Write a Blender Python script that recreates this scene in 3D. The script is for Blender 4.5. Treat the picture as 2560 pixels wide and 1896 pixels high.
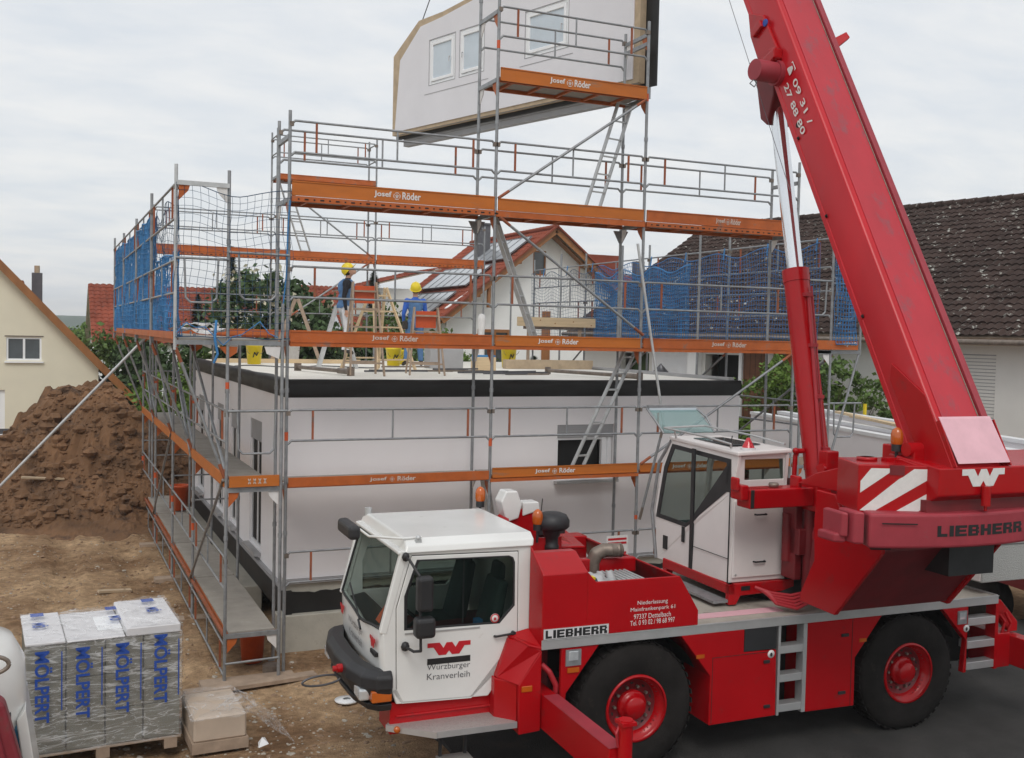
import bpy, bmesh, math, random
from mathutils import Vector, Matrix, noise
R=math.radians
random.seed(7)
scene=bpy.context.scene
for o in list(bpy.data.objects): bpy.data.objects.remove(o)
col=scene.collection

# ---------------- camera ----------------
def cam_axes(y,pi,ro):
    y,pi,ro=R(y),R(pi),R(ro)
    F=Vector((-math.sin(y)*math.cos(pi),math.cos(y)*math.cos(pi),-math.sin(pi)))
    Rt=Vector((math.cos(y),math.sin(y),0)); U=Rt.cross(F)
    return Rt*math.cos(ro)+U*math.sin(ro), -Rt*math.sin(ro)+U*math.cos(ro), F
CA=cam_axes(-24.1224,2.4739,1.2518)
cd=bpy.data.cameras.new('camera'); cam=bpy.data.objects.new('camera',cd); col.objects.link(cam)
m=Matrix((CA[0],CA[1],-CA[2])).transposed().to_4x4(); m.translation=Vector((-3.0835,-14.5402,4.8555))
cam.matrix_world=m; cd.lens=2615.6/2560*36; cd.sensor_width=36; cd.clip_start=.1; cd.clip_end=3000
scene.camera=cam
# ---------------- light ----------------
SUN_EL,SUN_AZ=52.0,205.0     # azimuth clockwise from +Y
w=bpy.data.worlds.new('World'); scene.world=w; w.use_nodes=True
nt=w.node_tree; nt.nodes.clear()
def N(nt,t,**k):
    n=nt.nodes.new(t)
    for a,b in k.items(): setattr(n,a,b)
    return n
out=N(nt,'ShaderNodeOutputWorld'); bg=N(nt,'ShaderNodeBackground'); bg.inputs[1].default_value=.1
sky=N(nt,'ShaderNodeTexSky',sky_type='NISHITA',sun_disc=False,sun_elevation=R(SUN_EL),sun_rotation=R(SUN_AZ),air_density=1.2,dust_density=3.0)
tc=N(nt,'ShaderNodeTexCoord'); sep=N(nt,'ShaderNodeSeparateXYZ'); nt.links.new(tc.outputs['Generated'],sep.inputs[0])
ad=N(nt,'ShaderNodeMath',operation='ADD'); nt.links.new(sep.outputs[2],ad.inputs[0]); ad.inputs[1].default_value=.22
mx=N(nt,'ShaderNodeMath',operation='MAXIMUM'); nt.links.new(ad.outputs[0],mx.inputs[0]); mx.inputs[1].default_value=.12
cb=N(nt,'ShaderNodeCombineXYZ')
for i in (0,1):
    d=N(nt,'ShaderNodeMath',operation='DIVIDE'); nt.links.new(sep.outputs[i],d.inputs[0]); nt.links.new(mx.outputs[0],d.inputs[1]); nt.links.new(d.outputs[0],cb.inputs[i])
mp=N(nt,'ShaderNodeMapping'); nt.links.new(cb.outputs[0],mp.inputs[0]); mp.inputs['Rotation'].default_value=(0,0,R(24)); mp.inputs['Scale'].default_value=(1.3,2.2,1)
n1=N(nt,'ShaderNodeTexNoise'); n1.inputs['Scale'].default_value=2.6; n1.inputs['Detail'].default_value=9; n1.inputs['Roughness'].default_value=.58; n1.inputs['Distortion'].default_value=.25
nt.links.new(mp.outputs[0],n1.inputs['Vector'])
cr=N(nt,'ShaderNodeValToRGB'); nt.links.new(n1.outputs['Fac'],cr.inputs[0])
e=cr.color_ramp.elements; e[0].position=.34; e[0].color=(6.75,7.1,7.5,1); e[1].position=.66; e[1].color=(7.95,8.0,8.0,1)
mixc=N(nt,'ShaderNodeMix',data_type='RGBA'); mixc.inputs[0].default_value=.90
nt.links.new(sky.outputs[0],mixc.inputs[6]); nt.links.new(cr.outputs[0],mixc.inputs[7])
nt.links.new(mixc.outputs[2],bg.inputs[0]); nt.links.new(bg.outputs[0],out.inputs[0])
sd=bpy.data.lights.new('sun','SUN'); sd.energy=1.0; sd.angle=R(25); sd.color=(1,.97,.92)
so=bpy.data.objects.new('sun',sd); col.objects.link(so)
az=R(SUN_AZ); sdir=Vector((math.sin(az)*math.cos(R(SUN_EL)),math.cos(az)*math.cos(R(SUN_EL)),math.sin(R(SUN_EL))))
so.rotation_euler=sdir.to_track_quat('Z','Y').to_euler(); so.location=(0,0,40)
scene.view_settings.view_transform='Standard'; scene.view_settings.look='None'
scene.view_settings.exposure=0.22; scene.view_settings.gamma=1
# ---------------- materials ----------------
def mat(name,c,rough=.6,metal=0,var=.15,sc=2.5,bump=0,bsc=60,coat=0,dirt=None,dsc=1.5,dth=.6,stretch=None,spec=.5):
    ma=bpy.data.materials.new(name); ma.use_nodes=True; t=ma.node_tree; b=t.nodes['Principled BSDF']
    b.inputs['Roughness'].default_value=rough; b.inputs['Metallic'].default_value=metal; b.inputs['Coat Weight'].default_value=coat
    b.inputs['Specular IOR Level'].default_value=spec
    tc=N(t,'ShaderNodeTexCoord'); src=tc.outputs['Object']
    if stretch:
        q=N(t,'ShaderNodeMapping'); q.inputs['Scale'].default_value=stretch; t.links.new(src,q.inputs[0]); src=q.outputs[0]
    n=N(t,'ShaderNodeTexNoise'); n.inputs['Scale'].default_value=sc; n.inputs['Detail'].default_value=8; n.inputs['Roughness'].default_value=.6
    t.links.new(src,n.inputs['Vector'])
    mr=N(t,'ShaderNodeMapRange'); mr.inputs[1].default_value=.3; mr.inputs[2].default_value=.7; t.links.new(n.outputs['Fac'],mr.inputs[0])
    mi=N(t,'ShaderNodeMix',data_type='RGBA'); t.links.new(mr.outputs[0],mi.inputs[0])
    mi.inputs[6].default_value=(*[x*(1-var) for x in c],1); mi.inputs[7].default_value=(*[min(1,x*(1+var)) for x in c],1)
    o=mi.outputs[2]
    if dirt:
        n2=N(t,'ShaderNodeTexNoise'); n2.inputs['Scale'].default_value=dsc; n2.inputs['Detail'].default_value=10; n2.inputs['Roughness'].default_value=.7; t.links.new(src,n2.inputs['Vector'])
        m2=N(t,'ShaderNodeMapRange'); m2.inputs[1].default_value=dth; m2.inputs[2].default_value=dth+.12; t.links.new(n2.outputs['Fac'],m2.inputs[0])
        mi2=N(t,'ShaderNodeMix',data_type='RGBA'); t.links.new(m2.outputs[0],mi2.inputs[0]); t.links.new(o,mi2.inputs[6]); mi2.inputs[7].default_value=(*dirt,1); o=mi2.outputs[2]
    t.links.new(o,b.inputs['Base Color'])
    if bump:
        n3=N(t,'ShaderNodeTexNoise'); n3.inputs['Scale'].default_value=bsc; n3.inputs['Detail'].default_value=4; t.links.new(src,n3.inputs['Vector'])
        bp=N(t,'ShaderNodeBump'); bp.inputs['Strength'].default_value=bump; bp.inputs['Distance'].default_value=.02; t.links.new(n3.outputs['Fac'],bp.inputs['Height']); t.links.new(bp.outputs[0],b.inputs['Normal'])
    return ma
def glassmat(name,tint,alpha,rough=.03,tt=(.95,.95,.95)):
    ma=bpy.data.materials.new(name); ma.use_nodes=True; t=ma.node_tree; t.nodes.remove(t.nodes['Principled BSDF'])
    g=N(t,'ShaderNodeBsdfPrincipled'); g.inputs['Base Color'].default_value=(*tint,1); g.inputs['Roughness'].default_value=rough
    tr=N(t,'ShaderNodeBsdfTransparent'); tr.inputs[0].default_value=(*tt,1)
    mi=N(t,'ShaderNodeMixShader'); mi.inputs[0].default_value=alpha
    t.links.new(tr.outputs[0],mi.inputs[1]); t.links.new(g.outputs[0],mi.inputs[2]); t.links.new(mi.outputs[0],t.nodes['Material Output'].inputs[0])
    return ma
M={}
M['red']=mat('crane_red',(.40,.0025,.006),.24,0,.10,1.2,.015,90,.0,dirt=(.25,.020,.020),dsc=3.2,dth=.585,spec=.38)
M['boomred']=mat('boom_red',(.50,.008,.016),.30,0,.12,1.0,.015,90,.0,dirt=(.44,.025,.035),dsc=1.6,dth=.57,stretch=(1,1,.5),spec=.4)
M['red_faded']=mat('faded_red',(.31,.028,.042),.55,0,.16,3,.03,80,0,dirt=(.22,.05,.055),dsc=6,dth=.60)
M['red_worn']=mat('worn_red',(.46,.018,.032),.5,0,.12,2,.02,80,.05,dirt=(.30,.05,.065),dsc=5,dth=.53,stretch=(1,1,.35))
M['pink']=mat('bleached_red',(.72,.42,.47),.6,0,.08,5,0,60,0,dirt=(.45,.10,.14),dsc=12,dth=.66)
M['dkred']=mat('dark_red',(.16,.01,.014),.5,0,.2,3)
M['white']=mat('white_paint',(.74,.74,.72),.22,0,.05,1.5,0,60,.2,dirt=(.55,.52,.47),dsc=3.5,dth=.63)
M['cabwhite']=mat('greyish_white_paint',(.74,.70,.68),.45,0,.06,1.5,0,60,.1,dirt=(.42,.38,.35),dsc=4,dth=.66)
M['black']=mat('black_plastic',(.018,.018,.02),.5,0,.3,4,.05,60)
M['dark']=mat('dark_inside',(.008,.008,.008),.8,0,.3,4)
M['tyre']=mat('tyre_rubber',(.019,.017,.016),.95,0,.3,3,.15,50,dirt=(.040,.033,.028),dsc=5,dth=.60,spec=.12)
M['alu']=mat('aluminium',(.52,.52,.52),.45,.6,.1,3,0,60,dirt=(.33,.32,.30),dsc=7,dth=.62)
M['checker']=mat('checker_plate',(.48,.48,.46),.45,.5,.15,60,.6,70)
M['deckplate']=mat('dusty_deck',(.40,.37,.32),.7,.1,.15,6,.1,80,dirt=(.22,.19,.16),dsc=3,dth=.55)
M['galv']=mat('galvanised_tube',(.29,.30,.31),.48,.45,.22,9,.05,70,dirt=(.52,.51,.49),dsc=9,dth=.66)
M['galvlight']=mat('bright_galvanised',(.52,.53,.53),.45,.45,.15,8)
M['orange']=mat('orange_board',(.49,.135,.012),.6,0,.14,2.5,.06,60,dirt=(.27,.16,.10),dsc=3.2,dth=.585,stretch=(.5,1,2))
M['orangered']=mat('orange_red_steel',(.46,.105,.016),.6,0,.2,4,.04,60,dirt=(.24,.13,.09),dsc=4,dth=.56)
M['clip']=mat('rusty_orange_upright',(.30,.085,.035),.7,0,.25,5,.04,60,dirt=(.16,.10,.08),dsc=6,dth=.55)
M['ply']=mat('scaffold_plywood',(.30,.275,.24),.85,0,.12,4,.1,40,dirt=(.42,.40,.36),dsc=5,dth=.6)
M['wood']=mat('pale_timber',(.62,.47,.29),.7,0,.12,5,.05,40,stretch=(.4,4,4))
M['oldwood']=mat('weathered_timber',(.36,.27,.20),.8,0,.2,6,.05,40)
M['osb']=mat('timber_edge',(.48,.37,.25),.75,0,.15,6,.1,40)
M['wall']=mat('grey_fibreboard',(.87,.85,.86),.8,0,.03,1.2)
M['gyps']=mat('gypsum_board',(.76,.75,.78),.8,0,.03,1.5)
M['roofdeck']=mat('pale_board_ceiling',(.78,.75,.68),.85,0,.06,1.2,.03,40,dirt=(.46,.43,.37),dsc=1.2,dth=.6)
M['membrane']=mat('black_membrane',(.013,.013,.013),.55,0,.3,3,.25,6)
M['concrete']=mat('concrete',(.46,.44,.38),.9,0,.12,3,.2,40,dirt=(.30,.26,.21),dsc=3,dth=.6)
M['pvc']=mat('white_window_plastic',(.86,.87,.88),.35,0,.03,3)
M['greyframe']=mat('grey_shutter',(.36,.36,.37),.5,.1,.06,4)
M['wglass']=mat('window_glass',(.05,.06,.065),.05,0,.3,2,spec=.8)
M['skyglass']=mat('film_glass_sky_reflection',(.58,.65,.71),.2,0,.06,2)  # pale blue base colour holds the sky reflected in film-covered panes
M['cream']=mat('cream_render',(.76,.71,.56),.9,0,.03,1.5,.05,50)
M['render']=mat('white_render',(.88,.88,.87),.9,0,.04,1.0,.05,50)
M['greyrender']=mat('grey_render',(.74,.73,.69),.9,0,.05,.8,.05,50)
M['brown']=mat('brown_stained_wood',(.30,.12,.035),.6,0,.2,4,stretch=(1,1,.3))
M['doorbrown']=mat('dark_brown_gate',(.16,.06,.025),.6,0,.2,4)
M['chimney']=mat('slate_cladding',(.10,.10,.11),.6,0,.2,6)
M['solar']=mat('pale_reflecting_panel',(.40,.42,.44),.12,.0,.06,1.0,spec=1.0)
M['blue']=mat('blue_netting',(.045,.21,.47),.6,0,.25,3)
M['rope']=mat('dark_rope',(.03,.08,.16),.7,0,.3,4)
M['netdark']=mat('faded_netting',(.04,.15,.36),.7,0,.3,4)
M['yellow']=mat('yellow_plastic',(.78,.60,.02),.4,0,.06,5)
M['redplastic']=mat('red_plastic',(.60,.09,.02),.45,0,.12,5)
M['steel']=mat('rusty_steel',(.22,.18,.15),.5,.5,.3,8)
M['orangelamp']=mat('orange_lens',(.48,.10,.008),.15,0,.1,8,coat=.5)
M['redlens']=mat('red_lens',(.5,.01,.02),.15,0,.1,8,coat=.5)
M['lens']=mat('headlamp_glass',(.55,.58,.6),.08,.3,.15,9,coat=.8)
M['text_white']=mat('white_lettering',(.72,.70,.68),.6,0,.06,20)
M['text_worn']=mat('worn_lettering',(.60,.52,.46),.7,0,.1,20,dirt=(.50,.16,.05),dsc=14,dth=.56)
M['text_black']=mat('black_lettering',(.012,.012,.013),.5,0,.1,20)
M['text_grey']=mat('dark_grey_lettering',(.06,.06,.07),.5,0,.1,20)
M['text_red']=mat('red_lettering',(.50,.01,.02),.4,0,.05,20)
M['text_blue']=mat('blue_print',(.015,.07,.36),.5,0,.1,20)
M['skin']=mat('skin',(.52,.29,.20),.5,0,.08,9)
M['hair']=mat('dark_hair',(.03,.02,.015),.7,0,.2,30)
M['denim']=mat('blue_work_cloth',(.08,.17,.33),.85,0,.2,9,.1,60)
M['royal']=mat('royal_blue_jacket',(.03,.12,.50),.75,0,.15,9,.1,60)
M['blackcloth']=mat('black_sleeves',(.015,.015,.02),.9,0,.2,9)
M['whitecloth']=mat('white_trousers',(.66,.66,.68),.85,0,.08,9,.1,60)
M['greycloth']=mat('grey_knee_pads',(.16,.17,.20),.85,0,.1,9)
M['boot']=mat('dark_boots',(.03,.025,.02),.7,0,.2,9)
M['seat']=mat('teal_grey_seat',(.05,.075,.075),.85,0,.2,6)
M['crumb']=mat('dry_soil_crumbs',(.27,.18,.115),.95,0,.35,3)
M['tancard']=mat('tan_cardboard',(.52,.42,.33),.8,0,.08,3)
M['block']=mat('grey_insulation_board',(.155,.15,.12),.8,0,.08,3,.05,30)
M['card']=mat('cardboard_top',(.64,.63,.64),.8,0,.06,3)
M['bluepaint']=mat('blue_paint',(.03,.16,.27),.4,0,.1,3)
M['maroon']=mat('maroon_paint',(.20,.018,.03),.45,0,.2,3,dirt=(.12,.05,.045),dsc=3,dth=.55)
M['hose']=mat('red_hose',(.40,.02,.03),.45,0,.1,5)
M['chrome']=mat('chromed_rod',(.80,.82,.84),.12,.9,.03,3)
M['cable']=mat('steel_cable',(.12,.12,.13),.4,.6,.1,5)
M['bark']=mat('bark',(.10,.075,.05),.9,0,.3,6,.3,20)
M['glass']=glassmat('cab_glass',(.015,.02,.02),.13,.03,(.68,.74,.71))
M['tiltglass']=glassmat('clear_glass',(.30,.42,.42),.35,.03,(.84,.93,.92))
M['film']=glassmat('stretch_film',(.75,.76,.78),.22,.12,(.95,.95,.95))
def leafmat(name,c,var=.35):
    ma=mat(name,c,.6,0,var,1.6,spec=.3); return ma
M['leaf']=leafmat('broad_leaves',(.09,.15,.035)); M['leafdark']=leafmat('dark_leaves',(.062,.105,.04))
M['leafbright']=leafmat('bright_leaves',(.12,.20,.035)); M['blossom']=mat('cream_blossom',(.55,.52,.38),.7,0,.1,5)
M['conifer']=leafmat('conifer_needles',(.03,.05,.025)); M['lilac']=leafmat('grey_purple_foliage',(.14,.11,.12)); M['thuja']=leafmat('thuja_foliage',(.05,.085,.035))
# ---------------- mesh helpers ----------------
def filmmat():
    ma=bpy.data.materials.new('wrinkled_film'); ma.use_nodes=True; t=ma.node_tree; g=t.nodes['Principled BSDF']; g.inputs['Base Color'].default_value=(.80,.80,.80,1); g.inputs['Roughness'].default_value=.18
    tc=N(t,'ShaderNodeTexCoord'); mp=N(t,'ShaderNodeMapping'); mp.inputs['Scale'].default_value=(1.1,1.1,7); mp.inputs['Rotation'].default_value=(0,R(12),0); t.links.new(tc.outputs['Object'],mp.inputs[0])
    def ridge(sc,dt,dist,w_):
        n=N(t,'ShaderNodeTexNoise'); n.inputs['Scale'].default_value=sc; n.inputs['Detail'].default_value=dt; n.inputs['Distortion'].default_value=dist; t.links.new(mp.outputs[0],n.inputs['Vector'])
        a=N(t,'ShaderNodeMath',operation='SUBTRACT'); a.inputs[1].default_value=.5; t.links.new(n.outputs['Fac'],a.inputs[0]); c=N(t,'ShaderNodeMath',operation='ABSOLUTE'); t.links.new(a.outputs[0],c.inputs[0])
        r=N(t,'ShaderNodeMapRange'); r.inputs[1].default_value=0; r.inputs[2].default_value=w_; r.inputs[3].default_value=.50; r.inputs[4].default_value=.12; t.links.new(c.outputs[0],r.inputs[0]); return n,r
    n,r1=ridge(1.0,3,1.0,.035); n2,r2=ridge(2.6,4,.6,.02); r=N(t,'ShaderNodeMath',operation='MAXIMUM'); t.links.new(r1.outputs[0],r.inputs[0]); t.links.new(r2.outputs[0],r.inputs[1])
    bp=N(t,'ShaderNodeBump'); bp.inputs['Strength'].default_value=.6; bp.inputs['Distance'].default_value=.02; t.links.new(n.outputs['Fac'],bp.inputs['Height']); t.links.new(bp.outputs[0],g.inputs['Normal'])
    tr=N(t,'ShaderNodeBsdfTransparent'); mi=N(t,'ShaderNodeMixShader'); t.links.new(r.outputs[0],mi.inputs[0]); t.links.new(tr.outputs[0],mi.inputs[1]); t.links.new(g.outputs[0],mi.inputs[2]); t.links.new(mi.outputs[0],t.nodes['Material Output'].inputs[0]); M['film']=ma
filmmat()
class MB:
    def __init__(s): s.v=[]; s.f=[]; s.mi=[]; s.k=0; s.sm=[]
    def add(s,vs,fs,sm=False):
        n=len(s.v); s.v+= [tuple(v) for v in vs]; s.f+=[[i+n for i in f] for f in fs]; s.mi+=[s.k]*len(fs); s.sm+=[sm]*len(fs); return s
    def box(s,x0,x1,y0,y1,z0,z1):
        vs=[(x,y,z) for z in (z0,z1) for y in (y0,y1) for x in (x0,x1)]
        return s.add(vs,[(0,2,3,1),(4,5,7,6),(0,1,5,4),(2,6,7,3),(0,4,6,2),(1,3,7,5)])
    def bar(s,p,q,wd,h,up=(0,0,1)):   # rectangular bar between two points
        p,q=Vector(p),Vector(q); d=(q-p).normalized(); up=Vector(up)
        sd_=d.cross(up)
        if sd_.length<1e-4: sd_=d.cross(Vector((1,0,0)))
        sd_.normalize(); u=sd_.cross(d)
        vs=[c+sd_*a*wd/2+u*b*h/2 for c in (p,q) for b in (-1,1) for a in (-1,1)]
        return s.add(vs,[(0,1,3,2),(4,6,7,5),(0,4,5,1),(2,3,7,6),(0,2,6,4),(1,5,7,3)])
    def tube(s,p,q,r,n=8,r2=None,cap=True):
        p,q=Vector(p),Vector(q); d=q-p
        if d.length<1e-6: return s
        d.normalize(); a=d.orthogonal().normalized(); b=d.cross(a); r2=r if r2 is None else r2
        vs=[p+(a*math.cos(i*2*math.pi/n)+b*math.sin(i*2*math.pi/n))*r for i in range(n)]+[q+(a*math.cos(i*2*math.pi/n)+b*math.sin(i*2*math.pi/n))*r2 for i in range(n)]
        s.add(vs,[(i,(i+1)%n,(i+1)%n+n,i+n) for i in range(n)],True)
        if cap: s.add(vs[:n],[tuple(range(n))[::-1]]); s.add(vs[n:],[tuple(range(n))])
        return s
    def path(s,pts,r,n=8):
        for a,b in zip(pts,pts[1:]): s.tube(a,b,r,n)
        for a in pts[1:-1]: s.ball(a,r,n)
        return s
    def ball(s,c,r,n=8,sc=(1,1,1)):
        c=Vector(c); k=max(3,n//2); vs=[c+Vector((0,0,r*sc[2]))]
        for i in range(1,k):
            a=math.pi*i/k
            for j in range(n): b=2*math.pi*j/n; vs.append(c+Vector((r*sc[0]*math.sin(a)*math.cos(b),r*sc[1]*math.sin(a)*math.sin(b),r*sc[2]*math.cos(a))))
        vs.append(c-Vector((0,0,r*sc[2]))); fs=[(0,1+j,1+(j+1)%n) for j in range(n)]
        for i in range(k-2): fs+=[(1+i*n+j,1+(i+1)*n+j,1+(i+1)*n+(j+1)%n,1+i*n+(j+1)%n) for j in range(n)]
        L=len(vs)-1; fs+=[(L,1+(k-2)*n+(j+1)%n,1+(k-2)*n+j) for j in range(n)]
        return s.add(vs,fs,True)
    def prism(s,pts,vec):     # planar polygon (3-D points) pushed along vec
        pts=[Vector(p) for p in pts]; vec=Vector(vec); n=len(pts)
        nn=Vector((0,0,0))
        for i in range(n): nn+=pts[i].cross(pts[(i+1)%n])
        if nn.dot(vec)<0: pts=pts[::-1]
        vs=pts+[p+vec for p in pts]
        return s.add(vs,[tuple(range(n))[::-1],tuple(range(n,2*n))]+[(i,(i+1)%n,(i+1)%n+n,i+n) for i in range(n)])
    def lathe(s,prof,c,ax='Z',n=32,sm=True):   # prof: (r,h)
        c=Vector(c); vs=[]
        for r,h in prof:
            for j in range(n):
                a=2*math.pi*j/n; x,y=r*math.cos(a),r*math.sin(a)
                vs.append(c+(Vector((x,y,h)) if ax=='Z' else Vector((x,h,y)) if ax=='Y' else Vector((h,x,y))))
        fs=[(i*n+j,i*n+(j+1)%n,(i+1)*n+(j+1)%n,(i+1)*n+j) for i in range(len(prof)-1) for j in range(n)]
        if ax=='Y': fs=[f[::-1] for f in fs]
        return s.add(vs,fs,sm)
    def build(s,name,m,parent=None,bev=0,seg=1):
        me=bpy.data.meshes.new(name); me.from_pydata(s.v,[],s.f)
        ms=m if isinstance(m,(list,tuple)) else [m]
        for x in ms: me.materials.append(M[x])
        me.polygons.foreach_set('material_index',s.mi); me.polygons.foreach_set('use_smooth',s.sm)
        me.update(); o=bpy.data.objects.new(name,me); col.objects.link(o)
        if parent is not None: o.parent=parent
        if bev:
            b=o.modifiers.new('bevel','BEVEL'); b.width=bev; b.segments=seg; b.limit_method='ANGLE'; b.angle_limit=R(40)
        return o
def holed(name,m,outer,holes,fn,thick,parent,bev=0):   # 2-D plate with holes; fn maps (a,b)->3-D ; thick vec
    bm=bmesh.new(); ed=[]
    for loop in [outer]+holes:
        vs=[bm.verts.new(fn(*p)) for p in loop]
        ed+=[bm.edges.new((vs[i],vs[(i+1)%len(vs)])) for i in range(len(vs))]
    bmesh.ops.triangle_fill(bm,use_beauty=True,use_dissolve=True,edges=ed)
    r=bmesh.ops.extrude_face_region(bm,geom=bm.faces[:])
    bmesh.ops.translate(bm,verts=[v for v in r['geom'] if isinstance(v,bmesh.types.BMVert)],vec=Vector(thick))
    bmesh.ops.recalc_face_normals(bm,faces=bm.faces[:])
    me=bpy.data.meshes.new(name); bm.to_mesh(me); bm.free(); me.materials.append(M[m])
    o=bpy.data.objects.new(name,me); col.objects.link(o); o.parent=parent
    if bev:
        b=o.modifiers.new('bevel','BEVEL'); b.width=bev; b.segments=1; b.limit_method='ANGLE'; b.angle_limit=R(40)
    return o
def tag(o,label=None,cat=None,group=None,kind=None):
    if label: o['label']=label
    if cat: o['category']=cat
    if group: o['group']=group
    if kind: o['kind']=kind
    return o
def empty(name,loc=(0,0,0),rz=0,label=None,cat=None,group=None):
    o=bpy.data.objects.new(name,None); col.objects.link(o); o.location=loc; o.rotation_euler=(0,0,rz); o.empty_display_size=.3
    return tag(o,label,cat,group)
def copy_tree(o,parent=None):
    c=o.copy(); col.objects.link(c)
    if parent is not None: c.parent=parent
    for ch in list(o.children): copy_tree(ch,c)
    return c
_tx={}
def text(name,s,m,org,right,up,width,height,parent=None,bold=0,th=.003,shear=0,align='L'):
    key=(s,bold,shear)
    if key not in _tx:
        cu=bpy.data.curves.new('t','FONT'); cu.body=s; cu.offset=bold; cu.extrude=0; cu.shear=shear; cu.resolution_u=3; cu.space_line=.95; cu.align_x='CENTER' if '\n' in s else 'LEFT'
        ob=bpy.data.objects.new('t',cu); col.objects.link(ob); dg=bpy.context.evaluated_depsgraph_get(); dg.update()
        me=bpy.data.meshes.new_from_object(ob.evaluated_get(dg)); bpy.data.objects.remove(ob); bpy.data.curves.remove(cu)
        vs=[v.co.copy() for v in me.vertices]; fs=[list(p.vertices) for p in me.polygons]; bpy.data.meshes.remove(me)
        x0=min(v.x for v in vs); x1=max(v.x for v in vs); y0=min(v.y for v in vs); y1=max(v.y for v in vs)
        _tx[key]=([((v.x-x0)/(x1-x0),(v.y-y0)/(y1-y0)) for v in vs],fs)
    vs,fs=_tx[key]; org,right,up=Vector(org),Vector(right).normalized(),Vector(up).normalized(); nn=right.cross(up)
    mb=MB(); P=[org+right*(a*width)+up*(b*height)+nn*th for a,b in vs]; mb.add(P,fs)
    return mb.build(name,m,parent)
GL={'L':[(0,0,.36,1),(.36,0,.95,.27)],'I':[(.0,0,1,1)],'E':[(0,0,.36,1),(.36,0,1,.24),(.36,.39,.93,.61),(.36,.76,1,1)],'B':[(0,0,.36,1),(.36,0,.90,.22),(.36,.40,.86,.60),(.36,.78,.90,1),(.68,.22,1,.46),(.68,.54,.97,.78)],'H':[(0,0,.36,1),(.36,.37,.64,.62),(.64,0,1,1)],'R':[(0,0,.36,1),(.36,.36,.86,.58),(.36,.78,.90,1),(.68,.58,.98,.78),(.60,0,1,.36)]}
def slab(s,fn,m,par,th=.003):   # heavy slab capitals; fn(u,v,depth)->point, u over the whole word 0..1
    wd={'I':.36,'L':.86}; tot=sum(wd.get(c,1) for c in s)+.12*(len(s)-1); x=0
    for c in s:
        w_=wd.get(c,1); mb=MB()
        for a,b,c2,d in GL[c]:
            P=[((x+a*w_)/tot,b),((x+c2*w_)/tot,b),((x+c2*w_)/tot,d),((x+a*w_)/tot,d)]
            mb.add([fn(u,v,th) for u,v in P],[(0,1,2,3)])
        mb.build('lettering',m,par); x+=w_+.12
def emblem_W(name,m,org,right,up,wd,ht,parent,th=.003,flip=False):
    # the firm's mark: a W with level serifs running out left and right
    g=[(0,1),(.27,1),(.40,.45),(.44,.45),(.5,1) if False else (.47,.99),(.60,.99),(.66,.45),(.73,1),(1,1),(1,.62),(.84,.62),(.70,0),(.56,0),(.5,.28),(.44,0),(.30,0),(.14,.62),(0,.62)]
    g=[(0,1),(.28,1),(.37,.55),(.44,.98),(.57,.98),(.65,.55),(.73,1),(1,1),(1,.64),(.86,.64),(.74,0),(.57,0),(.5,.32),(.43,0),(.26,0),(.14,.64),(0,.64)]
    org,right,up=Vector(org),Vector(right).normalized(),Vector(up).normalized(); nn=right.cross(up)
    mb=MB(); mb.prism([org+right*(a*wd)+up*(b*ht)+nn*(th*.2) for a,b in g],nn*th)
    return mb.build(name,m,parent)
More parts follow.
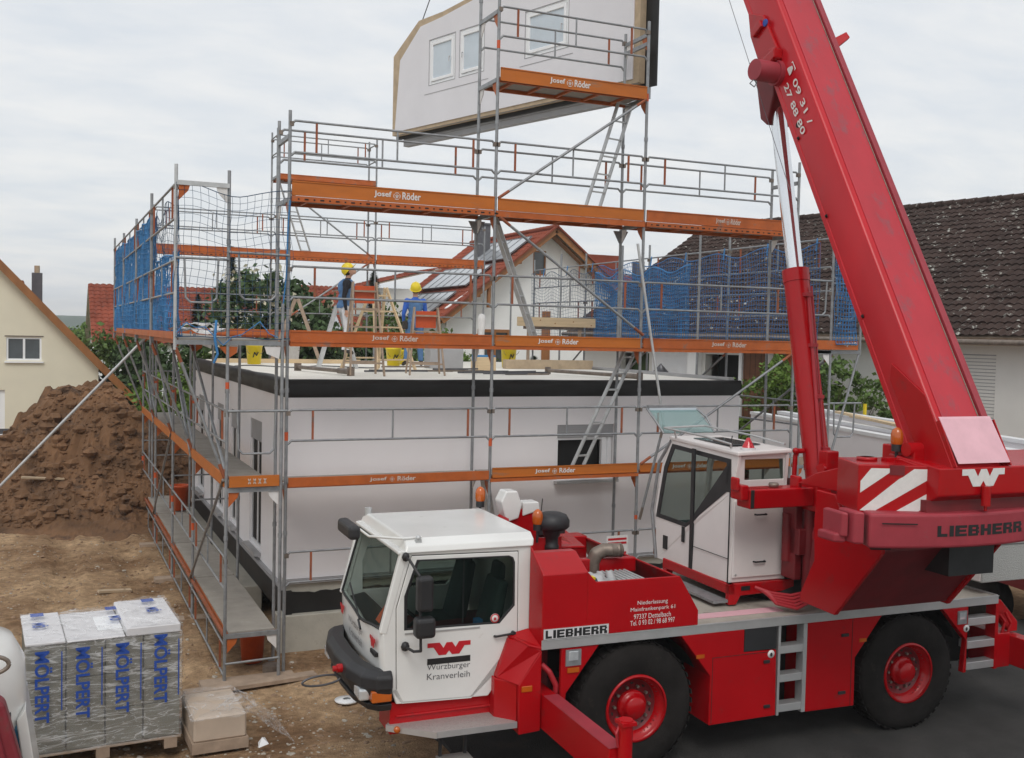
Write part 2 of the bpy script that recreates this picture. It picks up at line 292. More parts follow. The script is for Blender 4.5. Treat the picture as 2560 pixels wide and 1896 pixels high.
# ---------------- ground ----------------
def sstep(a,b,x):
    t=max(0,min(1,(x-a)/(b-a))); return t*t*(3-2*t)
def gh(x,y):
    h=.28*(1-sstep(-4.2,-2.0,y))
    n=noise.noise(Vector((x*.5,y*.5,0)))*.06+noise.noise(Vector((x*1.7,y*1.7,3)))*.03
    for k_,c_ in ((0,-3.6),(1,-2.0)):
        d_=abs(x-c_-.5*math.sin(y*.22+k_)-.05*y)
        if -3.5<y<11.5 and d_<.42: h-= .07*(1-(d_/.42)**2); n+= .03*math.sin(y*18+ (x-c_)*9)*(1-(d_/.42)**2)+(.03 if .30<d_<.42 else 0)
    return h+n*(.35 if (x>.6 and y<-2.2) else 1)*(1 if y>-2 else .5)+.1*sstep(8,14,y)
def soilmat():
    ma=bpy.data.materials.new('trodden_soil'); ma.use_nodes=True; t=ma.node_tree; b=t.nodes['Principled BSDF']; b.inputs['Roughness'].default_value=.95; b.inputs['Specular IOR Level'].default_value=.15
    tc=N(t,'ShaderNodeTexCoord'); 
    def noi(sc,dt=8,r=.6):
        n=N(t,'ShaderNodeTexNoise'); n.inputs['Scale'].default_value=sc; n.inputs['Detail'].default_value=dt; n.inputs['Roughness'].default_value=r; t.links.new(tc.outputs['Object'],n.inputs['Vector']); return n
    a=noi(.55,6); c=noi(7,8,.75); g=noi(45,3)
    r1=N(t,'ShaderNodeValToRGB'); t.links.new(a.outputs['Fac'],r1.inputs[0]); el=r1.color_ramp.elements; el[0].position=.38; el[0].color=(.25,.152,.085,1); el[1].position=.62; el[1].color=(.56,.40,.25,1)
    r2=N(t,'ShaderNodeValToRGB'); t.links.new(c.outputs['Fac'],r2.inputs[0]); el=r2.color_ramp.elements; el[0].position=.35; el[0].color=(.62,.59,.56,1); el[1].position=.68; el[1].color=(1.35,1.3,1.25,1)
    m1=N(t,'ShaderNodeMix',data_type='RGBA',blend_type='MULTIPLY'); m1.inputs[0].default_value=1; t.links.new(r1.outputs[0],m1.inputs[6]); t.links.new(r2.outputs[0],m1.inputs[7])
    vo=N(t,'ShaderNodeTexVoronoi'); vo.inputs['Scale'].default_value=22; t.links.new(tc.outputs['Object'],vo.inputs['Vector'])
    r3=N(t,'ShaderNodeValToRGB'); t.links.new(vo.outputs['Distance'],r3.inputs[0]); el=r3.color_ramp.elements; el[0].position=.05; el[0].color=(.7,.7,.7,1); el[1].position=.11; el[1].color=(0,0,0,1)
    th=N(t,'ShaderNodeMath',operation='MULTIPLY'); t.links.new(r3.outputs[0],th.inputs[0]); t.links.new(c.outputs['Fac'],th.inputs[1])
    m2=N(t,'ShaderNodeMix',data_type='RGBA'); t.links.new(th.outputs[0],m2.inputs[0]); t.links.new(m1.outputs[2],m2.inputs[6]); m2.inputs[7].default_value=(.42,.36,.29,1)
    t.links.new(m2.outputs[2],b.inputs['Base Color'])
    ad=N(t,'ShaderNodeMath',operation='ADD'); t.links.new(c.outputs['Fac'],ad.inputs[0]); t.links.new(g.outputs['Fac'],ad.inputs[1])
    bp=N(t,'ShaderNodeBump'); bp.inputs['Strength'].default_value=.9; bp.inputs['Distance'].default_value=.05; t.links.new(ad.outputs[0],bp.inputs['Height']); t.links.new(bp.outputs[0],b.inputs['Normal'])
    M['soil']=ma
soilmat()
M['asphalt']=mat('asphalt',(.054,.052,.050),.92,0,.30,1.3,.8,80,dirt=(.085,.074,.062),dsc=1.3,dth=.60,spec=.25)
M['grass']=mat('meadow_grass',(.07,.11,.03),.95,0,.3,.3,.3,3,dirt=(.12,.13,.05),dsc=.2,dth=.55)
M['clod']=mat('clay_clods',(.175,.092,.045),.95,0,.60,.8,1.0,9,dirt=(.075,.041,.023),dsc=1.6,dth=.52)
M['stone']=mat('pale_gravel',(.40,.36,.30),.9,0,.3,8)
def grid(name,xs,ys,fn,m,kind='structure',smooth=True):
    mb=MB(); nx=len(xs); vs=[(x,y,fn(x,y)) for y in ys for x in xs]
    mb.add(vs,[(j*nx+i,j*nx+i+1,(j+1)*nx+i+1,(j+1)*nx+i) for j in range(len(ys)-1) for i in range(nx-1)],smooth)
    o=mb.build(name,m); o['kind']=kind; return o
def rng(a,b,s): n=int(round((b-a)/s)); return [a+(b-a)*i/n for i in range(n+1)]
xs=[-60,-40,-25,-15]+rng(-12,9,.14)+[10,12,15,20,30,45]; ys=[-20,-14,-11]+rng(-9,16,.14)+[18,20,23,26]
grid('soil_ground',xs,ys,gh,'soil')
mb=MB(); mb.box(-900,900,26,1200,-1,.02); mb.box(-900,-60,-60,26,-1,.02); mb.box(45,900,-60,26,-1,.02); mb.box(-60,45,-60,-20,-1,.02); o=mb.build('meadow_ground','grass'); o['kind']='structure'
# asphalt road
edge=[(.75+.25*math.sin(y*1.3)+.12*noise.noise(Vector((0,y*3,0))),y) for y in rng(-19,-2.3,.35)]
edge+=[(x,-2.3+.12*noise.noise(Vector((x*2,0,4)))) for x in rng(1.2,40,1.0)]
mb=MB(); mb.prism([(x,y,.22) for x,y in edge]+[(40,-19,.22)],(0,0,.085)); mb.build('road','asphalt')['kind']='structure'
# excavated earth heap
def mh(x,y):
    bx=math.exp(-(abs((x+1.6)/ (2.75 if x<-1.6 else 2.3))**2.6))
    by=sstep(10.6,15.6,y-.35*math.sin(x*1.1))*(1-sstep(18.5,22,y))
    h=2.68*bx*by*(1+.11*math.sin(x*1.9+y*.7))+.55*by*math.exp(-((x+6)/3)**2)
    p=Vector((x,y,0)); k=min(1,h*1.2)
    r=noise.noise(p*.8)*.62+noise.noise(p*2.1+Vector((3,1,0)))*.30+max(0,noise.noise(p*3.6))*.34+noise.noise(p*8)*.09+noise.noise(p*17)*.035
    return h+k*r-.06
heap=grid('earth_heap',rng(-12,1.0,.07),rng(10,22,.09),mh,'clod',smooth=False)
mb=MB(); rr=random.Random(3)
def lump(mb,c,r,rr,flat=.7):
    vs=[];n=6
    for k,(z,q) in enumerate(((-.5,.7),(.1,1.0),(.6,.6))):
        for j in range(n):
            a=2*math.pi*j/n+rr.random()*.5; s=q*rr.uniform(.7,1.2); vs.append((c[0]+r*s*math.cos(a),c[1]+r*s*math.sin(a),c[2]+r*z*flat*rr.uniform(.8,1.2)))
    fs=[(k*n+j,k*n+(j+1)%n,(k+1)*n+(j+1)%n,(k+1)*n+j) for k in range(2) for j in range(n)]+[tuple(range(2*n,3*n)),tuple(range(n))[::-1]]
    mb.add(vs,fs)
for i in range(6500):
    x=rr.uniform(-7.5,.6); y=rr.uniform(11.6,18); z=mh(x,y)
    if z>.15: lump(mb,(x,y,z),rr.uniform(.012,.055) if rr.random()<.88 else rr.uniform(.07,.22),rr,.9)
mb.build('heap_clods','clod')['kind']='stuff'
mb=MB()
for i in range(2600):
    x=rr.uniform(-5.5,2.2); y=rr.uniform(-5.5,12) if rr.random()<.6 else rr.uniform(-5,0)
    if x>.5 and y>-.2: continue
    if x>.6 and y<-2.4: continue
    lump(mb,(x,y,gh(x,y)),rr.uniform(.008,.022) if rr.random()<.93 else rr.uniform(.03,.05),rr)
mb.build('loose_gravel','stone')['kind']='stuff'
mb=MB()
for i in range(1500):
    x=rr.uniform(-5.5,.8); y=rr.uniform(-5,12); lump(mb,(x,y,gh(x,y)),rr.uniform(.012,.045),rr)
mb.build('soil_crumbs','crumb')['kind']='stuff'
# hills
def hill(x,y): return 11.5*sstep(430,640,y)*(.9+.12*noise.noise(Vector((x*.004,y*.002,1))))-0.5
M['farwood']=mat('far_wooded_hills',(.05,.085,.06),.95,0,.25,.02)
grid('hills',rng(-700,900,40),rng(420,760,20),hill,'farwood')
# ---------------- prefab house ----------------
H=empty('prefab_house',(4.3,6,0),0,'grey boarded ground floor of a prefabricated house inside the scaffolding','house')
H.location=(0,0,0)
holed('wall','wall',[(.22,1.09),(8.42,1.09),(8.42,3.84),(.22,3.84)],[[(4.75,2.42),(5.83,2.42),(5.83,3.35),(4.75,3.35)]],lambda a,b:(a,1.05,b),(0,.25,0),H)
wins=[(2.95,4.0),(5.35,6.1),(7.0,7.85),(9.75,10.7)]
holed('wall','wall',[(1.30,1.0),(11.5,1.0),(11.5,3.84),(1.30,3.84)],[[(a,1.12),(b,1.12),(b,3.30),(a,3.30)] for a,b in wins],lambda a,b:(.22,a,b),(.25,0,0),H)
mb=MB(); mb.box(8.17,8.42,1.3,11.5,0,3.84); mb.box(.47,8.17,11.25,11.5,0,3.84); mb.build('wall','wall',H)
mb=MB(); mb.box(.47,8.17,1.3,11.25,.3,.9); mb.build('floor_slab','concrete',H)
mb=MB(); mb.box(.25,8.38,1.08,11.47,3.84,4.085); mb.build('ceiling_slab','roofdeck',H)
# membrane turned down over the wall head, with a wavy top edge
mb=MB()
def strip(pts0,pts1,nrm,z0,z1):
    n=60; vs=[]
    for i in range(n+1):
        t=i/n; p=Vector(pts0).lerp(Vector(pts1),t); w1=.016*math.sin(t*31)+.012*math.sin(t*73+1); w2=.012*math.sin(t*47+2)
        inn=.10+.05*math.sin(t*17)+.03*math.sin(t*41)
        for (z,o_) in ((z0,.006),(z0+(z1-z0)*.3,.022+w1),(z0+(z1-z0)*.7,.018+w2),(z1+.012,.012),(z1+.016,-inn)):
            vs.append(p+Vector(nrm)*o_+Vector((0,0,z)))
    mb.add(vs,[(i*5+k,i*5+k+1,(i+1)*5+k+1,(i+1)*5+k) for i in range(n) for k in range(4)],True)
strip((.2,1.05,0),(8.44,1.05,0),(0,-1,0),3.83,4.085); strip((.22,11.5,0),(.22,1.03,0),(-1,0,0),3.83,4.085); strip((8.42,1.03,0),(8.42,11.5,0),(1,0,0),3.83,4.085)
mb.build('roofing_membrane','membrane',H)
mb=MB(); mb.box(.18,8.46,1.0,1.05,1.02,1.085); mb.box(.16,.22,1.0,11.5,.94,.998); mb.build('plinth_rail','greyframe',H)
mb=MB(); mb.box(.24,8.40,1.07,1.3,.84,1.09); mb.box(.24,.47,1.3,11.48,.80,1.0); mb.build('plinth','concrete',H)
mb=MB(); n=90
top=[(.235+8.15*i/n,.88+.03*noise.noise(Vector((i*.35,0,0)))+.03*noise.noise(Vector((i*1.1,2,0)))) for i in range(n+1)]
mb.prism([(x,1.06,z) for x,z in top]+[(8.385,1.06,.3),(.235,1.06,.3)],(0,.1,0))
top=[(1.0+10.4*i/n,.90+.05*noise.noise(Vector((i*.35,5,0)))+.03*noise.noise(Vector((i*1.1,2,0)))) for i in range(n+1)]
mb.prism([(.232,y,z) for y,z in top]+[(.232,11.4,.50),(.232,1.0,.50)],(.1,0,0)); mb.build('bitumen_coat','membrane',H)
mb=MB(); mb.box(.12,8.5,.93,1.3,-.4,.56); mb.box(-.02,.3,3.2,11.6,-.4,.50); mb.build('footing','concrete',H,.01)
# front window
wf=MB().box(4.75,5.83,1.07,1.17,3.13,3.35).build('window','greyframe',H)
mb=MB()
for i in range(5): mb.box(4.76,5.82,1.062,1.075,3.14+i*.04,3.17+i*.04)
mb.build('shutter_slats','greyframe',wf)
mb=MB(); mb.box(5.62,5.70,1.09,1.16,2.42,3.13); mb.box(5.70,5.74,1.12,1.15,2.42,3.13); mb.box(5.74,5.82,1.10,1.16,2.42,3.13); mb.box(4.75,4.79,1.1,1.16,2.42,3.13); mb.box(4.79,5.62,1.1,1.16,2.42,2.45); mb.box(4.79,5.62,1.1,1.16,3.09,3.13); mb.build('window_frame','pvc',wf)
MB().box(4.79,5.62,1.2,1.21,2.44,3.13).build('pane','dark',wf)
MB().box(4.70,5.88,.93,1.08,2.37,2.415).build('sill','alu',wf)
for a,b in wins:
    wf=MB().box(.235,.34,a,b,2.95,3.30).build('window','greyframe',H)
    mb=MB(); mb.box(.25,.34,a,a+.06,1.12,2.95); mb.box(.25,.34,b-.06,b,1.12,2.95); mb.box(.26,.34,(a+b)/2-.04,(a+b)/2+.04,1.12,2.95); mb.box(.25,.34,a+.06,b-.06,1.12,1.2); mb.build('window_frame','pvc',wf)
    MB().box(.275,.29,a+.06,b-.06,1.2,2.95).build('pane','dark',wf)
    MB().box(.10,.33,a-.04,b+.04,1.06,1.115).build('sill','alu',wf)
# ---------------- scaffold kit ----------------
def post(root,x,y,z0,z1,r=.024,marks=()):
    mb=MB(); mb.tube((x,y,z0),(x,y,z1),r,10)
    z=z0
    mb.box(x-.075,x+.075,y-.075,y+.075,z0-.012,z0); mb.tube((x,y,z0),(x,y,z0+.28),.016,8)
    k=0
    while z+2.02<z1:
        z+=2.0; mb.tube((x,y,z-.03),(x,y,z+.03),r+.007,10)
    o=mb.build('post','galv',root)
    if marks:
        m2=MB()
        for q in marks: m2.tube((x,y,q),(x,y,q+.12),r+.003,10,cap=False)
        m2.build('colour_mark','redplastic',o)
    return o
def rail(root,p,q,z,d=.43,ins=.02,clips=True,m='galv',gm='orangered',inner=False):
    p,q=Vector((p[0],p[1],0)),Vector((q[0],q[1],0)); dd=(q-p).normalized()
    mb=MB(); a,b=p+dd*ins,q-dd*ins
    for zz in (z,z-d):
        Z=Vector((0,0,zz)); mb.path([a+Z-Vector((0,0,.05)),a+Z+dd*.05,b+Z-dd*.05,b+Z-Vector((0,0,.05))],.017,7)
    o=mb.build('guardrail',m,root)
    for c in (a,b): MB().box(c.x-.03,c.x+.03,c.y-.03,c.y+.03,z-.075,z-.015).build('coupler','steel',o)
    if clips:
        m2=MB(); L=(q-p).length
        for f in ((.12 if L>2 else .2),):
            for c in (p+dd*L*f,q-dd*L*f): MB().box(c.x-.014,c.x+.014,c.y-.012,c.y+.012,z-d,z).build('guardrail_upright','clip' if gm=='orangered' else gm,o)
        m3=MB(); c=p+dd*L*.5; m3.tube(c+Vector((0,0,z-d)),c+Vector((0,0,z)),.014,7); m3.build('guardrail_strut',m,o)
    return o
def transom(root,p,q,z,gm='orangered',gus=True,m='galv'):
    p,q=Vector((*p,z)),Vector((*q,z)); d=(q-p).normalized()
    o=MB().bar(p,q,.045,.06).build('transom',m,root)
    if gus:
        for a,s,mm in ((p,1,gm),(q,-1,'text_white')):
            m2=MB(); n=d.cross(Vector((0,0,1)))*.012
            m2.prism([a+d*s*.03-n*.5+Vector((0,0,-.03)),a+d*s*.17-n*.5+Vector((0,0,-.03)),a+d*s*.15-n*.5+Vector((0,0,-.10)),a+d*s*.03-n*.5+Vector((0,0,-.23))],n); m2.build('gusset',mm,o)
    return o
def deck(root,x0,x1,y0,y1,z,m='ply'):
    o=MB().box(x0+.03,x1-.03,y0+.03,y1-.03,z-.02,z).build('deck',m,root)
    mb=MB()
    if x1-x0>y1-y0:
        for y in (y0+.02,y1-.06): mb.box(x0+.01,x1-.01,y,y+.04,z-.075,z-.021)
        for k in range(5): xx=x0+.3+(x1-x0-.6)*k/4; mb.box(xx-.02,xx+.02,y0+.06,y1-.06,z-.06,z-.022)
    else:
        for x in (x0+.02,x1-.06): mb.box(x,x+.04,y0+.01,y1-.01,z-.075,z-.021)
        for k in range(5): yy=y0+.3+(y1-y0-.6)*k/4; mb.box(x0+.06,x1-.06,yy-.02,yy+.02,z-.06,z-.022)
    mb.build('deck_frame','orangered',o); return o
def brandtext(par,org,right,wd,ht,m):
    right=Vector(right); org=Vector(org); up=Vector((0,0,1)); nn=right.cross(up)
    text('lettering','Josef',m,org,right,up,wd*.37,ht,par,.022)
    text('lettering','Röder',m,org+right*wd*.60,right,up,wd*.40,ht*1.05,par,.022)
    mb=MB(); c=org+right*wd*.485+up*ht*.42; r=ht*.52
    k=20
    for i in range(k):
        if i%5==2: continue
        a,b=2*math.pi*i/k,2*math.pi*(i+1)/k
        mb.prism([c+right*math.cos(a)*r+up*math.sin(a)*r,c+right*math.cos(b)*r+up*math.sin(b)*r,c+right*math.cos(b)*r*.84+up*math.sin(b)*r*.84,c+right*math.cos(a)*r*.84+up*math.sin(a)*r*.84],nn*.003)
    for a,b in (((0,.6),(0,-.6)),((-.4,.25),(.4,.25)),((-.3,-.5),(-.05,.2)),((.3,-.5),(.05,.2)),((-.45,-.1),(-.4,.25)),((.45,-.1),(.4,.25))):
        mb.bar(c+right*a[0]*r+up*a[1]*r+nn*.0015,c+right*b[0]*r+up*b[1]*r+nn*.0015,r*.14,.003,nn)
    mb.build('emblem',m,par)
def toe(root,p,q,z,h=.15,m='orange',txt=None,tm='text_white',lip=True,face=-1,holes=False,tpos=.55,tw=.70,tz=None):
    p,q=Vector((p[0],p[1],0)),Vector((q[0],q[1],0)); d=(q-p).normalized(); nrm=d.cross(Vector((0,0,1)))  # outward for p->q along +x is -y
    off=nrm*.034; Z=lambda v:Vector((0,0,v))
    a,b=p+d*.03+off,q-d*.03+off
    mb=MB(); mb.bar(a+Z(z+h/2),b+Z(z+h/2),.022,h)
    if lip: mb.bar(a+Z(z+h-.008)+nrm*.004,b+Z(z+h-.008)+nrm*.004,.032,.016); mb.bar(a+Z(z+.008)+nrm*.004,b+Z(z+.008)+nrm*.004,.032,.016)
    o=mb.build('toe_board',m,root)
    if txt:
        L=(q-p).length; ww=tw; brandtext(o,p+d*(L*tpos-ww/2)+off+nrm*.013+Z((tz or z+h*.25)),d,ww,h*.5,tm)
    if holes:
        o2=MB().bar(a+Z(z-.045),b+Z(z-.045),.03,.075).build('edge_beam','orangered',root)
        m2=MB(); L=(q-p).length; k=int(L/.11)
        for i in range(k):
            c=p+d*(.12+i*.11)+off+nrm*.016+Z(z-.05); w_=.028 if i%2 else .012
            m2.prism([c-d*w_+Z(-.010),c+d*w_+Z(-.010),c+d*w_+Z(.010),c-d*w_+Z(.010)],nrm*.002)
        m2.build('slot','dark',o2)
    return o
def brace(root,p,q,m='galv',ends=True):
    o=MB().tube(p,q,.022,8).build('diagonal_brace',m,root)
    if ends:
        p,q=Vector(p),Vector(q); d=(q-p)*(.16/(q-p).length)
        for a,b in ((p,p+d*1.3),(q-d*1.3,q)): MB().tube(a,b,.0235,8).build('brace_end','steel' if ends=='s' else 'clip',o)
    return o
X=[0,3.09,5.68,8.75]; A_,B_,C_,D_,E_=.70,2.70,4.70,6.70,8.70
# front scaffold
FS=empty('facade_scaffold',(0,0,0),0,'scaffold with orange toe boards across the front wall, its middle bay the highest','scaffold')
tops=[7.86,10.6,9.86,7.9]
for i,x in enumerate(X):
    for y in (0,.73):
        post(FS,x,y,.0,tops[i]+(0 if y==0 else -.02),marks=[(3.3,),(3.15,9.1),(1.9,8.6),()][i] if y==0 else ())
    for z in (B_,C_,D_)+((E_,) if i in (1,2) else ()): transom(FS,(x,.02),(x,.71),z-.06,gm='orangered')
    transom(FS,(x,.02),(x,.71),tops[i]-.35,gus=False)
MB().box(-.25,.25,-.12,.12,-.06,0).build('base_board','oldwood',FS)
for i in range(3):
    a,b=X[i],X[i+1]
    for z in (A_,B_,C_,D_): rail(FS,(a,0),(b,0),z+1.025)
    rail(FS,(a,.73),(b,.73),D_+1.025)
    for z in (B_,C_,D_): deck(FS,a,b,.02,.71,z)
rail(FS,(X[1],0),(X[2],0),E_+1.025); rail(FS,(X[1],.73),(X[2],.73),E_+1.025); deck(FS,X[1],X[2],.02,.71,E_)
transom(FS,(X[1],.02),(X[1],.71),E_+.95,gus=True); transom(FS,(X[2],.02),(X[2],.71),E_+.95)
toe(FS,(0,0),(X[1],0),C_-.03,.16,'orangered',True,'text_worn',tpos=.50); toe(FS,(X[1],0),(X[2],0),C_-.03,.16,'orange',True,'text_white',tpos=.42); toe(FS,(X[2],0),(X[3],0),C_-.03,.16,'orangered',True,'text_worn',tpos=.55)
toe(FS,(0,0),(X[1],0),D_,.20,'orange',True,'text_white',holes=True,tpos=.50); toe(FS,(X[1],0),(X[2],0),D_,.18,'orange'); toe(FS,(X[2],0),(X[3],0),D_,.18,'orangered',True,'text_worn',holes=True,tpos=.52,tw=.5)
mb=MB().bar((X[1],-.03,D_-.05),(X[2],-.03,D_-.05),.03,.09).build('edge_beam','orangered',FS)
toe(FS,(X[1],0),(X[2],0),E_-.08,.20,'orange',True,'text_white',tpos=.46)
toe(FS,(0,0),(X[1],0),B_-.05,.13,'orangered',True,'text_worn',tpos=.50,lip=False); toe(FS,(X[1],0),(X[2],0),B_-.03,.15,'orange',True,'text_white',tpos=.42); toe(FS,(X[2],0),(X[3],0),B_-.03,.14,'orange',True,'text_white',tpos=.32)
for z in (C_,): MB().bar((.03,-.03,z-.06),(X[3],-.03,z-.06),.03,.05).build('edge_beam','orangered',FS)
MB().bar((X[1],-.03,B_-.07),(X[2],-.03,B_-.07),.03,.05).build('edge_beam','orangered',FS)
brace(FS,(3.12,-.04,6.88),(5.64,-.04,8.62)); brace(FS,(3.15,-.04,6.60),(5.70,-.04,4.88)); brace(FS,(8.66,-.04,4.60),(5.72,-.04,2.80))
brace(FS,(5.53,-.08,6.33),(5.97,-.30,3.45),ends=None,m='galvlight'); brace(FS,(5.97,-.3,3.45),(5.72,-.05,1.9),ends='s')
for x in X[1:3]:
    for y in (.0,.73):
        mb=MB(); mb.prism([(x-.14,y-.01,D_-.10),(x+.14,y-.01,D_-.10),(x+.03,y-.01,D_-.30),(x-.03,y-.01,D_-.30)],(0,.02,0)); 
        if y: mb.build('gusset','galv',FS)
# sign hung on the lowest rail
sg=MB().box(5.12,5.52,-.045,-.04,1.28,1.66).build('site_sign','text_white'); tag(sg,'small white notice with red print hung on the lowest front rail near the crane cab','sign')
for zz in (1.36,1.42,1.52,1.585): MB().box(5.15,5.49 if zz!=1.42 else 5.38,-.048,-.0455,zz,zz+.035).build('red_print','text_red',sg)
# ladders
def ladder(name,b,t,wd,label,n=8,m='galvlight',cat='ladder',along=(1,0,0),ph=.02,group=None):
    b,t,al=Vector(b),Vector(t),Vector(along).normalized(); L=(t-b).length
    r=empty(name,b,0,label,cat,group); d=(t-b); dn=d.normalized()
    for s in (0,1):
        o=MB().bar(al*(wd*s),al*(wd*s)+d,.025,.06,al.cross(dn)).build('side_rail',m,r)
    for k in range(n):
        c=dn*(L*(k+.6)/n); MB().bar(c,c+al*wd,.028,.025,dn).build('rung',m,r)
    return r
ladder('access_ladder',(4.82,.50,6.72),(5.42,.40,8.74),.30,'aluminium ladder leading up to the topmost scaffold platform',7,along=(1,.25,0))
ladder('access_ladder',(4.00,.5,4.74),(3.22,.45,6.66),.18,'aluminium ladder below the upper deck beside the second front post',7,along=(1,.9,0))
ladder('access_ladder',(4.73,.45,2.74),(5.62,.40,4.62),.25,'aluminium ladder standing in front of the shuttered front window',7,along=(1,.25,0))
ladder('access_ladder',(3.62,.5,.2),(3.15,.45,2.62),.18,'lowest aluminium ladder, seen behind the orange beacon of the crane',8,along=(1,.9,0))
# left scaffold
LY=[-.13,3.27,6.29,9.69,12.9]
LS=empty('gable_scaffold',(0,0,0),0,'long scaffold along the left gable wall, with an overhanging netted top platform','scaffold')
for i,y in enumerate(LY):
    post(LS,-.83,y,.0,6.95 if i==0 else 4.75,marks=(4.0,) if i==0 else (1.5,3.6))
    if i: post(LS,-.10,y,.0,4.75)
    else: post(LS,-.10,y-.02,.0,5.2)
    mb=MB(); z1=6.98 if i in (0,1,4) else 6.85; mb.tube((-1.51,y,4.55),(-1.51,y,z1),.024,10); mb.build('bracket_post','galvlight' if i==0 else 'galv',LS)
    for z in (A_,B_): transom(LS,(-.83,y),(-.10,y),z-.05)
    transom(LS,(-1.51,y),(-.10,y),C_-.05,gus=False)
    mb=MB(); q=-.40; mb.prism([(-.95,y-.01,C_-.1),(-.70,y-.01,C_-.1),(-.71,y-.01,C_-.18),(-.81,y-.01,C_-.25)],(0,.02,0)); mb.build('gusset','orangered',LS)
    mb=MB(); mb.prism([(-.12,y-.01,C_-.09),(-.34,y-.01,C_-.09),(-.31,y-.01,C_-.19),(-.14,y-.01,C_-.26)],(0,.02,0)); mb.build('gusset','text_white',LS)
    brace(LS,(-1.50,y,C_-.12),(-.85,y+.02,B_+.12))
    MB().box(-1.15,.12,y-.14,y+.14,-.03,.045).build('base_board','oldwood',LS)
    if i<4:
        y2=LY[i+1]
        for z in (A_,B_): rail(LS,(-.83,y),(-.83,y2),z+1.025); deck(LS,-.81,-.12,y,y2,z)
        rail(LS,(-.83,y),(-.83,y2),.52,.42)
        deck(LS,-1.49,-.80,y,y2,C_); deck(LS,-.80,-.12,y,y2,C_)
        rail(LS,(-1.51,y),(-1.51,y2),C_+1.03); rail(LS,(-1.51,y),(-1.51,y2),C_+2.03,.45)
        o=MB().bar((-.85,y2-.02,B_+.08),(-.85,y+.02,B_+.08),.03,.15).build('toe_board','orange',LS)
        MB().bar((-.85,y2-.02,A_-.02),(-.85,y+.02,A_-.02),.03,.05).build('edge_beam','clip',LS)
        MB().bar((-1.53,y2-.02,C_+.04),(-1.53,y+.02,C_+.04),.03,.10).build('toe_board','orangered',LS)
        if i in (0,2): brace(LS,(-.87,y,B_+.1),(-.87,y2,A_),ends='s'); 
        else: brace(LS,(-.87,y2,C_-.1),(-.87,y,B_),ends='s')
        brace(LS,(-.87,y2,C_-.15),(-.80,y+.1,B_+.1))
# front end of the gable scaffold: beams, gate rails
transom(LS,(-1.51,-.16),(-.83,-.16),6.74,gm='orangered',m='galvlight')
o=MB().box(-.80,-.13,-.20,-.17,B_,B_+.15).build('toe_board','orange',LS)
mb=MB()
for i in range(4): mb.bar((-.55+i*.07,-.203,B_+.04),(-.52+i*.07,-.203,B_+.11),.012,.004,(0,1,0)); mb.bar((-.52+i*.07,-.203,B_+.04),(-.55+i*.07,-.203,B_+.11),.012,.004,(0,1,0))
mb.build('lettering','text_worn',o)
def gate(root,xa,xb,y,z,dz,drop):
    mb=MB(); mb.path([(xa,y,z),(xb,y,z)],.018,7); x0,x1=xa+(xb-xa)*.16,xb-(xb-xa)*.2
    mb.path([(x0,y,z),(x0+.02,y,z-drop+.06),(x0+.08,y,z-drop),(x1-.08,y,z-drop),(x1-.02,y,z-drop+.06),(x1,y,z)],.015,7); mb.build('end_gate','galv',root)
gate(LS,-1.51,-.83,-.16,5.76,0,.58); gate(LS,-.83,-.02,-.16,5.86,0,.62); gate(LS,-.83,-.02,-.17,3.73,0,.58)
gate(LS,-.83,-.1,LY[-1],3.73,0,.5)
for z in (.28,): MB().tube((-.83,-.16,z),(-.1,-.16,z+.02),.017,7).build('ledger','galv',LS)
for y in LY[1:]:
    for z in (.3,2.0,): MB().tube((-.83,y,z),(-.1,y,z),.015,7).build('ledger','galv',LS)
# long raking shore
rk=MB().tube((-1.35,6.3,4.62),(-5.6,6.6,-.1),.026,10).build('raking_shore','galvlight'); tag(rk,'long bare tube propping the gable scaffold from the ground on the left','prop')
# right scaffold
RY=[0,3.07,6.14,9.21,12.3]
RS=empty('netted_scaffold',(0,0,0),0,'far right scaffold with blue safety netting in front of the dark tiled barn roof','scaffold')
for i,y in enumerate(RY):
    if i: post(RS,8.85,y,.0,6.9)
    else: post(RS,8.92,y,.0,4.9)
    post(RS,9.56,y,.0,6.95); transom(RS,(8.85,y),(9.56,y),C_-.05,gus=i==0); transom(RS,(8.85,y),(9.56,y),B_-.05)
    if i<4:
        y2=RY[i+1]; rail(RS,(9.56,y),(9.56,y2),C_+1.03); rail(RS,(9.56,y),(9.56,y2),C_+1.95,.5); deck(RS,8.87,9.54,y,y2,C_); deck(RS,8.87,9.54,y,y2,B_)
        rail(RS,(9.56,y),(9.56,y2),B_+1.03)
        MB().bar((9.59,y+.02,C_+.06),(9.59,y2-.02,C_+.06),.03,.14).build('toe_board','orangered',RS)
        brace(RS,(9.6,y,C_-.1),(9.6,y2,B_+.05))
mb=MB(); mb.tube((10.22,0,4.6),(10.22,0,5.5),.024,8); mb.tube((9.56,0,C_-.05),(10.22,0,C_-.05),.024,8); mb.build('bracket_post','galv',RS)
brace(RS,(10.2,0,4.62),(9.6,0,2.7),ends=None); transom(RS,(9.0,0),(10.2,0),C_-.04,gus=False)
gate(RS,9.56,10.22,0,5.86,0,.62); gate(RS,8.92,9.56,0,5.9,0,.6); gate(RS,8.8,9.56,.0,3.73,0,.55); gate(RS,9.56,10.3,.0,3.75,0,.6)
o=MB().box(8.95,10.12,-.07,-.045,C_,C_+.16).build('toe_board','orangered',RS); text('lettering','epun','text_worn',(9.78,-.072,C_+.05),(1,0,0),(0,0,1),.3,.09,o,.03)
o=MB().box(8.9,9.7,-.02,.02,B_-.05,B_+.12).build('toe_board','oldwood',RS); brace(RS,(8.95,0,1.6),(9.6,0,2.45)); 
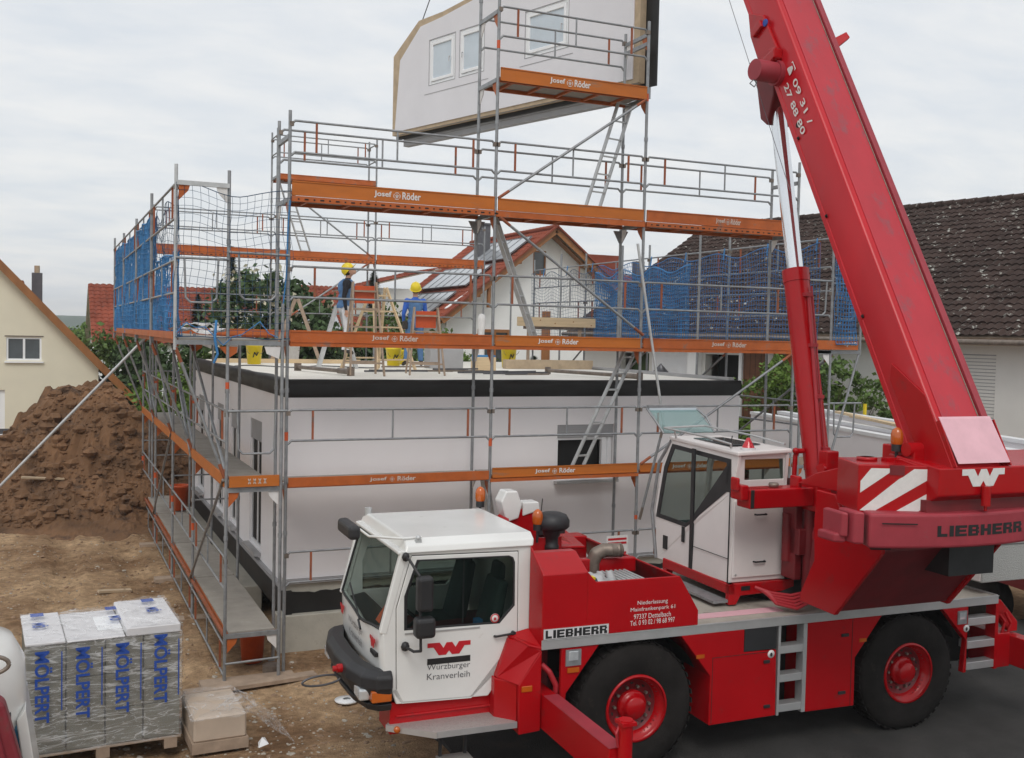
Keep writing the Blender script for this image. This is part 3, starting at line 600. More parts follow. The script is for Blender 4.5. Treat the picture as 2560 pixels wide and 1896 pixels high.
mb=MB(); mb.prism([(9.52,-.02,B_-.1),(9.30,-.02,B_-.1),(9.36,-.02,B_-.3),(9.52,-.02,B_-.45)],(0,.02,0)); mb.build('gusset','orange',RS)
# rear scaffold
BX=[-.7,2.22,4.78,7.85]
BS=empty('rear_scaffold',(0,0,0),0,'rear scaffold behind the two workmen, with one raised bay','scaffold')
for i,x in enumerate(BX):
    tz=9.85 if i in (1,2) else 7.75
    for y in (11.9,12.6): post(BS,x,y,.1,tz)
    for z in (C_,D_)+((E_,) if i in (1,2) else ()): transom(BS,(x,11.9),(x,12.6),z-.05)
for i in range(3):
    a,b=BX[i],BX[i+1]
    for z in (C_,D_):
        rail(BS,(a,12.6),(b,12.6),z+1.0); deck(BS,a,b,11.92,12.58,z); toe(BS,(a,11.9),(b,11.9),z-.02,.15,'orangered',holes=(z==D_)); 
    rail(BS,(a,11.9),(b,11.9),D_+1.0)
deck(BS,BX[1],BX[2],11.92,12.58,E_-.05); toe(BS,(BX[1],11.9),(BX[2],11.9),E_-.1,.13,'orangered')
for y in (11.9,12.6): rail(BS,(BX[1],y),(BX[2],y),E_+.98)
rail(BS,(BX[1],11.9),(BX[1],12.6),E_+.98,clips=False); rail(BS,(BX[2],11.9),(BX[2],12.6),E_+.98,clips=False)
brace(BS,(2.5,11.86,8.3),(4.7,11.86,6.75)); brace(BS,(2.6,11.86,5.2),(4.6,11.86,6.6))
ladder('access_ladder',(2.95,12.2,6.72),(2.3,12.2,8.66),.25,'farthest aluminium ladder up to the raised bay of the rear scaffold',8,along=(1,.2,0))
# board tied to the rear rails
pb=MB().box(7.30,9.42,8.38,8.43,5.05,5.27).build('planed_board','wood'); tag(pb,'wide pale timber board standing on edge in front of the netting','board')
mb=MB()
for x,z in ((7.9,5.2),(8.3,5.13),(8.8,5.18),(9.3,5.1)): mb.tube((x,8.374,z),(x,8.379,z),.016,8)
mb.build('knot','brown',pb)
MB().box(7.5,9.1,8.44,8.5,4.98,5.05).build('support_rail','steel',pb)
for x in (7.6,9.0): MB().box(x,x+.06,8.44,8.5,4.09 if x<8.3 else 4.75,4.98).build('support_leg','oldwood',pb)
# ---------------- netting ----------------
def net(name,org,u,v,L,Hh,cell,r,m,label,sagf=.05,layers=1,hang=0):
    org,u,v=Vector(org),Vector(u).normalized(),Vector(v).normalized(); nn=u.cross(v); mb=MB(); rr=random.Random(len(name)+int(L*10))
    for ly in range(layers):
        nu=int(L/cell); nv=int(Hh/cell); ox=ly*cell*.5
        def P(i,j):
            a=min(L,i*cell+ox); b=j*Hh/nv
            sag=hang*(1-b/Hh)*0+hang*math.sin(a*math.pi/ (L/ max(1,round(L/1.5))))**2*(b/Hh)
            w1=sagf*noise.noise(Vector((a*1.3+ly*9,b*1.3,L)))*1.5+sagf*.6*noise.noise(Vector((a*4,b*3,L+ly)))
            du=.5*cell*noise.noise(Vector((a*.9,b*2.2,7+ly)))
            return org+u*(a+du)+v*(b-sag+.4*cell*noise.noise(Vector((a*2,b*2,5+ly))))+nn*(w1+ly*.03)
        for i in range(nu+1):
            pts=[P(i,j) for j in range(nv+1)]
            for a,b in zip(pts,pts[1:]): mb.tube(a,b,r,3,cap=False)
        for j in range(nv+1):
            pts=[P(i,j) for i in range(nu+1)]
            for a,b in zip(pts,pts[1:]): mb.tube(a,b,r*(2.2 if j in(0,nv) else 1),3,cap=False)
    o=mb.build(name,m); return tag(o,label,'safety net')
net('safety_net',(-1.44,12.9,4.72),(0,-1,0),(0,0,1),9.6,1.9,.085,.0065,'blue','dense blue net hung along the far part of the gable scaffold platform',.05,3,.05)
net('safety_net',(-1.44,3.27,4.72),(0,-1,0),(0,0,1),3.35,1.15,.085,.0065,'blue','blue net on the nearest bay of the gable scaffold platform',.06,2,.03)
net('safety_net',(-1.44,3.27,5.75),(0,-1,0),(0,0,1),3.35,.95,.11,.0035,'rope','thin dark mesh above the blue net at the near end of the gable scaffold',.05,1,.25)
net('safety_net',(-1.51,-.19,4.72),(1,0,0),(0,0,1),1.50,2.02,.10,.0032,'rope','wide meshed dark net across the front end of the gable scaffold',.05,1,.12)
net('safety_net',(9.5,12.35,4.8),(0,-1,0),(0,0,1),3.9,1.75,.09,.0040,'rope','faint dark mesh at the far end of the right scaffold before the white gable',.03,1,.14)
net('safety_net',(9.5,8.45,4.8),(0,-1,0),(0,0,1),8.2,1.78,.085,.0060,'netdark','faded blue net on the near part of the right scaffold before the barn roof',.035,1,.12)
net('safety_net',(9.46,8.5,4.8),(0,-1,0),(0,0,1),4.2,1.62,.085,.0055,'blue','doubled bright blue piece of net on the right scaffold',.035,2,.16)
net('safety_net',(9.56,-.06,4.8),(1,0,0),(0,0,1),.55,1.85,.07,.006,'blue','narrow bright blue net at the near end of the right scaffold behind the lift cylinder',.05,2,.05)
o=MB()
for k in range(9):
    y=.4+k*1.4; o.tube((9.5,y,6.45),(9.55,y+.03,6.68),.014,5)
tag(o.build('net_lashings','blue'),'short blue ropes lashing the net to the rail of the right scaffold','rope')
# crumpled blue rope & foil on platform
mb=MB(); pts=[Vector((-1.5+i*.12,-.22,4.78+.12*math.sin(i*.9)+.05*math.sin(i*2.3))) for i in range(12)]; mb.path(pts,.007,5); mb.path([Vector((-1.0,-.25,4.95)),Vector((-1.02,-.27,4.7)),Vector((-.98,-.27,4.5)),Vector((-1.03,-.26,4.38))],.018,6)
tag(mb.build('tie_rope','blue'),'loose blue rope drooping over the front end of the gable scaffold platform','rope')
mb=MB(); mb.path([Vector((.0,-.06,6.62)),Vector((-.03,-.08,6.2)),Vector((-.04,-.07,5.6)),Vector((-.09,-.07,5.1))],.011,6)
tag(mb.build('tie_rope','blue'),'blue rope hanging down the front corner post from the upper deck','rope')
mb=MB(); rr=random.Random(5)
for k in range(16):
    c=Vector((-1.25+rr.uniform(-.2,.35),.1+rr.uniform(-.2,.3),4.74+rr.uniform(0,.08))); vs=[c+Vector((rr.uniform(-.14,.14),rr.uniform(-.14,.14),rr.uniform(0,.12))) for _ in range(4)]; mb.add(vs,[(0,1,2),(0,2,3),(0,3,1),(1,3,2)])
tag(mb.build('crumpled_sheeting','text_white'),'crumpled pale plastic sheeting on the near end of the gable platform','sheeting')
# ---------------- mobile crane (local frame: x rearward, y towards the house, z up from the road) ----------------
K=empty('mobile_crane',(2.564,-5.30,.30),-R(1.9),'red two-axle mobile crane with white cabs, its boom raised over the house','crane')
MB().box(-2.4,4.7,.75,1.75,.55,1.38).build('chassis','dkred',K,.02)
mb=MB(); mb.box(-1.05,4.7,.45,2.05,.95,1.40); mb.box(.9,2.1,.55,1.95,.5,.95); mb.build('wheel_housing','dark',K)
dk=MB().box(.62,4.97,.03,2.47,1.44,1.485).build('deck_plate','deckplate',K)
MB().box(.72,2.0,.25,.42,1.486,1.492).build('floor_stripe','pink',dk)
mb=MB(); mb.box(-1.105,4.98,0,.03,1.402,1.503); mb.box(-1.105,4.98,2.47,2.5,1.402,1.503); mb.box(4.97,5.0,.03,2.47,1.402,1.503); mb.build('edge_rail','alu',K,.004)
mb=MB(); mb.box(-1.1,4.98,-.006,0,1.494,1.503); mb.build('rail_lip','galvlight',K)
# engine hood
prof=[(0,1.51),(0,2.16),(.30,2.32),(.42,2.32),(.42,2.10),(2.48,2.10),(2.48,1.51)]
hd=MB(); hd.prism([(-1.105,t,z) for t,z in prof],(.50,0,0)); hd.prism([(-1.105,.0,1.42),(-1.105,.0,2.16),(-1.135,.28,2.40),(-1.135,.28,1.42)],(.02,.0,0)); 
hood=hd.build('engine_hood','red',K,.012,2)
holed('side_panel','red',[(-.605,1.505),(-.605,2.155),(-.51,2.05),(.474,2.045),(.711,1.66),(.711,1.505)],[],lambda a,b:(a,0,b),(0,.03,0),hood,.006)
lp=MB().box(-1.09,-.36,-.006,-.001,1.507,1.612).build('name_plate','galvlight',hood)
MB().box(-1.085,-.365,-.008,-.006,1.512,1.607).build('name_field','card',lp)
slab('LIEBHERR',lambda u,v,th:(-1.07+.69*u,-.009-th,1.518+.082*v),'text_black',lp,.001)
for s__,z__,x0__,x1__ in (('Niederlassung',1.765,-.03,.33),('Mainfrankenpark 61',1.70,-.11,.42),('97337 Dettelbach',1.63,-.07,.37),('Tel. 0 93 02 / 98 68 997',1.565,-.11,.42)): text('lettering',s__,'text_white',(x0__,-.002,z__),(1,0,0),(0,0,1),x1__-x0__,.052 if s__[0]!='N' else .055,hood,.0,.002)
mb=MB(); mb.prism([(.44,.03,2.04),(.47,.03,2.045),(.69,.03,1.66),(.66,.03,1.66)],(0,2.42,0)); mb.box(-.6,.47,2.2,2.45,1.5,2.06); mb.prism([(-.6,1.5,2.08),(.1,1.5,2.06),(.30,2.45,2.06),(-.6,2.45,2.3)],(0,0,.03))
mb.bar((-.55,1.05,1.98),(.45,.95,1.98),.10,.16); mb.build('bay_wall','red',hood,.01)
MB().box(-.6,.66,.05,2.2,1.45,1.56).build('bay_floor','dark',hood)
mb=MB(); mb.box(-.52,-.05,1.75,2.3,2.20,2.26); mb.build('radiator_grille','black',hood)
mb=MB(); mb.box(-.1,.25,.25,.75,1.6,1.92)
for k in range(7): mb.box(-.12+k*.055,-.095+k*.055,.24,.78,1.9,1.97)
for k in range(3): mb.tube((-.42+k*.12,.25,1.93),(-.34+k*.12,.5,1.99),.05,9)
mb.lathe([(0,-.12),(.12,-.12),(.12,.0),(.09,.03),(.06,.1),(0,.1)],(-.28,.38,1.92),'X',18); mb.build('gearbox','galvlight',hood,.006)
mb=MB(); mb.tube((-.52,.3,1.9),(-.38,.3,1.9),.13,16); mb.path([(-.4,.2,1.96),(-.1,.12,2.0),(.3,.2,1.9)],.025,6); mb.build('cooling_hose','black',hood)
MB().box(-.46,-.40,.24,.32,1.98,2.04).build('yellow_plate','yellow',hood)
mb=MB(); pts=[Vector((-.05,1.0,1.75)),Vector((-.05,1.0,2.02)),Vector((-.02,.98,2.11)),Vector((.06,.95,2.155)),Vector((.22,.88,2.16))]; mb.path(pts,.078,16); mb.lathe([(.078,0),(.082,.02),(.070,.02),(.070,-.1),(0,-.1)],(.215,.885,2.16),'X',16); mb.build('exhaust_pipe','steel',K)
mb=MB(); mb.lathe([(.0,2.36),(.17,2.36),(.20,2.39),(.20,2.46),(.165,2.52),(.10,2.545),(0,2.55)],(-.43,1.3,0)); mb.lathe([(.075,1.95),(.075,2.12),(.085,2.13),(.085,2.17),(.075,2.18),(.075,2.26),(.1,2.3),(.11,2.36)],(-.43,1.3,0),n=20); mb.build('air_intake','black',K)
def beacon(par,c,s=1.0,name='beacon',lens='orangelamp'):
    c=Vector(c); o=MB().tube(c,c+Vector((0,0,.07*s)),.05*s,14).build(name,'black',par)
    MB().tube(c-Vector((0,0,.14*s)),c,.016,8).build('beacon_stem','black',o)
    mb=MB(); mb.lathe([(.052*s,.07*s),(.060*s,.10*s),(.060*s,.17*s),(.048*s,.21*s),(.02*s,.235*s),(0,.24*s)],c,n=18); mb.build('lens',lens,o); return o
beacon(K,(-.63,1.25,2.36)); beacon(K,(-1.04,2.0,2.52)); MB().tube((-1.04,2.0,2.1),(-1.03,2.0,2.38),.018,8).build('beacon_pole','red',K)
# boom rest bracket with two white lamps
mb=MB()
for t in (1.72,1.98): mb.prism([(-1.06,t,2.0),(-.98,t,2.42),(-.74,t,2.40),(-.60,t,2.55),(-.40,t,2.52),(-.42,t,2.2),(-.3,t,2.0)],(0,.02,0))
for k in range(5): mb.box(-1.0+k*.13,-.96+k*.13,1.74,1.98,2.05,2.38)
mb.box(-1.1,-.3,1.3,1.34,2.02,2.26); mb.prism([(-1.1,1.32,2.3),(-.95,1.32,2.5),(-.9,1.32,2.06)],(0,.3,0)); mb.build('boom_rest','red',K,.006)
mb=MB(); mb.prism([(-.83,1.68,2.38),(-.90,1.68,2.62),(-.84,1.68,2.74),(-.70,1.68,2.74),(-.64,1.68,2.58),(-.68,1.68,2.42)],(0,.22,0)); mb.build('work_lamp','white',K,.015,2)
mb=MB(); mb.prism([(-.62,1.70,2.44),(-.62,1.70,2.60),(-.42,1.70,2.60),(-.40,1.70,2.50)],(0,.2,0)); mb.build('work_lamp','white',K,.012,2)
MB().tube((-.35,1.8,2.4),(-.33,1.8,2.62),.006,6).build('aerial','black',K)
# ---- driver cab ----
T0=.30; T1=2.03
sidepoly=[(-2.44,2.42),(-1.12,2.40),(-1.117,1.433),(-1.42,1.078),(-1.551,.893),(-2.511,.915),(-2.56,1.05),(-2.64,1.25),(-2.655,1.64)]
doorpoly=[(-2.385,2.375),(-1.25,2.355),(-1.24,1.472),(-1.737,.90),(-2.452,.925),(-2.515,1.043),(-2.53,1.861)]
winpoly=[(-2.325,2.325),(-1.36,2.31),(-1.315,2.29),(-1.295,2.24),(-1.288,1.80),(-1.448,1.63),(-2.44,1.645),(-2.445,1.977)]
cabo=holed('cab','white',sidepoly,[doorpoly],lambda a,b:(a,T0,b),(0,.05,0),K,.008)
holed('far_side','white',sidepoly,[winpoly],lambda a,b:(a,T1,b),(0,-.05,0),cabo)
sc=lambda P,k:[(sum(p[0] for p in P)/len(P)+(a-sum(p[0] for p in P)/len(P))*k,sum(p[1] for p in P)/len(P)+(b-sum(p[1] for p in P)/len(P))*k) for a,b in P]
door=holed('door','white',[(a*.9965-.0062 if False else a,b) for a,b in sc(doorpoly,.990)],[winpoly],lambda a,b:(a,T0-.004,b),(0,.045,0),K,.006)
holed('door_seal','text_black',sc(doorpoly,1.0),[sc(doorpoly,.975)],lambda a,b:(a,T0+.012,b),(0,.02,0),door)
holed('window_seal','black',sc(winpoly,1.012),[sc(winpoly,.965)],lambda a,b:(a,T0-.006,b),(0,.02,0),door,.003)
holed('window','glass',winpoly,[],lambda a,b:(a,T0+.012,b),(0,.004,0),door)
holed('window','glass',winpoly,[],lambda a,b:(a,T1-.03,b),(0,.004,0),cabo)
MB().box(-2.44,-1.66,T0-.012,T0-.004,1.60,1.615).build('window_strip','alu',door)
mb=MB(); mb.box(-1.84,-1.825,T0+.015,T0+.03,1.66,2.3); mb.build('window_bar','black',door)
mb=MB(); mb.path([(-1.50,T0-.005,1.50),(-1.49,T0-.04,1.505),(-1.31,T0-.04,1.52),(-1.30,T0-.005,1.52)],.012,8); mb.tube((-1.30,T0-.045,1.52),(-1.30,T0,1.52),.022,10); mb.build('handle','black',door)
emblem_W('emblem','text_red',(-2.205,T0-.005,1.365),(1,0,-.012),(0,0,1),.45,.125,door)
MB().box(-2.205,-1.754,T0-.008,T0-.005,1.275,1.335).build('black_bar','text_black',door)
text('lettering','Würzburger','text_grey',(-2.205,T0-.005,1.205),(1,0,-.02),(0,0,1),.45,.075,door,-.006)
text('lettering','Kranverleih','text_grey',(-2.205,T0-.005,1.125),(1,0,-.02),(0,0,1),.45,.062,door,-.006)
mb=MB(); mb.lathe([(0,-.003),(.048,-.003),(.048,0)],(-1.50,T0-.01,1.685),'Y',20); st=mb.build('warning_sticker','text_white',door)
mb=MB(); mb.lathe([(.036,-.005),(.047,-.005),(.047,-.003)],(-1.50,T0-.01,1.685),'Y',20); mb.ball((-1.50,T0-.014,1.68),.014,8,(1,.2,1.2)); mb.build('sticker_ring','text_red',st)
# roof, back wall, floor
mb=MB(); mb.prism([(-2.46,T0-.03,2.40),(-2.44,T0,2.47),(-2.42,T0+.13,2.52),(-2.42,T1-.13,2.52),(-2.44,T1,2.47),(-2.46,T1+.03,2.40)],(1.36,0,0)); 
mb.build('roof','white',cabo,.018,3)
mb=MB(); mb.box(-1.16,-1.115,T0+.05,T1-.05,.9,2.42); mb.build('back_wall','white',cabo)
MB().box(-2.55,-1.16,T0+.05,T1-.05,.95,1.0).build('floor','black',cabo)
# windscreen (curved) and front panel
def fcurve(t): return -.05*(1-((t-1.165)/.865)**2)
mb=MB(); n=14; vs=[]
for i in range(n+1):
    t=T0+.055+(T1-T0-.11)*i/n; f=fcurve(t); zb=1.655+(.13 if False else 0)-.05*math.exp(-((t-.9)/.3)**2)
    vs+= [(-2.655+f,t,zb),(-2.55+f*.9,t,2.02),(-2.455+f*.5,t,2.395)]
mb.add(vs,[(i*3+k,i*3+k+1,(i+1)*3+k+1,(i+1)*3+k) for i in range(n) for k in range(2)],True); mb.build('windscreen','glass',cabo)
mb=MB(); vs=[]
for i in range(n+1):
    t=T0+(T1-T0)*i/n; f=fcurve(t)
    vs+=[(-2.60+f,t,1.02),(-2.645+f,t,1.25),(-2.662+f,t,1.60),(-2.655+f,t,1.66-.05*math.exp(-((t-.9)/.3)**2))]
mb.add(vs,[(i*4+k,i*4+k+1,(i+1)*4+k+1,(i+1)*4+k) for i in range(n) for k in range(3)],True); fp=mb.build('front_panel','white',cabo)
fp.modifiers.new('s','SOLIDIFY').thickness=.04
mb=MB()
for t in (T0+.03,T1-.03): mb.bar((-2.652+fcurve(t),t,1.62),(-2.45,t,2.42),.075,.07,(0,1,0))
mb.box(-2.52,-2.43,T0,T1,2.385,2.42); mb.build('windscreen_pillar','white',cabo,.012,2)
mb=MB(); pts=[Vector((-2.667+fcurve(T0+.07+(T1-T0-.14)*i/n),T0+.07+(T1-T0-.14)*i/n,1.66-.05*math.exp(-((T0+(T1-T0)*i/n-.9)/.3)**2))) for i in range(n+1)]; mb.path(pts,.014,6); mb.path([pts[0],Vector((-2.47,T0+.07,2.39))],.012,6); mb.path([pts[-1],Vector((-2.47,T1-.07,2.39))],.012,6); mb.path([Vector((-2.47,T0+.07,2.39)),Vector((-2.50,1.1,2.40)),Vector((-2.47,T1-.07,2.39))],.012,6); mb.build('windscreen_seal','black',cabo)
mb=MB(); mb.path([(-2.78,.75,1.66),(-2.76,.9,1.70),(-2.70,1.5,1.85)],.009,5); mb.path([(-2.8,.62,1.60),(-2.79,.75,1.66)],.012,5); mb.build('wiper','black',cabo)
# marks on the front panel
emblem_W('emblem','text_red',(-2.70,.62,1.44),(0,-1,0),(0,0,1),.20,.10,cabo,th=.004)
emblem_W('emblem','text_red',(-2.70,1.92,1.44),(0,-1,0),(0,0,1),.18,.10,cabo,th=.004)
MB().box(-2.70,-2.66,.43,.62,1.36,1.40).build('black_bar','text_black',cabo)
text('lettering','Würzburger','text_grey',(-2.722,1.45,1.44),(0,-1,0),(0,0,1),.62,.09,cabo,0); text('lettering','Kranverleih','text_grey',(-2.718,1.42,1.33),(0,-1,0),(0,0,1),.56,.08,cabo,0)
# interior
def seat(t,s=-1.55):
    mb=MB(); mb.prism([(s-.32,t,1.28),(s-.30,t,1.42),(s+.10,t,1.38),(s+.14,t,1.28)],(0,.46,0)); mb.prism([(s+.0,t+.02,1.36),(s+.18,t+.02,2.02),(s+.28,t+.02,2.0),(s+.16,t+.02,1.32)],(0,.42,0)); mb.prism([(s+.17,t+.11,2.0),(s+.20,t+.11,2.18),(s+.28,t+.11,2.17),(s+.27,t+.11,1.98)],(0,.24,0)); mb.prism([(s-.2,t+.05,1.0),(s-.2,t+.05,1.3),(s+.1,t+.05,1.3),(s+.1,t+.05,1.0)],(0,.36,0)); return mb.build('seat','seat',cabo,.04,3)
seat(.45); seat(1.42)
mb=MB(); mb.prism([(-2.62,T0+.06,1.0),(-2.66,T0+.06,1.58),(-2.42,T0+.06,1.63),(-2.28,T0+.06,1.45),(-2.3,T0+.06,1.0)],(0,T1-T0-.12,0)); mb.build('dashboard','black',cabo,.02,2)
mb=MB(); c=Vector((-2.18,.72,1.62)); ring=[c+Vector((math.sin(a)*.12,math.cos(a)*.21,-math.sin(a)*.10+0)) for a in [i*math.pi/8 for i in range(17)]]; mb.path(ring,.014,6); mb.path([c,Vector((-2.35,.72,1.5))],.02,6); mb.path([ring[0],c,ring[8]],.012,6); mb.build('steering_wheel','black',cabo)
MB().prism([(-2.60,.45,1.63),(-2.60,.80,1.63),(-2.50,.80,1.78),(-2.50,.45,1.70)],(.02,0,.01)).build('dashboard_sign','redplastic',cabo); MB().box(-2.62,-2.60,.40,.47,1.66,1.74).build('yellow_slip','yellow',cabo)
MB().box(-1.62,-1.55,.5,.6,1.40,1.62).build('drink_bottle','blue',cabo)
# mirrors
mb=MB(); mb.path([(-2.45,T0-.01,2.36),(-2.44,.18,2.36),(-2.37,.06,2.22),(-2.35,.05,1.5),(-2.40,.12,1.48),(-2.45,T0,1.49)],.014,7); mb.ball((-2.45,T0-.03,2.37),.04,8,(1,.8,1.2)); mb.ball((-2.44,T0-.03,1.49),.05,8,(.9,.8,1)); arm=mb.build('mirror_arm','black',K)
mb=MB(); mb.box(-2.40,-2.24,-.0,.12,1.88,2.22); mb.build('side_mirror','black',arm,.035,3)
mb=MB(); mb.box(-2.42,-2.22,-.03,.12,1.63,1.83); mb.build('side_mirror','black',arm,.04,3)
mb=MB(); mb.path([(-2.25,T0+.12,2.525),(-2.45,T0+.1,2.525),(-2.72,T0+.35,2.515),(-2.83,.80,2.60)],.013,7); a2=mb.build('front_mirror_arm','white',K)
mb=MB(); mb.box(-2.97,-2.85,.45,.98,2.52,2.66); o=mb.build('front_mirror','black',a2,.04,3)
mb=MB(); mb.box(-2.33,-2.27,T0+.04,T0+.08,2.44,2.52); mb.ball((-2.3,T0+.06,2.53),.03,8); mb.tube((-2.4,T1-.1,2.5),(-2.4,T1-.1,2.58),.04,10); mb.build('roof_lug','galvlight',cabo)
# bumper
plan=[(-2.56,T0-.02),(-2.70,T0-.01),(-2.80,.40),(-2.87,.70),(-2.89,1.165),(-2.87,1.63),(-2.78,1.97),(-2.58,2.06)]
def sweep(name,prof,m,par,bev=.0):
    mb=MB(); k=len(prof); vs=[]
    for i,(a,b) in enumerate(plan):
        p0=Vector(plan[max(0,i-1)]); p1=Vector(plan[min(len(plan)-1,i+1)]); d=(p1-p0).normalized(); nx=Vector((d.y,-d.x))
        for o_,z in prof: vs.append((a-nx.x*o_*-1 if False else a+nx.x*o_,b+nx.y*o_,z))
    n=len(plan); fs=[(i*k+j,i*k+(j+1)%k,(i+1)*k+(j+1)%k,(i+1)*k+j) for i in range(n-1) for j in range(k)]+[tuple(range(k))[::-1],tuple(range((n-1)*k,n*k))]
    mb.add(vs,fs,False); return mb.build(name,m,par,bev,3)
bp=sweep('bumper',[(.0,1.0),(-.05,1.10),(-.05,1.21),(.02,1.26),(.14,1.26),(.14,.94),(.02,.94)],'black',K,.025)
sweep('valance',[(.03,.86),(.0,.93),(.12,.94),(.12,.84)],'black',bp,.01)
MB().box(-2.765,-2.565,T0-.035,T0+.08,.96,1.075).build('indicator','orangelamp',bp,.012,2)
MB().box(-2.87,-2.76,T0+.05,.58,.965,1.08).build('headlamp','lens',bp,.02,2); MB().box(-2.88,-2.8,1.7,1.9,.97,1.09).build('headlamp','lens',bp,.02,2)
mb=MB(); mb.tube((-2.98,.85,1.15),(-2.88,.85,1.15),.045,10); mb.tube((-3.02,.85,1.15),(-2.98,.85,1.15),.03,10); mb.build('tow_pin','red',bp)
mb=MB(); c=Vector((-3.13,.86,1.04)); mb.path([c+Vector((.2*math.cos(a),.1*math.cos(a)*.3,.05*math.sin(a))) for a in [i*math.pi/10 for i in range(20)]]+[c+Vector((.2,.03,0))],.012,6); mb.build('tow_rope','cable',bp)
MB().box(-2.62,-2.5,T0+.05,T1-.05,.98,1.32).build('bumper_backing','dkred',K)
# red skirt and step
mb=MB(); mb.prism([(-2.56,T0+.05,.60),(-2.56,T0+.05,.915),(-1.40,T0+.05,.90),(-1.40,T0+.05,.60)],(0,.4,0)); mb.bar((-2.5,T0+.04,.78),(-1.42,T0+.04,.78),.02,.02); mb.build('cab_skirt','red',K,.006)
st=MB().prism([(-2.60,T0+.05,.66),(-2.19,0,.66),(-1.36,0,.66),(-1.36,.4,.66),(-2.2,.4,.66),(-2.5,.5,.66)],(0,0,.045)).build('step_platform','checker',K)
mb=MB(); mb.bar((-2.60,T0+.04,.68),(-2.19,-.01,.68),.015,.06); mb.bar((-2.19,-.01,.685),(-1.36,-.01,.685),.015,.06); mb.build('step_edge','alu',st)
mb=MB(); mb.lathe([(0,-.03),(.028,-.03),(.032,0)],(-2.52,.24,.69),'Y',14); mb.build('side_marker','orangelamp',st)
mb=MB(); mb.box(-2.11,-1.78,.02,.26,.32,.37); mb.build('lower_step','checker',st); MB().box(-2.09,-2.06,.22,.25,.37,.66).build('step_hanger','black',st); MB().box(-1.83,-1.80,.22,.25,.37,.66).build('step_hanger','black',st)
# outrigger housing (front)
mb=MB(); mb.prism([(-1.10,0,1.40),(-1.10,0,.585),(-1.335,0,.57),(-1.345,0,1.07)],(0,.9,0)); mb.prism([(-1.24,.02,1.46),(-1.10,.0,1.40),(-1.345,0,1.07),(-1.50,.22,1.10),(-1.36,.25,1.48)],(0,.5,0)); mb.prism([(-1.345,.05,1.08),(-1.52,.22,1.10),(-1.52,.22,.68),(-1.345,.03,.60)],(0,.4,0)); mb.prism([(-1.1,.0,1.40),(-1.13,.28,1.53),(-1.36,.30,1.48),(-1.24,.02,1.44)],(0,.0,.03))
oh=mb.build('outrigger_housing','red',K,.01,2)
MB().box(-1.315,-1.20,-.012,.0,1.0,1.06).build('side_marker','orangelamp',oh,.005)
bm_=MB(); bm_.box(-1.09,-.94,-1.45,.9,.60,.955); ob=bm_.build('outrigger_beam','red',K,.008)
mb=MB(); mb.box(-1.095,-.935,-1.46,-.05,.955,.962); mb.build('beam_top_plate','red_faded',ob,.003)
mb=MB(); mb.tube((-.96,-1.50,.15),(-.96,-1.50,1.22),.065,16); mb.box(-1.03,-.89,-1.58,-1.43,1.18,1.21); o=mb.build('outrigger_jack','red',K)
MB().tube((-.96,-1.50,.03),(-.96,-1.50,.15),.045,14).build('jack_rod','chrome',o); MB().box(-1.16,-.76,-1.70,-1.30,0,.03).build('jack_foot','steel',o)
mb=MB(); mb.path([(-1.03,-1.50,.98),(-1.05,-1.50,1.10),(-.98,-1.46,1.2)],.012,6); mb.build('jack_hose','hose',o)
# panels between the wheels
def plate(name,poly,m='red',t=0,th=.05,par=K,bev=.006,holes=[]): return holed(name,m,poly,holes,lambda a,b:(a,t,b),(0,th,0),par,bev)
fr=plate('fender_panel',[(-.875,1.40),(-.445,1.40),(-.815,.925),(-.82,.86),(-.875,.86)],t=.02)
MB().box(-.83,-.66,.005,.02,1.21,1.375).build('lamp_housing','galv',fr); mb=MB(); mb.box(-.80,-.69,.0,.012,1.26,1.36); mb.build('side_lamp','lens',fr,.01); MB().box(-.81,-.68,.004,.015,1.14,1.19).build('reflector','orangelamp',fr)
mb=MB(); mb.box(-1.09,-.88,.35,.5,.6,1.4); mb.build('housing_side','dkred',K)
mb=MB(); pts=[Vector((-1.05,.12,1.22)),Vector((-.98,.08,1.15)),Vector((-.90,.08,1.0)),Vector((-.90,.1,.86))]; mb.path(pts,.03,8); mb.build('hydraulic_hose','hose',K)
p1_=plate('storage_box',[(.51,1.402),(1.305,1.402),(1.305,1.15),(1.73,1.14),(1.745,.405),(.88,.395),(.885,.93)],th=.55)
MB().box(1.31,1.73,.005,.5,1.155,1.40).build('tank_cover','black',K)
mb=MB(); mb.box(.90,1.70,-.003,0,1.125,1.131); mb.box(.905,.911,-.003,0,.41,1.13); mb.build('panel_gap','dark',p1_)
for a,b in ((1.60,1.02),(1.62,.52)): 
    MB().box(a-.04,a+.04,-.018,.0,b-.015,b+.02).build('latch','black',p1_,.004)
MB().box(.70,.80,-.006,0,1.14,1.18).build('reflector','orangelamp',p1_)
mb=MB(); mb.lathe([(0,-.004),(.045,-.004),(.045,0)],(1.66,0,1.10),'Y',18); s=mb.build('warning_sticker','text_white',p1_); mb=MB(); mb.ball((1.66,-.006,1.095),.018,8,(1,.2,1.3)); mb.build('sticker_mark','text_black',s)
p2_=plate('storage_box',[(2.145,1.402),(3.19,1.402),(2.82,.945),(2.825,.39),(2.145,.395)],th=.55)
mb=MB(); mb.box(2.765,2.771,-.003,0,.40,1.40); mb.build('panel_gap','dark',p2_)
for a,b in ((2.66,1.22),(2.64,.56)): MB().box(a-.05,a+.05,-.018,.0,b-.015,b+.02).build('latch','black',p2_,.004)
MB().box(2.87,2.97,-.006,0,1.12,1.16).build('reflector','orangelamp',p2_)
mb=MB(); mb.box(1.755,1.785,.0,.12,.40,1.40); mb.box(2.09,2.14,.0,.12,.40,1.40); ld=mb.build('ladder_frame','alu',K)
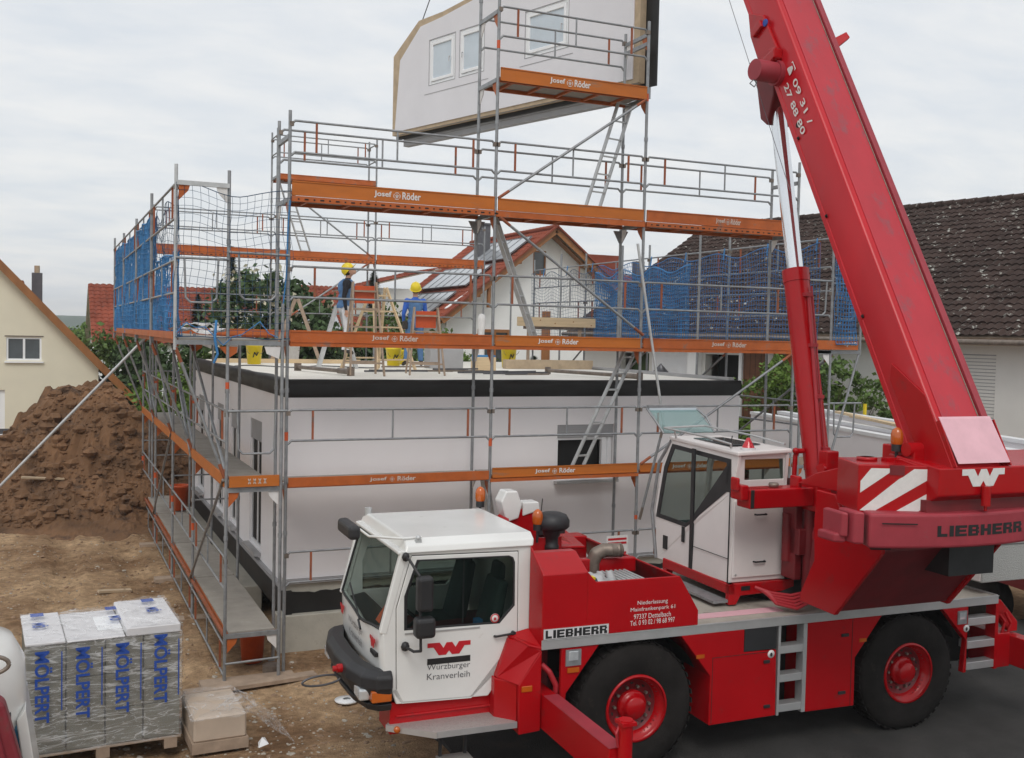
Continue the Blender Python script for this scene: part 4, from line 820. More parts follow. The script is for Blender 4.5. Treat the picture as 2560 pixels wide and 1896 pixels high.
for z in (.43,.765,1.085): MB().box(1.785,2.09,.005,.14,z,z+.085).build('rung','alu',ld,.004)
MB().box(1.76,2.12,.35,.5,.4,1.40).build('ladder_recess','dark',ld)
rf=plate('fender_panel',[(4.10,1.40),(4.50,1.40),(4.50,.60),(4.45,.60),(4.485,.99)],t=.0,th=.08)
MB().box(4.33,4.47,-.014,.0,1.20,1.36).build('lamp_housing','galv',rf); MB().box(4.35,4.44,-.02,-.012,1.26,1.34).build('side_lamp','lens',rf)
mb=MB(); mb.lathe([(0,-.006),(.045,-.006),(.045,-.002)],(4.475,0,1.14),'Y',18); s=mb.build('warning_sticker','text_white',rf); mb=MB(); mb.ball((4.475,-.008,1.135),.018,8,(1,.2,1.3)); mb.build('sticker_mark','text_black',s)
mb=MB(); mb.box(4.94,4.99,0,.15,.60,1.40); rl=mb.build('ladder_frame','red',K)
for z in (.625,.885,1.165): MB().box(4.505,4.94,.0,.14,z,z+.09).build('rung','alu',rl,.004)
MB().box(4.5,4.94,.4,.5,.6,1.40).build('ladder_recess','dark',rl)
mb=MB(); mb.box(5.0,5.22,.02,.5,.60,1.02); mb.box(5.22,5.4,-.9,1.6,.62,.98); mb.prism([(5.0,.1,1.38),(5.12,.1,1.42),(5.42,.1,1.12),(5.42,.1,1.0),(5.3,.1,1.0),(5.1,.1,1.2),(5.0,.1,1.15)],(0,.1,0)); mb.path([(5.1,.05,1.0),(5.14,.04,1.15),(5.06,.05,1.25)],.02,7); mb.path([(5.2,.05,1.0),(5.24,.04,1.12),(5.14,.05,1.28)],.02,7); mb.build('rear_outrigger','red',K,.008)
# mudguard arcs
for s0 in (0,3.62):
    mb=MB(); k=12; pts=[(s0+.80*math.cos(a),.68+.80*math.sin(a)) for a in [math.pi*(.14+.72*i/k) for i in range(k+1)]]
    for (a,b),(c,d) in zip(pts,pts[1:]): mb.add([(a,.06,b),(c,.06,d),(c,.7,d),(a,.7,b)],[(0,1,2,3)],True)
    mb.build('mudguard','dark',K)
# wheels
def wheel(s,t,side,steer=0):
    r=empty('wheel',(s,t,.68)); r.parent=K; r.rotation_euler=(0,0,steer); sg_=side
    mb=MB(); H_=[( .355,.02),(.40,.0),(.52,-.012),(.60,.0),(.655,.03),(.672,.06),(.68,.10),(.68,.30),(.672,.34),(.655,.37),(.60,.40),(.40,.40),(.355,.38)]
    mb.lathe([(a,b*sg_) for a,b in H_],(0,0,0),'Y',56); 
    for k in range(44):
        a=2*math.pi*k/44
        for (u0,u1,dz) in ((.045,.17,0),(.22,.35,.5)):
            b=a+dz*2*math.pi/44; c=Vector((math.cos(b),0,math.sin(b))); e=Vector((-math.sin(b),0,math.cos(b)))
            vs=[c*(.676+h)+e*(w_*.026)+Vector((0,u*sg_,0)) for h in (0,.016) for u in (u0,u1) for w_ in (-1,1)]
            mb.add(vs,[(4,5,7,6),(0,1,5,4),(2,6,7,3),(0,4,6,2),(1,3,7,5)])
    mb.build('tyre','tyre',r)
    rm=MB().lathe([(a,b*sg_) for a,b in [(.335,.0),(.355,.0),(.36,.03),(.335,.05),(.30,.06),(.285,.12),(.26,.15),(.20,.15)]],(0,0,0),'Y',40).build('rim','red',r)
    MB().lathe([(a,b*sg_) for a,b in [(.30,.062),(.285,.125),(.0,.16)]],(0,0,0),'Y',36).build('rim_well','dkred',r)
    mb=MB(); mb.lathe([(a,b*sg_) for a,b in [(.165,.15),(.165,.10),(.15,.085),(.125,.08),(.12,.03),(.105,.01),(0,.01)]],(0,0,0),'Y',30); mb.build('hub','red',r)
    for k in range(10): a=2*math.pi*k/10; MB().tube((.205*math.cos(a),.15*sg_,.205*math.sin(a)),(.205*math.cos(a),.10*sg_,.205*math.sin(a)),.017,6).build('wheel_nut','steel',r)
    for k in range(10): a=2*math.pi*(k+.5)/10; MB().tube((.245*math.cos(a),.142*sg_,.245*math.sin(a)),(.245*math.cos(a),.13*sg_,.245*math.sin(a)),.024,10).build('rim_hole','dark',r)
    return r
wheel(0,.0,1); wheel(3.62,.0,1); wheel(0,2.5,-1); wheel(3.62,2.5,-1)
mb=MB(); mb.tube((0,.3,.68),(0,2.2,.68),.1,12); mb.tube((3.62,.3,.68),(3.62,2.2,.68),.1,12); mb.build('axle','dark',K)
# rear toolbox
MB().box(4.80,6.3,.10,2.30,1.64,2.10).build('rear_toolbox','checker',K,.01); MB().box(4.78,6.32,.08,2.32,2.10,2.14).build('toolbox_lid','alu',K,.01); MB().box(4.786,4.80,.12,2.3,1.66,2.09).build('toolbox_end','cabwhite',K)
mb=MB(); mb.path([(4.15,.12,1.49),(4.16,.12,1.56),(4.30,.12,1.56),(4.31,.12,1.49)],.014,6); mb.build('deck_handle','black',K)
# ---- superstructure ----
MB().lathe([(0,1.49),(.80,1.49),(.80,1.62),(.72,1.66),(.72,1.75),(0,1.75)],(2.7,1.25,0),n=40).build('slewing_ring','dark',K)
mb=MB(); bp_=[(-.13,1.70),(-.70,1.69),(-1.36,2.47),(-1.36,2.60),(-.85,2.62),(-.65,2.95),(-.35,2.96),(-.32,2.63),(-.345,2.2),(-.13,1.80)]
mb.prism([(1.92,t,z) for t,z in bp_],(.05,0,0)); sup=mb.build('slewing_frame','red',K,.008); MB().prism([(3.45,t,z) for t,z in bp_],(.05,0,0)).build('frame_side','red',sup,.008)
bp2=[(-.16,1.73),(-.68,1.72),(-1.30,2.47),(-1.30,2.58),(-.25,2.4)]
mb=MB(); mb.prism([(1.97,t,z) for t,z in bp2],(1.48,0,0)); mb.box(2.50,3.45,-.16,1.6,1.76,2.35); mb.box(2.48,2.5,-.1,1.0,1.76,2.9); mb.build('frame_belly','dkred',sup)
mb=MB(); mb.box(2.75,3.35,-1.4,-1.0,2.2,2.6); mb.build('battery_box','black',sup)

for s in (2.10,3.20):
    dz_=0 if s>3 else .25
    mb=MB(); mb.prism([(s,.2,2.95),(s,-.1,3.20-dz_*.4),(s,-.9,3.5-dz_*.7),(s,-1.35,3.66-dz_),(s,-1.62,3.45-dz_*.3),(s,-1.62,2.98),(s,-.6,2.95)],(.06,0,0)); mb.build('boom_cheek','red',sup,.006)
# tail: beam, striped box, counterweight
mb=MB(); mb.prism([(2.15,-1.84,3.10),(2.15,-1.84,3.37),(2.15,-1.15,3.44),(2.15,-1.15,3.0),(2.15,-1.7,3.02)],(2.4,0,0)); tail=mb.build('tail_beam','red',K,.015,2)
mb=MB(); mb.box(2.1,4.4,-1.74,-1.2,2.93,3.05); mb.build('tail_shadow_frame','dkred',tail)  # dark red stands in for the deep shade below the tail beam
emblem_W('emblem','text_white',(2.425,-1.843,3.185),(1,0,0),(0,0,1),.54,.17,tail)
mb=MB(); mb.tube((2.70,-1.88,3.0),(2.70,-1.88,3.19),.045,12); mb.tube((2.70,-1.88,2.95),(2.70,-1.88,3.0),.015,8); mb.build('locking_pin','red',tail)
box=[(1.55,-1.42),(2.20,-1.70),(2.30,-1.70),(2.42,-1.0),(1.76,-.86)]
mb=MB(); mb.prism([(a,b,2.905) for a,b in box],(0,0,.47)); sb=mb.build('striped_box','red',K,.012,2)
d=Vector((.65,-.28,0)); L=d.length; d.normalize(); nn=d.cross(Vector((0,0,1))); org=Vector((1.55,-1.42,2.905))
def quad(a): return [org+d*(u*L)+Vector((0,0,v*.47))+nn*.002 for u,v in a]
mb=MB()
for q in ([(.02,.96),(.02,.58),(.50,.96)] ,[(.02,.10),(.02,.04),(.16,.04),(.98,.78),(.98,.97),(.86,.97),(.70,.80),(.5,.78)],[(.48,.04),(.80,.04),(.98,.22),(.98,.46)]): 
    pass
mb.prism(quad([(.03,.66),(.17,.93),(.50,.93),(.03,.42)]),nn*.002); mb.prism(quad([(.03,.06),(.22,.04),(.97,.74),(.97,.93),(.75,.93),(.60,.76),(.55,.72)]),nn*.002); mb.prism(quad([(.50,.04),(.80,.04),(.97,.20),(.97,.46)]),nn*.002)
mb.build('warning_stripes','text_white',sb)
mb=MB(); mb.prism(quad([(.42,.80),(.62,.80),(.62,1.0),(.42,1.0)]),nn*.006); mb.build('box_notch','dkred',sb)
mb=MB(); mb.lathe([(0,0),(.10,0),(.10,.03),(.07,.035)],(1.88,-1.15,3.375),n=20); mb.box(2.0,2.25,-1.3,-1.22,3.375,3.41); mb.build('box_cap','red',sb)
beacon(K,(2.16,-1.25,3.47),1.0)
mb=MB(); k=26; arc=[]; A0,A1=-R(22.6),R(22.6)
for i in range(k+1):
    a=A0+(A1-A0)*i/k; arc.append((2.72+3.12*math.sin(a),1.25-3.12*math.cos(a)))
inn=[(2.72+2.55*math.sin(A0+(A1-A0)*i/k),1.25-2.55*math.cos(A0+(A1-A0)*i/k)) for i in range(k,-1,-1)]
mb.prism([(a,b,2.60) for a,b in arc+inn],(0,0,.335)); cw=mb.build('counterweight','red_faded',K,.03,3)
slab('LIEBHERR',lambda u,v,th:(2.72+(3.12+th)*math.sin(-.178+.345*u),1.25-(3.12+th)*math.cos(-.178+.345*u),2.715+.105*v),'text_black',cw)
MB().prism([(1.43,-1.52,2.63),(1.51,-1.58,2.63),(1.54,-1.28,2.63),(1.46,-1.25,2.63)],(0,0,.31)).build('counterweight_bracket','red_faded',cw,.02,2)
MB().prism([(1.37,-1.42,2.68),(1.42,-1.46,2.68),(1.45,-1.15,2.68),(1.40,-1.1,2.68)],(0,0,.24)).build('counterweight_bracket','red_faded',cw,.02,2)
MB().prism([(1.33,-1.36,2.62),(1.43,-1.42,2.62),(1.45,-1.15,2.62),(1.34,-1.1,2.62)],(0,0,.09)).build('counterweight_bracket','red_faded',cw,.02,2)
mb=MB(); mb.path([(1.63,-1.62,2.64),(1.58,-1.6,2.60),(1.75,-1.66,2.60)],.02,6); mb.bar((1.62,-1.69,2.845),(1.95,-1.795,2.84),.004,.012); mb.build('scuff','dark',cw)
# support arm (hydraulic oil box / walkway beam) beside the cab
mb=MB(); mb.box(1.42,2.28,.14,.40,2.685,2.90); mb.box(1.32,1.42,.16,.38,2.78,2.95); mb.box(1.29,1.33,.2,.34,2.88,3.03); mb.box(2.1,2.16,.2,.36,2.88,3.02); mb.box(2.28,2.85,.1,.42,2.62,2.96); ar=mb.build('side_beam','red',K,.035,3)
mb=MB(); mb.lathe([(0,.0),(.045,0),(.06,.03),(.05,.05),(0,.05)],(1.82,.27,2.90),n=14); mb.build('filler_cap','steel',ar); mb=MB(); mb.lathe([(0,-.05),(.06,-.05),(.06,.02)],(2.40,.1,2.73),'Y',18); mb.build('round_lamp','galvlight',ar)
MB().box(1.425,1.47,.13,.135,2.70,2.9).build('strap','dark',ar)
mb=MB(); mb.box(2.2,2.30,.35,.6,1.8,2.7); mb.tube((2.36,.3,1.8),(2.36,.3,2.62),.07,12); mb.box(2.2,2.45,.28,.5,2.1,2.4); mb.tube((2.2,.5,2.0),(2.2,.5,2.55),.06,12); mb.tube((2.38,.3,1.68),(2.38,.3,1.8),.09,12); mb.build('hydraulic_block','dkred',K,.01)
mb=MB()
for k in range(5):
    o_=k*.03; mb.path([Vector((1.72+o_,.42,1.74-o_*.4)),Vector((1.86,.32-o_,1.69-o_*.8)),Vector((2.08,.24-o_,1.66-o_)),Vector((2.30,.20-o_*.5,1.70-o_*.8)),Vector((2.42+o_*.6,.20,1.86-o_*.3)),Vector((2.40+o_,.22,2.08)),Vector((2.36+o_*1.2,.24,2.35)),Vector((2.40+o_,.28,2.64))],.019,7)
mb.build('hose_bundle','hose',K)
mb=MB(); 
for k in range(4): mb.path([Vector((3.35+k*.12,-.9,2.6)),Vector((3.45+k*.1,-1.0,2.35)),Vector((3.38+k*.08,-.95,2.15)),Vector((3.2,-.8,2.1))],.022,7)
mb.build('hose_bundle','maroon',K)
# operator cab
C0=.72
cs=[(2.27,1.70),(.66,1.745),(.66,2.80),(.60,3.22),(2.10,3.25),(2.28,2.9),(2.36,2.3)]
cwn=[(2.31,2.24),(1.60,2.23),(1.436,2.32),(.93,2.77),(.70,2.79),(.75,3.16),(2.05,3.20),(2.2,2.9)]
oc=holed('operator_cab','cabwhite',cs,[cwn],lambda a,b:(1.52+(.06*max(0,b-2.3)),a,b),(.04,0,0),K,.006)
holed('side_window','glass',cwn,[],lambda a,b:(1.54+(.06*max(0,b-2.3)),a,b),(.004,0,0),oc)
holed('window_frame','black',sc(cwn,1.01),[sc(cwn,.90)],lambda a,b:(1.513+(.06*max(0,b-2.3)),a,b),(.012,0,0),oc)
holed('far_side','cabwhite',cs,[cwn],lambda a,b:(2.30-(.03*max(0,b-2.3)),a,b),(-.04,0,0),oc)
mb=MB(); mb.box(1.51,1.53,1.43,1.50,1.72,3.21); mb.build('window_pillar','black',oc)
mb=MB(); mb.box(1.514,1.52,1.445,1.452,1.72,2.3); mb.box(1.514,1.52,.67,1.44,2.02,2.026); mb.box(1.512,1.52,.66,.675,1.73,2.8); mb.build('door_gap','dark',oc)
MB().box(1.508,1.52,1.62,1.68,2.03,2.22).build('handle','black',oc); MB().box(1.508,1.52,2.02,2.12,1.86,2.03).build('air_grille','black',oc)
mb=MB(); holed('rear_wall','cabwhite',[(1.54,1.745),(2.29,1.745),(2.28,3.26),(1.60,3.20),(1.55,2.8)],[[(1.70,2.93),(2.24,2.93),(2.22,3.17),(1.69,3.17)]],lambda a,b:(a,C0-.06-(.05*max(0,b-2.8)),b),(0,.04,0),oc,.006)
holed('rear_window','glass',[(1.69,2.92),(2.25,2.92),(2.23,3.18),(1.68,3.18)],[],lambda a,b:(a,C0-.05-(.05*max(0,b-2.8)),b),(0,.004,0),oc)
mb=MB(); mb.box(1.56,2.29,C0-.085,C0-.062,1.80,2.70); ph=mb.build('rear_hatch','cabwhite',oc,.008)
for z in (2.53,1.98): mb=MB(); mb.path([(1.84,C0-.085,z),(1.85,C0-.12,z),(1.98,C0-.12,z),(1.99,C0-.085,z)],.011,6); mb.build('handle','black',ph)
mb=MB()
for x,z in ((1.60,1.84),(2.24,1.84),(1.62,2.66)): mb.tube((x,C0-.095,z),(x,C0-.085,z),.012,8)
mb.build('bolt','galvlight',ph)
mb=MB(); mb.prism([(1.55,.58,3.215),(2.30,.58,3.24),(2.30,2.12,3.25),(1.56,2.12,3.25)],(0,0,.05)); rf_=mb.build('roof','cabwhite',oc,.015,2); MB().box(1.72,2.15,1.0,1.8,3.295,3.305).build('roof_window','wglass',oc)
mb=MB(); mb.box(1.56,2.28,.68,2.25,1.70,1.75); mb.build('floor','black',oc); mb=MB(); mb.prism([(1.9,1.05,1.9),(1.9,.95,2.75),(1.9,1.1,2.75),(1.9,1.3,2.05),(1.9,1.7,2.05),(1.9,1.7,1.9)],(.3,0,0)); mb.box(1.7,2.1,1.9,2.2,1.75,2.2); mb.build('seat','seat',oc,.03,2)
mb=MB(); mb.path([(1.52,2.3,1.7),(1.50,2.40,2.3),(1.53,2.30,2.95),(1.58,2.1,3.24)],.022,7); mb.path([(2.30,2.3,1.7),(2.32,2.40,2.3),(2.28,2.3,2.95),(2.25,2.1,3.24)],.022,7); mb.build('front_frame','galv',oc)
mb=MB(); mb.path([(1.50,2.15,3.40),(1.52,1.2,3.38),(1.56,.75,3.34),(1.57,.75,3.29)],.014,6); mb.path([(1.50,2.15,3.40),(2.10,2.15,3.42),(2.2,1.2,3.38),(2.28,.7,3.33)],.014,6); mb.path([(1.53,1.9,3.29),(1.50,1.9,3.40)],.012,6); mb.build('roof_rail','alu',oc)
mb=MB(); v=[(1.50,2.16,3.33),(2.26,2.16,3.33),(2.18,2.50,3.62),(1.44,2.50,3.62)]; mb.prism(v,(0,-.004,.006)); tg=mb.build('tilted_windscreen','tiltglass',oc)
mb=MB(); mb.path([Vector(v[1]),Vector((2.25,2.35,3.52)),Vector(v[2]),Vector(v[3]),Vector((1.44,2.3,3.50)),Vector(v[0])],.016,6); mb.bar((1.45,2.50,3.64),(2.17,2.50,3.64),.05,.05); mb.build('windscreen_rim','galv',tg)
mb=MB(); mb.bar(Vector((1.46,2.48,3.60)),Vector((2.17,2.48,3.60)),.02,.06); mb.build('film_strip','skyglass',tg)
o=MB().tube((1.78,.72,3.27),(1.78,.72,3.30),.09,16).build('warning_lamp','card',oc); mb=MB(); mb.lathe([(.075,0),(.05,.05),(.02,.11),(0,.115)],(1.78,.72,3.30),n=16); mb.build('lens','redlens',o); MB().box(1.68,1.88,.64,.70,3.22,3.28).build('lamp_box','card',o)
mb=MB(); mb.path([(2.36,.62,2.86),(2.37,.62,3.20),(2.39,.6,3.26)],.028,8); mb.ball((2.36,.6,3.26),.04,8); mb.tube((2.38,.6,3.26),(2.46,.58,3.26),.03,10); mb.build('red_standpipe','red',K)
for a in (1.66,1.9): MB().tube((a,.9,3.29),(a+.02,.9,3.42),.006,5).build('aerial','black',oc)
# cab foot
mb=MB(); mb.prism([(1.50,.60,1.50),(1.60,.60,1.50),(1.66,.60,1.60),(2.6,.60,1.62),(2.6,.60,1.74),(1.50,.60,1.74)],(0,.08,0)); mb.box(1.50,1.58,.6,2.1,1.62,1.74); mb.box(1.5,1.6,2.0,2.1,1.5,1.62); mb.build('cab_carrier','red',K,.008); MB().box(1.30,1.50,.62,2.2,1.53,1.56).build('walkway_strip','galv',K); MB().box(1.66,1.78,.594,.60,1.66,1.71).build('carrier_slot','dark',K)
# lift cylinder
lc0,lc1=Vector((2.62,.36,2.35)),Vector((2.62,1.72,8.25)); dl=(lc1-lc0).normalized()
pz=lambda z:lc0+dl*((z-lc0.z)/dl.z)
o=MB().tube(pz(2.3),pz(5.38),.152,28).build('lift_cylinder','red',K)
MB().tube(pz(5.25),pz(5.40),.162,28).build('cylinder_head','red',o); MB().tube(pz(3.05),pz(3.12),.158,28).build('cylinder_collar','red',o)
MB().tube(pz(5.36),pz(7.75),.098,28).build('piston_rod','chrome',o)
mb=MB(); mb.path([pz(2.6)+Vector((-.12,-.16,0)),pz(3.6)+Vector((-.06,-.18,0)),pz(5.1)+Vector((.02,-.17,0))],.022,7); mb.path([pz(2.6)+Vector((-.04,-.19,0)),pz(5.2)+Vector((.08,-.17,0))],.012,6)
for z in (3.3,3.9,4.5,5.1): c=pz(z); mb.box(c.x-.05,c.x+.05,c.y-.21,c.y-.12,z-.02,z+.02)
mb.build('cylinder_pipe','hose',o)
mb=MB(); mb.box(2.45,2.62,.15,.3,2.98,3.3); mb.tube((2.4,.2,3.1),(2.62,.25,3.1),.06,12); mb.build('cylinder_bracket','red',o,.01)
mb=MB(); c=pz(7.8); mb.prism([(c.x-.16,c.y-.22,7.55),(c.x-.16,c.y-.1,7.2),(c.x-.16,c.y+.04,7.3),(c.x-.16,c.y+.16,7.8),(c.x-.16,c.y+.05,8.1),(c.x-.16,c.y-.2,8.2)],(.34,0,0)); mb.build('rod_clevis','dkred',o,.02,2)
# ---- boom ----
ux=Vector((0,.5,.8660)); un=Vector((0,-.8660,.5))   # along, rearward/up
def bp3(l,s,h): return Vector((s,-1.15,4.52))+ux*l+un*(h-.49)+Vector((0,0,0))
def section(l0,l1,s0,s1,h0,h1,r=.07,m='boomred',name='boom',n=5):
    pts=[]
    for cx,cy,a0 in ((s1-r,h1-r*.4,0),(s0+r,h1-r*.4,90),):
        for i in range(n+1):
            a=R(a0+90*i/n); pts.append((cx+r*math.cos(a),cy+r*.4*math.sin(a)))
    r2=.05
    for cx,cy,a0 in ((s0+r2,h0+r2,180),(s1-r2,h0+r2,270)):
        for i in range(n+1):
            a=R(a0+90*i/n); pts.append((cx+r2*math.cos(a),cy+r2*math.sin(a)))
    mb=MB(); A=[bp3(l0,a,b) for a,b in pts]; B=[bp3(l1,a,b) for a,b in pts]; k=len(pts)
    mb.add(A+B,[(i,(i+1)%k,(i+1)%k+k,i+k) for i in range(k)],True); mb.add(A,[tuple(range(k))[::-1]]); mb.add(B,[tuple(range(k))]); return mb.build(name,m,K)
b1=section(-1.35,6.6,2.35,2.97,0,.49); 
section(6.6,13.2,2.41,2.91,.05,.44,name='boom_section'); section(13.2,19.0,2.46,2.86,.09,.40,name='boom_section')
# worn back plate, rail and groove on the back of the boom
mb=MB(); mb.prism([bp3(-.8,2.43,.492),bp3(-.8,2.89,.492),bp3(6.6,2.89,.492),bp3(6.6,2.43,.492)],un*.004); mb.build('worn_back_plate','red_worn',b1)
mb=MB(); mb.prism([bp3(-1.1,2.92,.485),bp3(-1.1,3.0,.485),bp3(6.6,3.0,.485),bp3(6.6,2.92,.485)],un*.04); mb.build('back_rail','red_faded',b1,.008,2)
mb=MB(); mb.tube(bp3(-1.1,2.905,.49),bp3(6.6,2.905,.49),.008,6); mb.build('cable_line','steel',b1)
mb=MB(); mb.prism([bp3(-1.35,2.345,.04),bp3(-1.35,2.345,-.03),bp3(6.0,2.345,-.03),bp3(6.0,2.345,.04)],(.03,0,0)); mb.build('lower_flange','boomred',b1,.006)
mb=MB(); mb.prism([bp3(-1.35,2.33,.49),bp3(-1.35,2.33,.15),bp3(-.2,2.33,.12),bp3(-.05,2.33,.22),bp3(-.55,2.33,.49)],(.02,0,0)); mb.build('doubler_plate','red',b1,.006)
mb=MB()
for l,h in ((4.05-.9,.12),(-.95,.2)): mb.tube(bp3(l,2.343,h),bp3(l,2.349,h),.035,14)
for l in (.6,1.9,3.0): mb.tube(bp3(l,2.34,.05),bp3(l,2.345,.07),.02,8)
mb.build('bore','dark',b1)
tr=bp3(0,0,0); LT=4.1
c1=bp3(3.95,2.35,.10)
mb=MB(); mb.tube(c1,c1+Vector((-.36,-.03,0)),.125,26); mb.tube(c1+Vector((-.06,0,0)),c1+Vector((.05,0,0)),.15,26); pv=mb.build('pivot_cap','red_faded',b1)
mb=MB(); e=c1+Vector((-.37,-.03,-.12)); mb.path([e,e+Vector((-.05,0,-.05)),e+Vector((.0,-.02,-.09)),e+Vector((.05,0,-.03)),e],.006,5); mb.build('shackle','cable',pv)
mb=MB(); mb.prism([bp3(4.0,2.30,.02),bp3(4.15,2.30,.27),bp3(4.75,2.30,.24),bp3(5.0,2.30,.02),bp3(4.7,2.30,-.08),bp3(4.1,2.30,-.10)],(.05,0,0)); mb.box(2.26,2.33,c1.y-.05,c1.y+.1,c1.z+.15,c1.z+.3); mb.prism([bp3(4.05,2.22,.25),bp3(4.15,2.22,.30),bp3(4.2,2.22,.02),bp3(4.05,2.22,.0)],(.13,0,0)); mb.prism([bp3(4.6,2.25,.2),bp3(4.7,2.25,.2),bp3(4.7,2.25,.0),bp3(4.6,2.25,.0)],(.1,0,0)); mb.build('bearing_block','red',b1,.012,2)
mb=MB(); mb.tube(bp3(4.62,2.285,.24),bp3(4.62,2.30,.24),.045,18); mb.build('round_sticker','text_blue',b1)
mb=MB(); mb.prism([bp3(4.10,3.0,.44),bp3(4.25,3.0,.44),bp3(4.33,3.18,.50),bp3(4.22,3.18,.52)],un*.05); mb.build('guide_peg','red',b1,.008)
text('lettering','09 31 /','text_white',bp3(3.66,2.337,.275),-ux,un,.66,.085,b1,.012,.003)
text('lettering','27 88 80','text_white',bp3(3.72,2.337,.125),-ux,un,.74,.085,b1,.012,.003)
mb=MB(); q=[(0,0),(.10,0),(.10,.03),(.07,.09),(.03,.09),(0,.03)]; mb.prism([bp3(3.86-a,2.337,.27+b) for a,b in q],(-.003,0,0)); mb.prism([bp3(3.87-a,2.337,.365+b) for a,b in ((0,0),(.02,.02),(.10,.02),(.12,0),(.12,.03),(.0,.03))],(-.003,0,0)); mb.build('telephone_symbol','text_white',b1)
# pivot plate (bleached) at the foot
mb=MB(); mb.prism([(2.37,-1.85,3.41),(3.03,-1.85,3.41),(3.0,-1.62,3.82),(2.34,-1.62,3.82)],(0,.02,.02)); cv=mb.build('cover_plate','pink',K)
mb=MB()
for s in (2.335,3.03): mb.prism([(s,-1.86,3.38),(s,-1.62,3.81),(s,-1.56,3.78),(s,-1.72,3.36)],(.015,0,0))
mb.build('cover_side','red',cv)
mb=MB(); mb.box(2.2,3.1,-1.45,-1.0,3.30,3.52); mb.tube((2.16,-1.38,3.5),(3.24,-1.38,3.5),.07,16); mb.build('boom_pivot','red',K,.01)
# head, rope, hook
tip=bp3(19.0,2.66,.25)
mb=MB(); mb.box(2.4,2.92,tip.y-.3,tip.y+.5,tip.z-.3,tip.z+.3); mb.lathe([(0,-.12),(.25,-.12),(.25,.12),(0,.12)],(2.66,tip.y+.35,tip.z-.1),'X',24); mb.build('boom_head','red',K,.02)
mb=MB()
mb.tube(bp3(2.5,2.30,-.30),bp3(18.9,2.5,.0),.004,5); mb.build('hoist_rope','cable',K)
# ---------------- hanging gable panel ----------------
pd=Vector((.3,-.954,0)).normalized(); pn=Vector((.954,.3,0)).normalized()   # along (towards camera), rearwards away
GP=empty('gable_wall_panel',(0,0,0),0,'prefabricated gable wall element with windows, hanging from the crane above the scaffold','wall panel')
P0=Vector((3.80,7.25,9.13))
def gp(a,z,o=0): return P0+pd*a+Vector((0,0,z))+pn*o
out_=[(0,0),(6.82,0),(6.82,2.35),(3.6,2.35),(1.6,2.11),(.87,2.06),(.16,1.49)]
gw=[[(1.20,.80),(2.05,.80),(2.05,1.71),(1.20,1.71)],[(2.20,.80),(2.95,.80),(2.95,1.71),(2.20,1.71)],[(4.14,.82),(5.27,.82),(5.27,1.66),(4.14,1.66)]]
holed('gypsum_face','gyps',out_,gw,lambda a,b:gp(a,b,-.02),pn*.02,GP)
out2=[(-.11,-.07),(6.95,-.07),(6.95,2.42),(3.6,2.44),(1.6,2.22),(.78,2.20),(-.11,1.62)]
holed('timber_frame','osb',out2,gw,lambda a,b:gp(a,b,.0),pn*.14,GP)
out3=[(-.17,-.14),(7.2,-.14),(7.2,2.5),(3.6,2.5),(1.6,2.26),(.76,2.24),(-.17,1.66)]
holed('membrane','membrane',out3,gw,lambda a,b:gp(a,b,.145),pn*.03,GP)
holed('outer_board','wall',[(a,b-.08 if b<.1 else b) for a,b in out_],gw,lambda a,b:gp(a,b,.20),pn*.14,GP); mb=MB(); mb.prism([gp(.0,-.28,.22),gp(6.9,-.28,.22),gp(6.9,-.28,.36),gp(0,-.28,.36)],(0,0,.195)); mb.build('underside_shade_strip','greyframe',GP)  # lower strip's dark grey puts the shade of the panel's underside into the colour
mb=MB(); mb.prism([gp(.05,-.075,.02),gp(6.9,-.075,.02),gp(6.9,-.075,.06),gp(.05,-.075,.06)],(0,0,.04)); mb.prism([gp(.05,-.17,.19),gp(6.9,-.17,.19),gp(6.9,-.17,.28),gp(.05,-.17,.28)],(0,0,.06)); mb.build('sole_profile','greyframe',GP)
mb=MB(); mb.prism([gp(1.05,.62,-.026),gp(3.1,.62,-.026),gp(3.1,.63,-.026),gp(1.05,.63,-.026)],pn*.004); mb.prism([gp(4.0,.68,-.026),gp(5.4,.68,-.026),gp(5.4,.69,-.026),gp(4.0,.69,-.026)],pn*.004); mb.build('sill_line','greyframe',GP)
for k,wq in enumerate(gw):
    a0,a1,z0,z1=wq[0][0],wq[1][0],wq[0][1],wq[2][1]
    f=holed('window','pvc',wq,[[(a0+.05,z0+.05),(a1-.05,z0+.05),(a1-.05,z1-.05),(a0+.05,z1-.05)]],lambda a,b:gp(a,b,-.01),pn*.07,GP,.006)
    holed('sash','pvc',[(a0+.06,z0+.06),(a1-.06,z0+.06),(a1-.06,z1-.06),(a0+.06,z1-.06)],[[(a0+.12,z0+.12),(a1-.12,z0+.12),(a1-.12,z1-.12),(a0+.12,z1-.12)]],lambda a,b:gp(a,b,-.03),pn*.05,f,.006)
    q=.11; holed('pane','skyglass',[(a0+q,z0+q),(a1-q,z0+q),(a1-q,z1-q),(a0+q,z1-q)],[],lambda a,b:gp(a,b,-.005),pn*.01,f)
    mb=MB(); c=gp(a1-.13 if k!=1 else a0+.13,(z0+z1)/2,-.045); mb.tube(c,c-pn*.03,.012,8); mb.tube(c-pn*.03,c-pn*.03-Vector((0,0,.1)),.01,8); mb.build('handle','alu',f)
    holed('reveal_strip','greyframe',[(a0-.015,z0-.015),(a1+.015,z0-.015),(a1+.015,z1+.015),(a0-.015,z1+.015)],[wq],lambda a,b:gp(a,b,-.023),pn*.005,f)
hook=Vector((5.35,3.3,17.2))
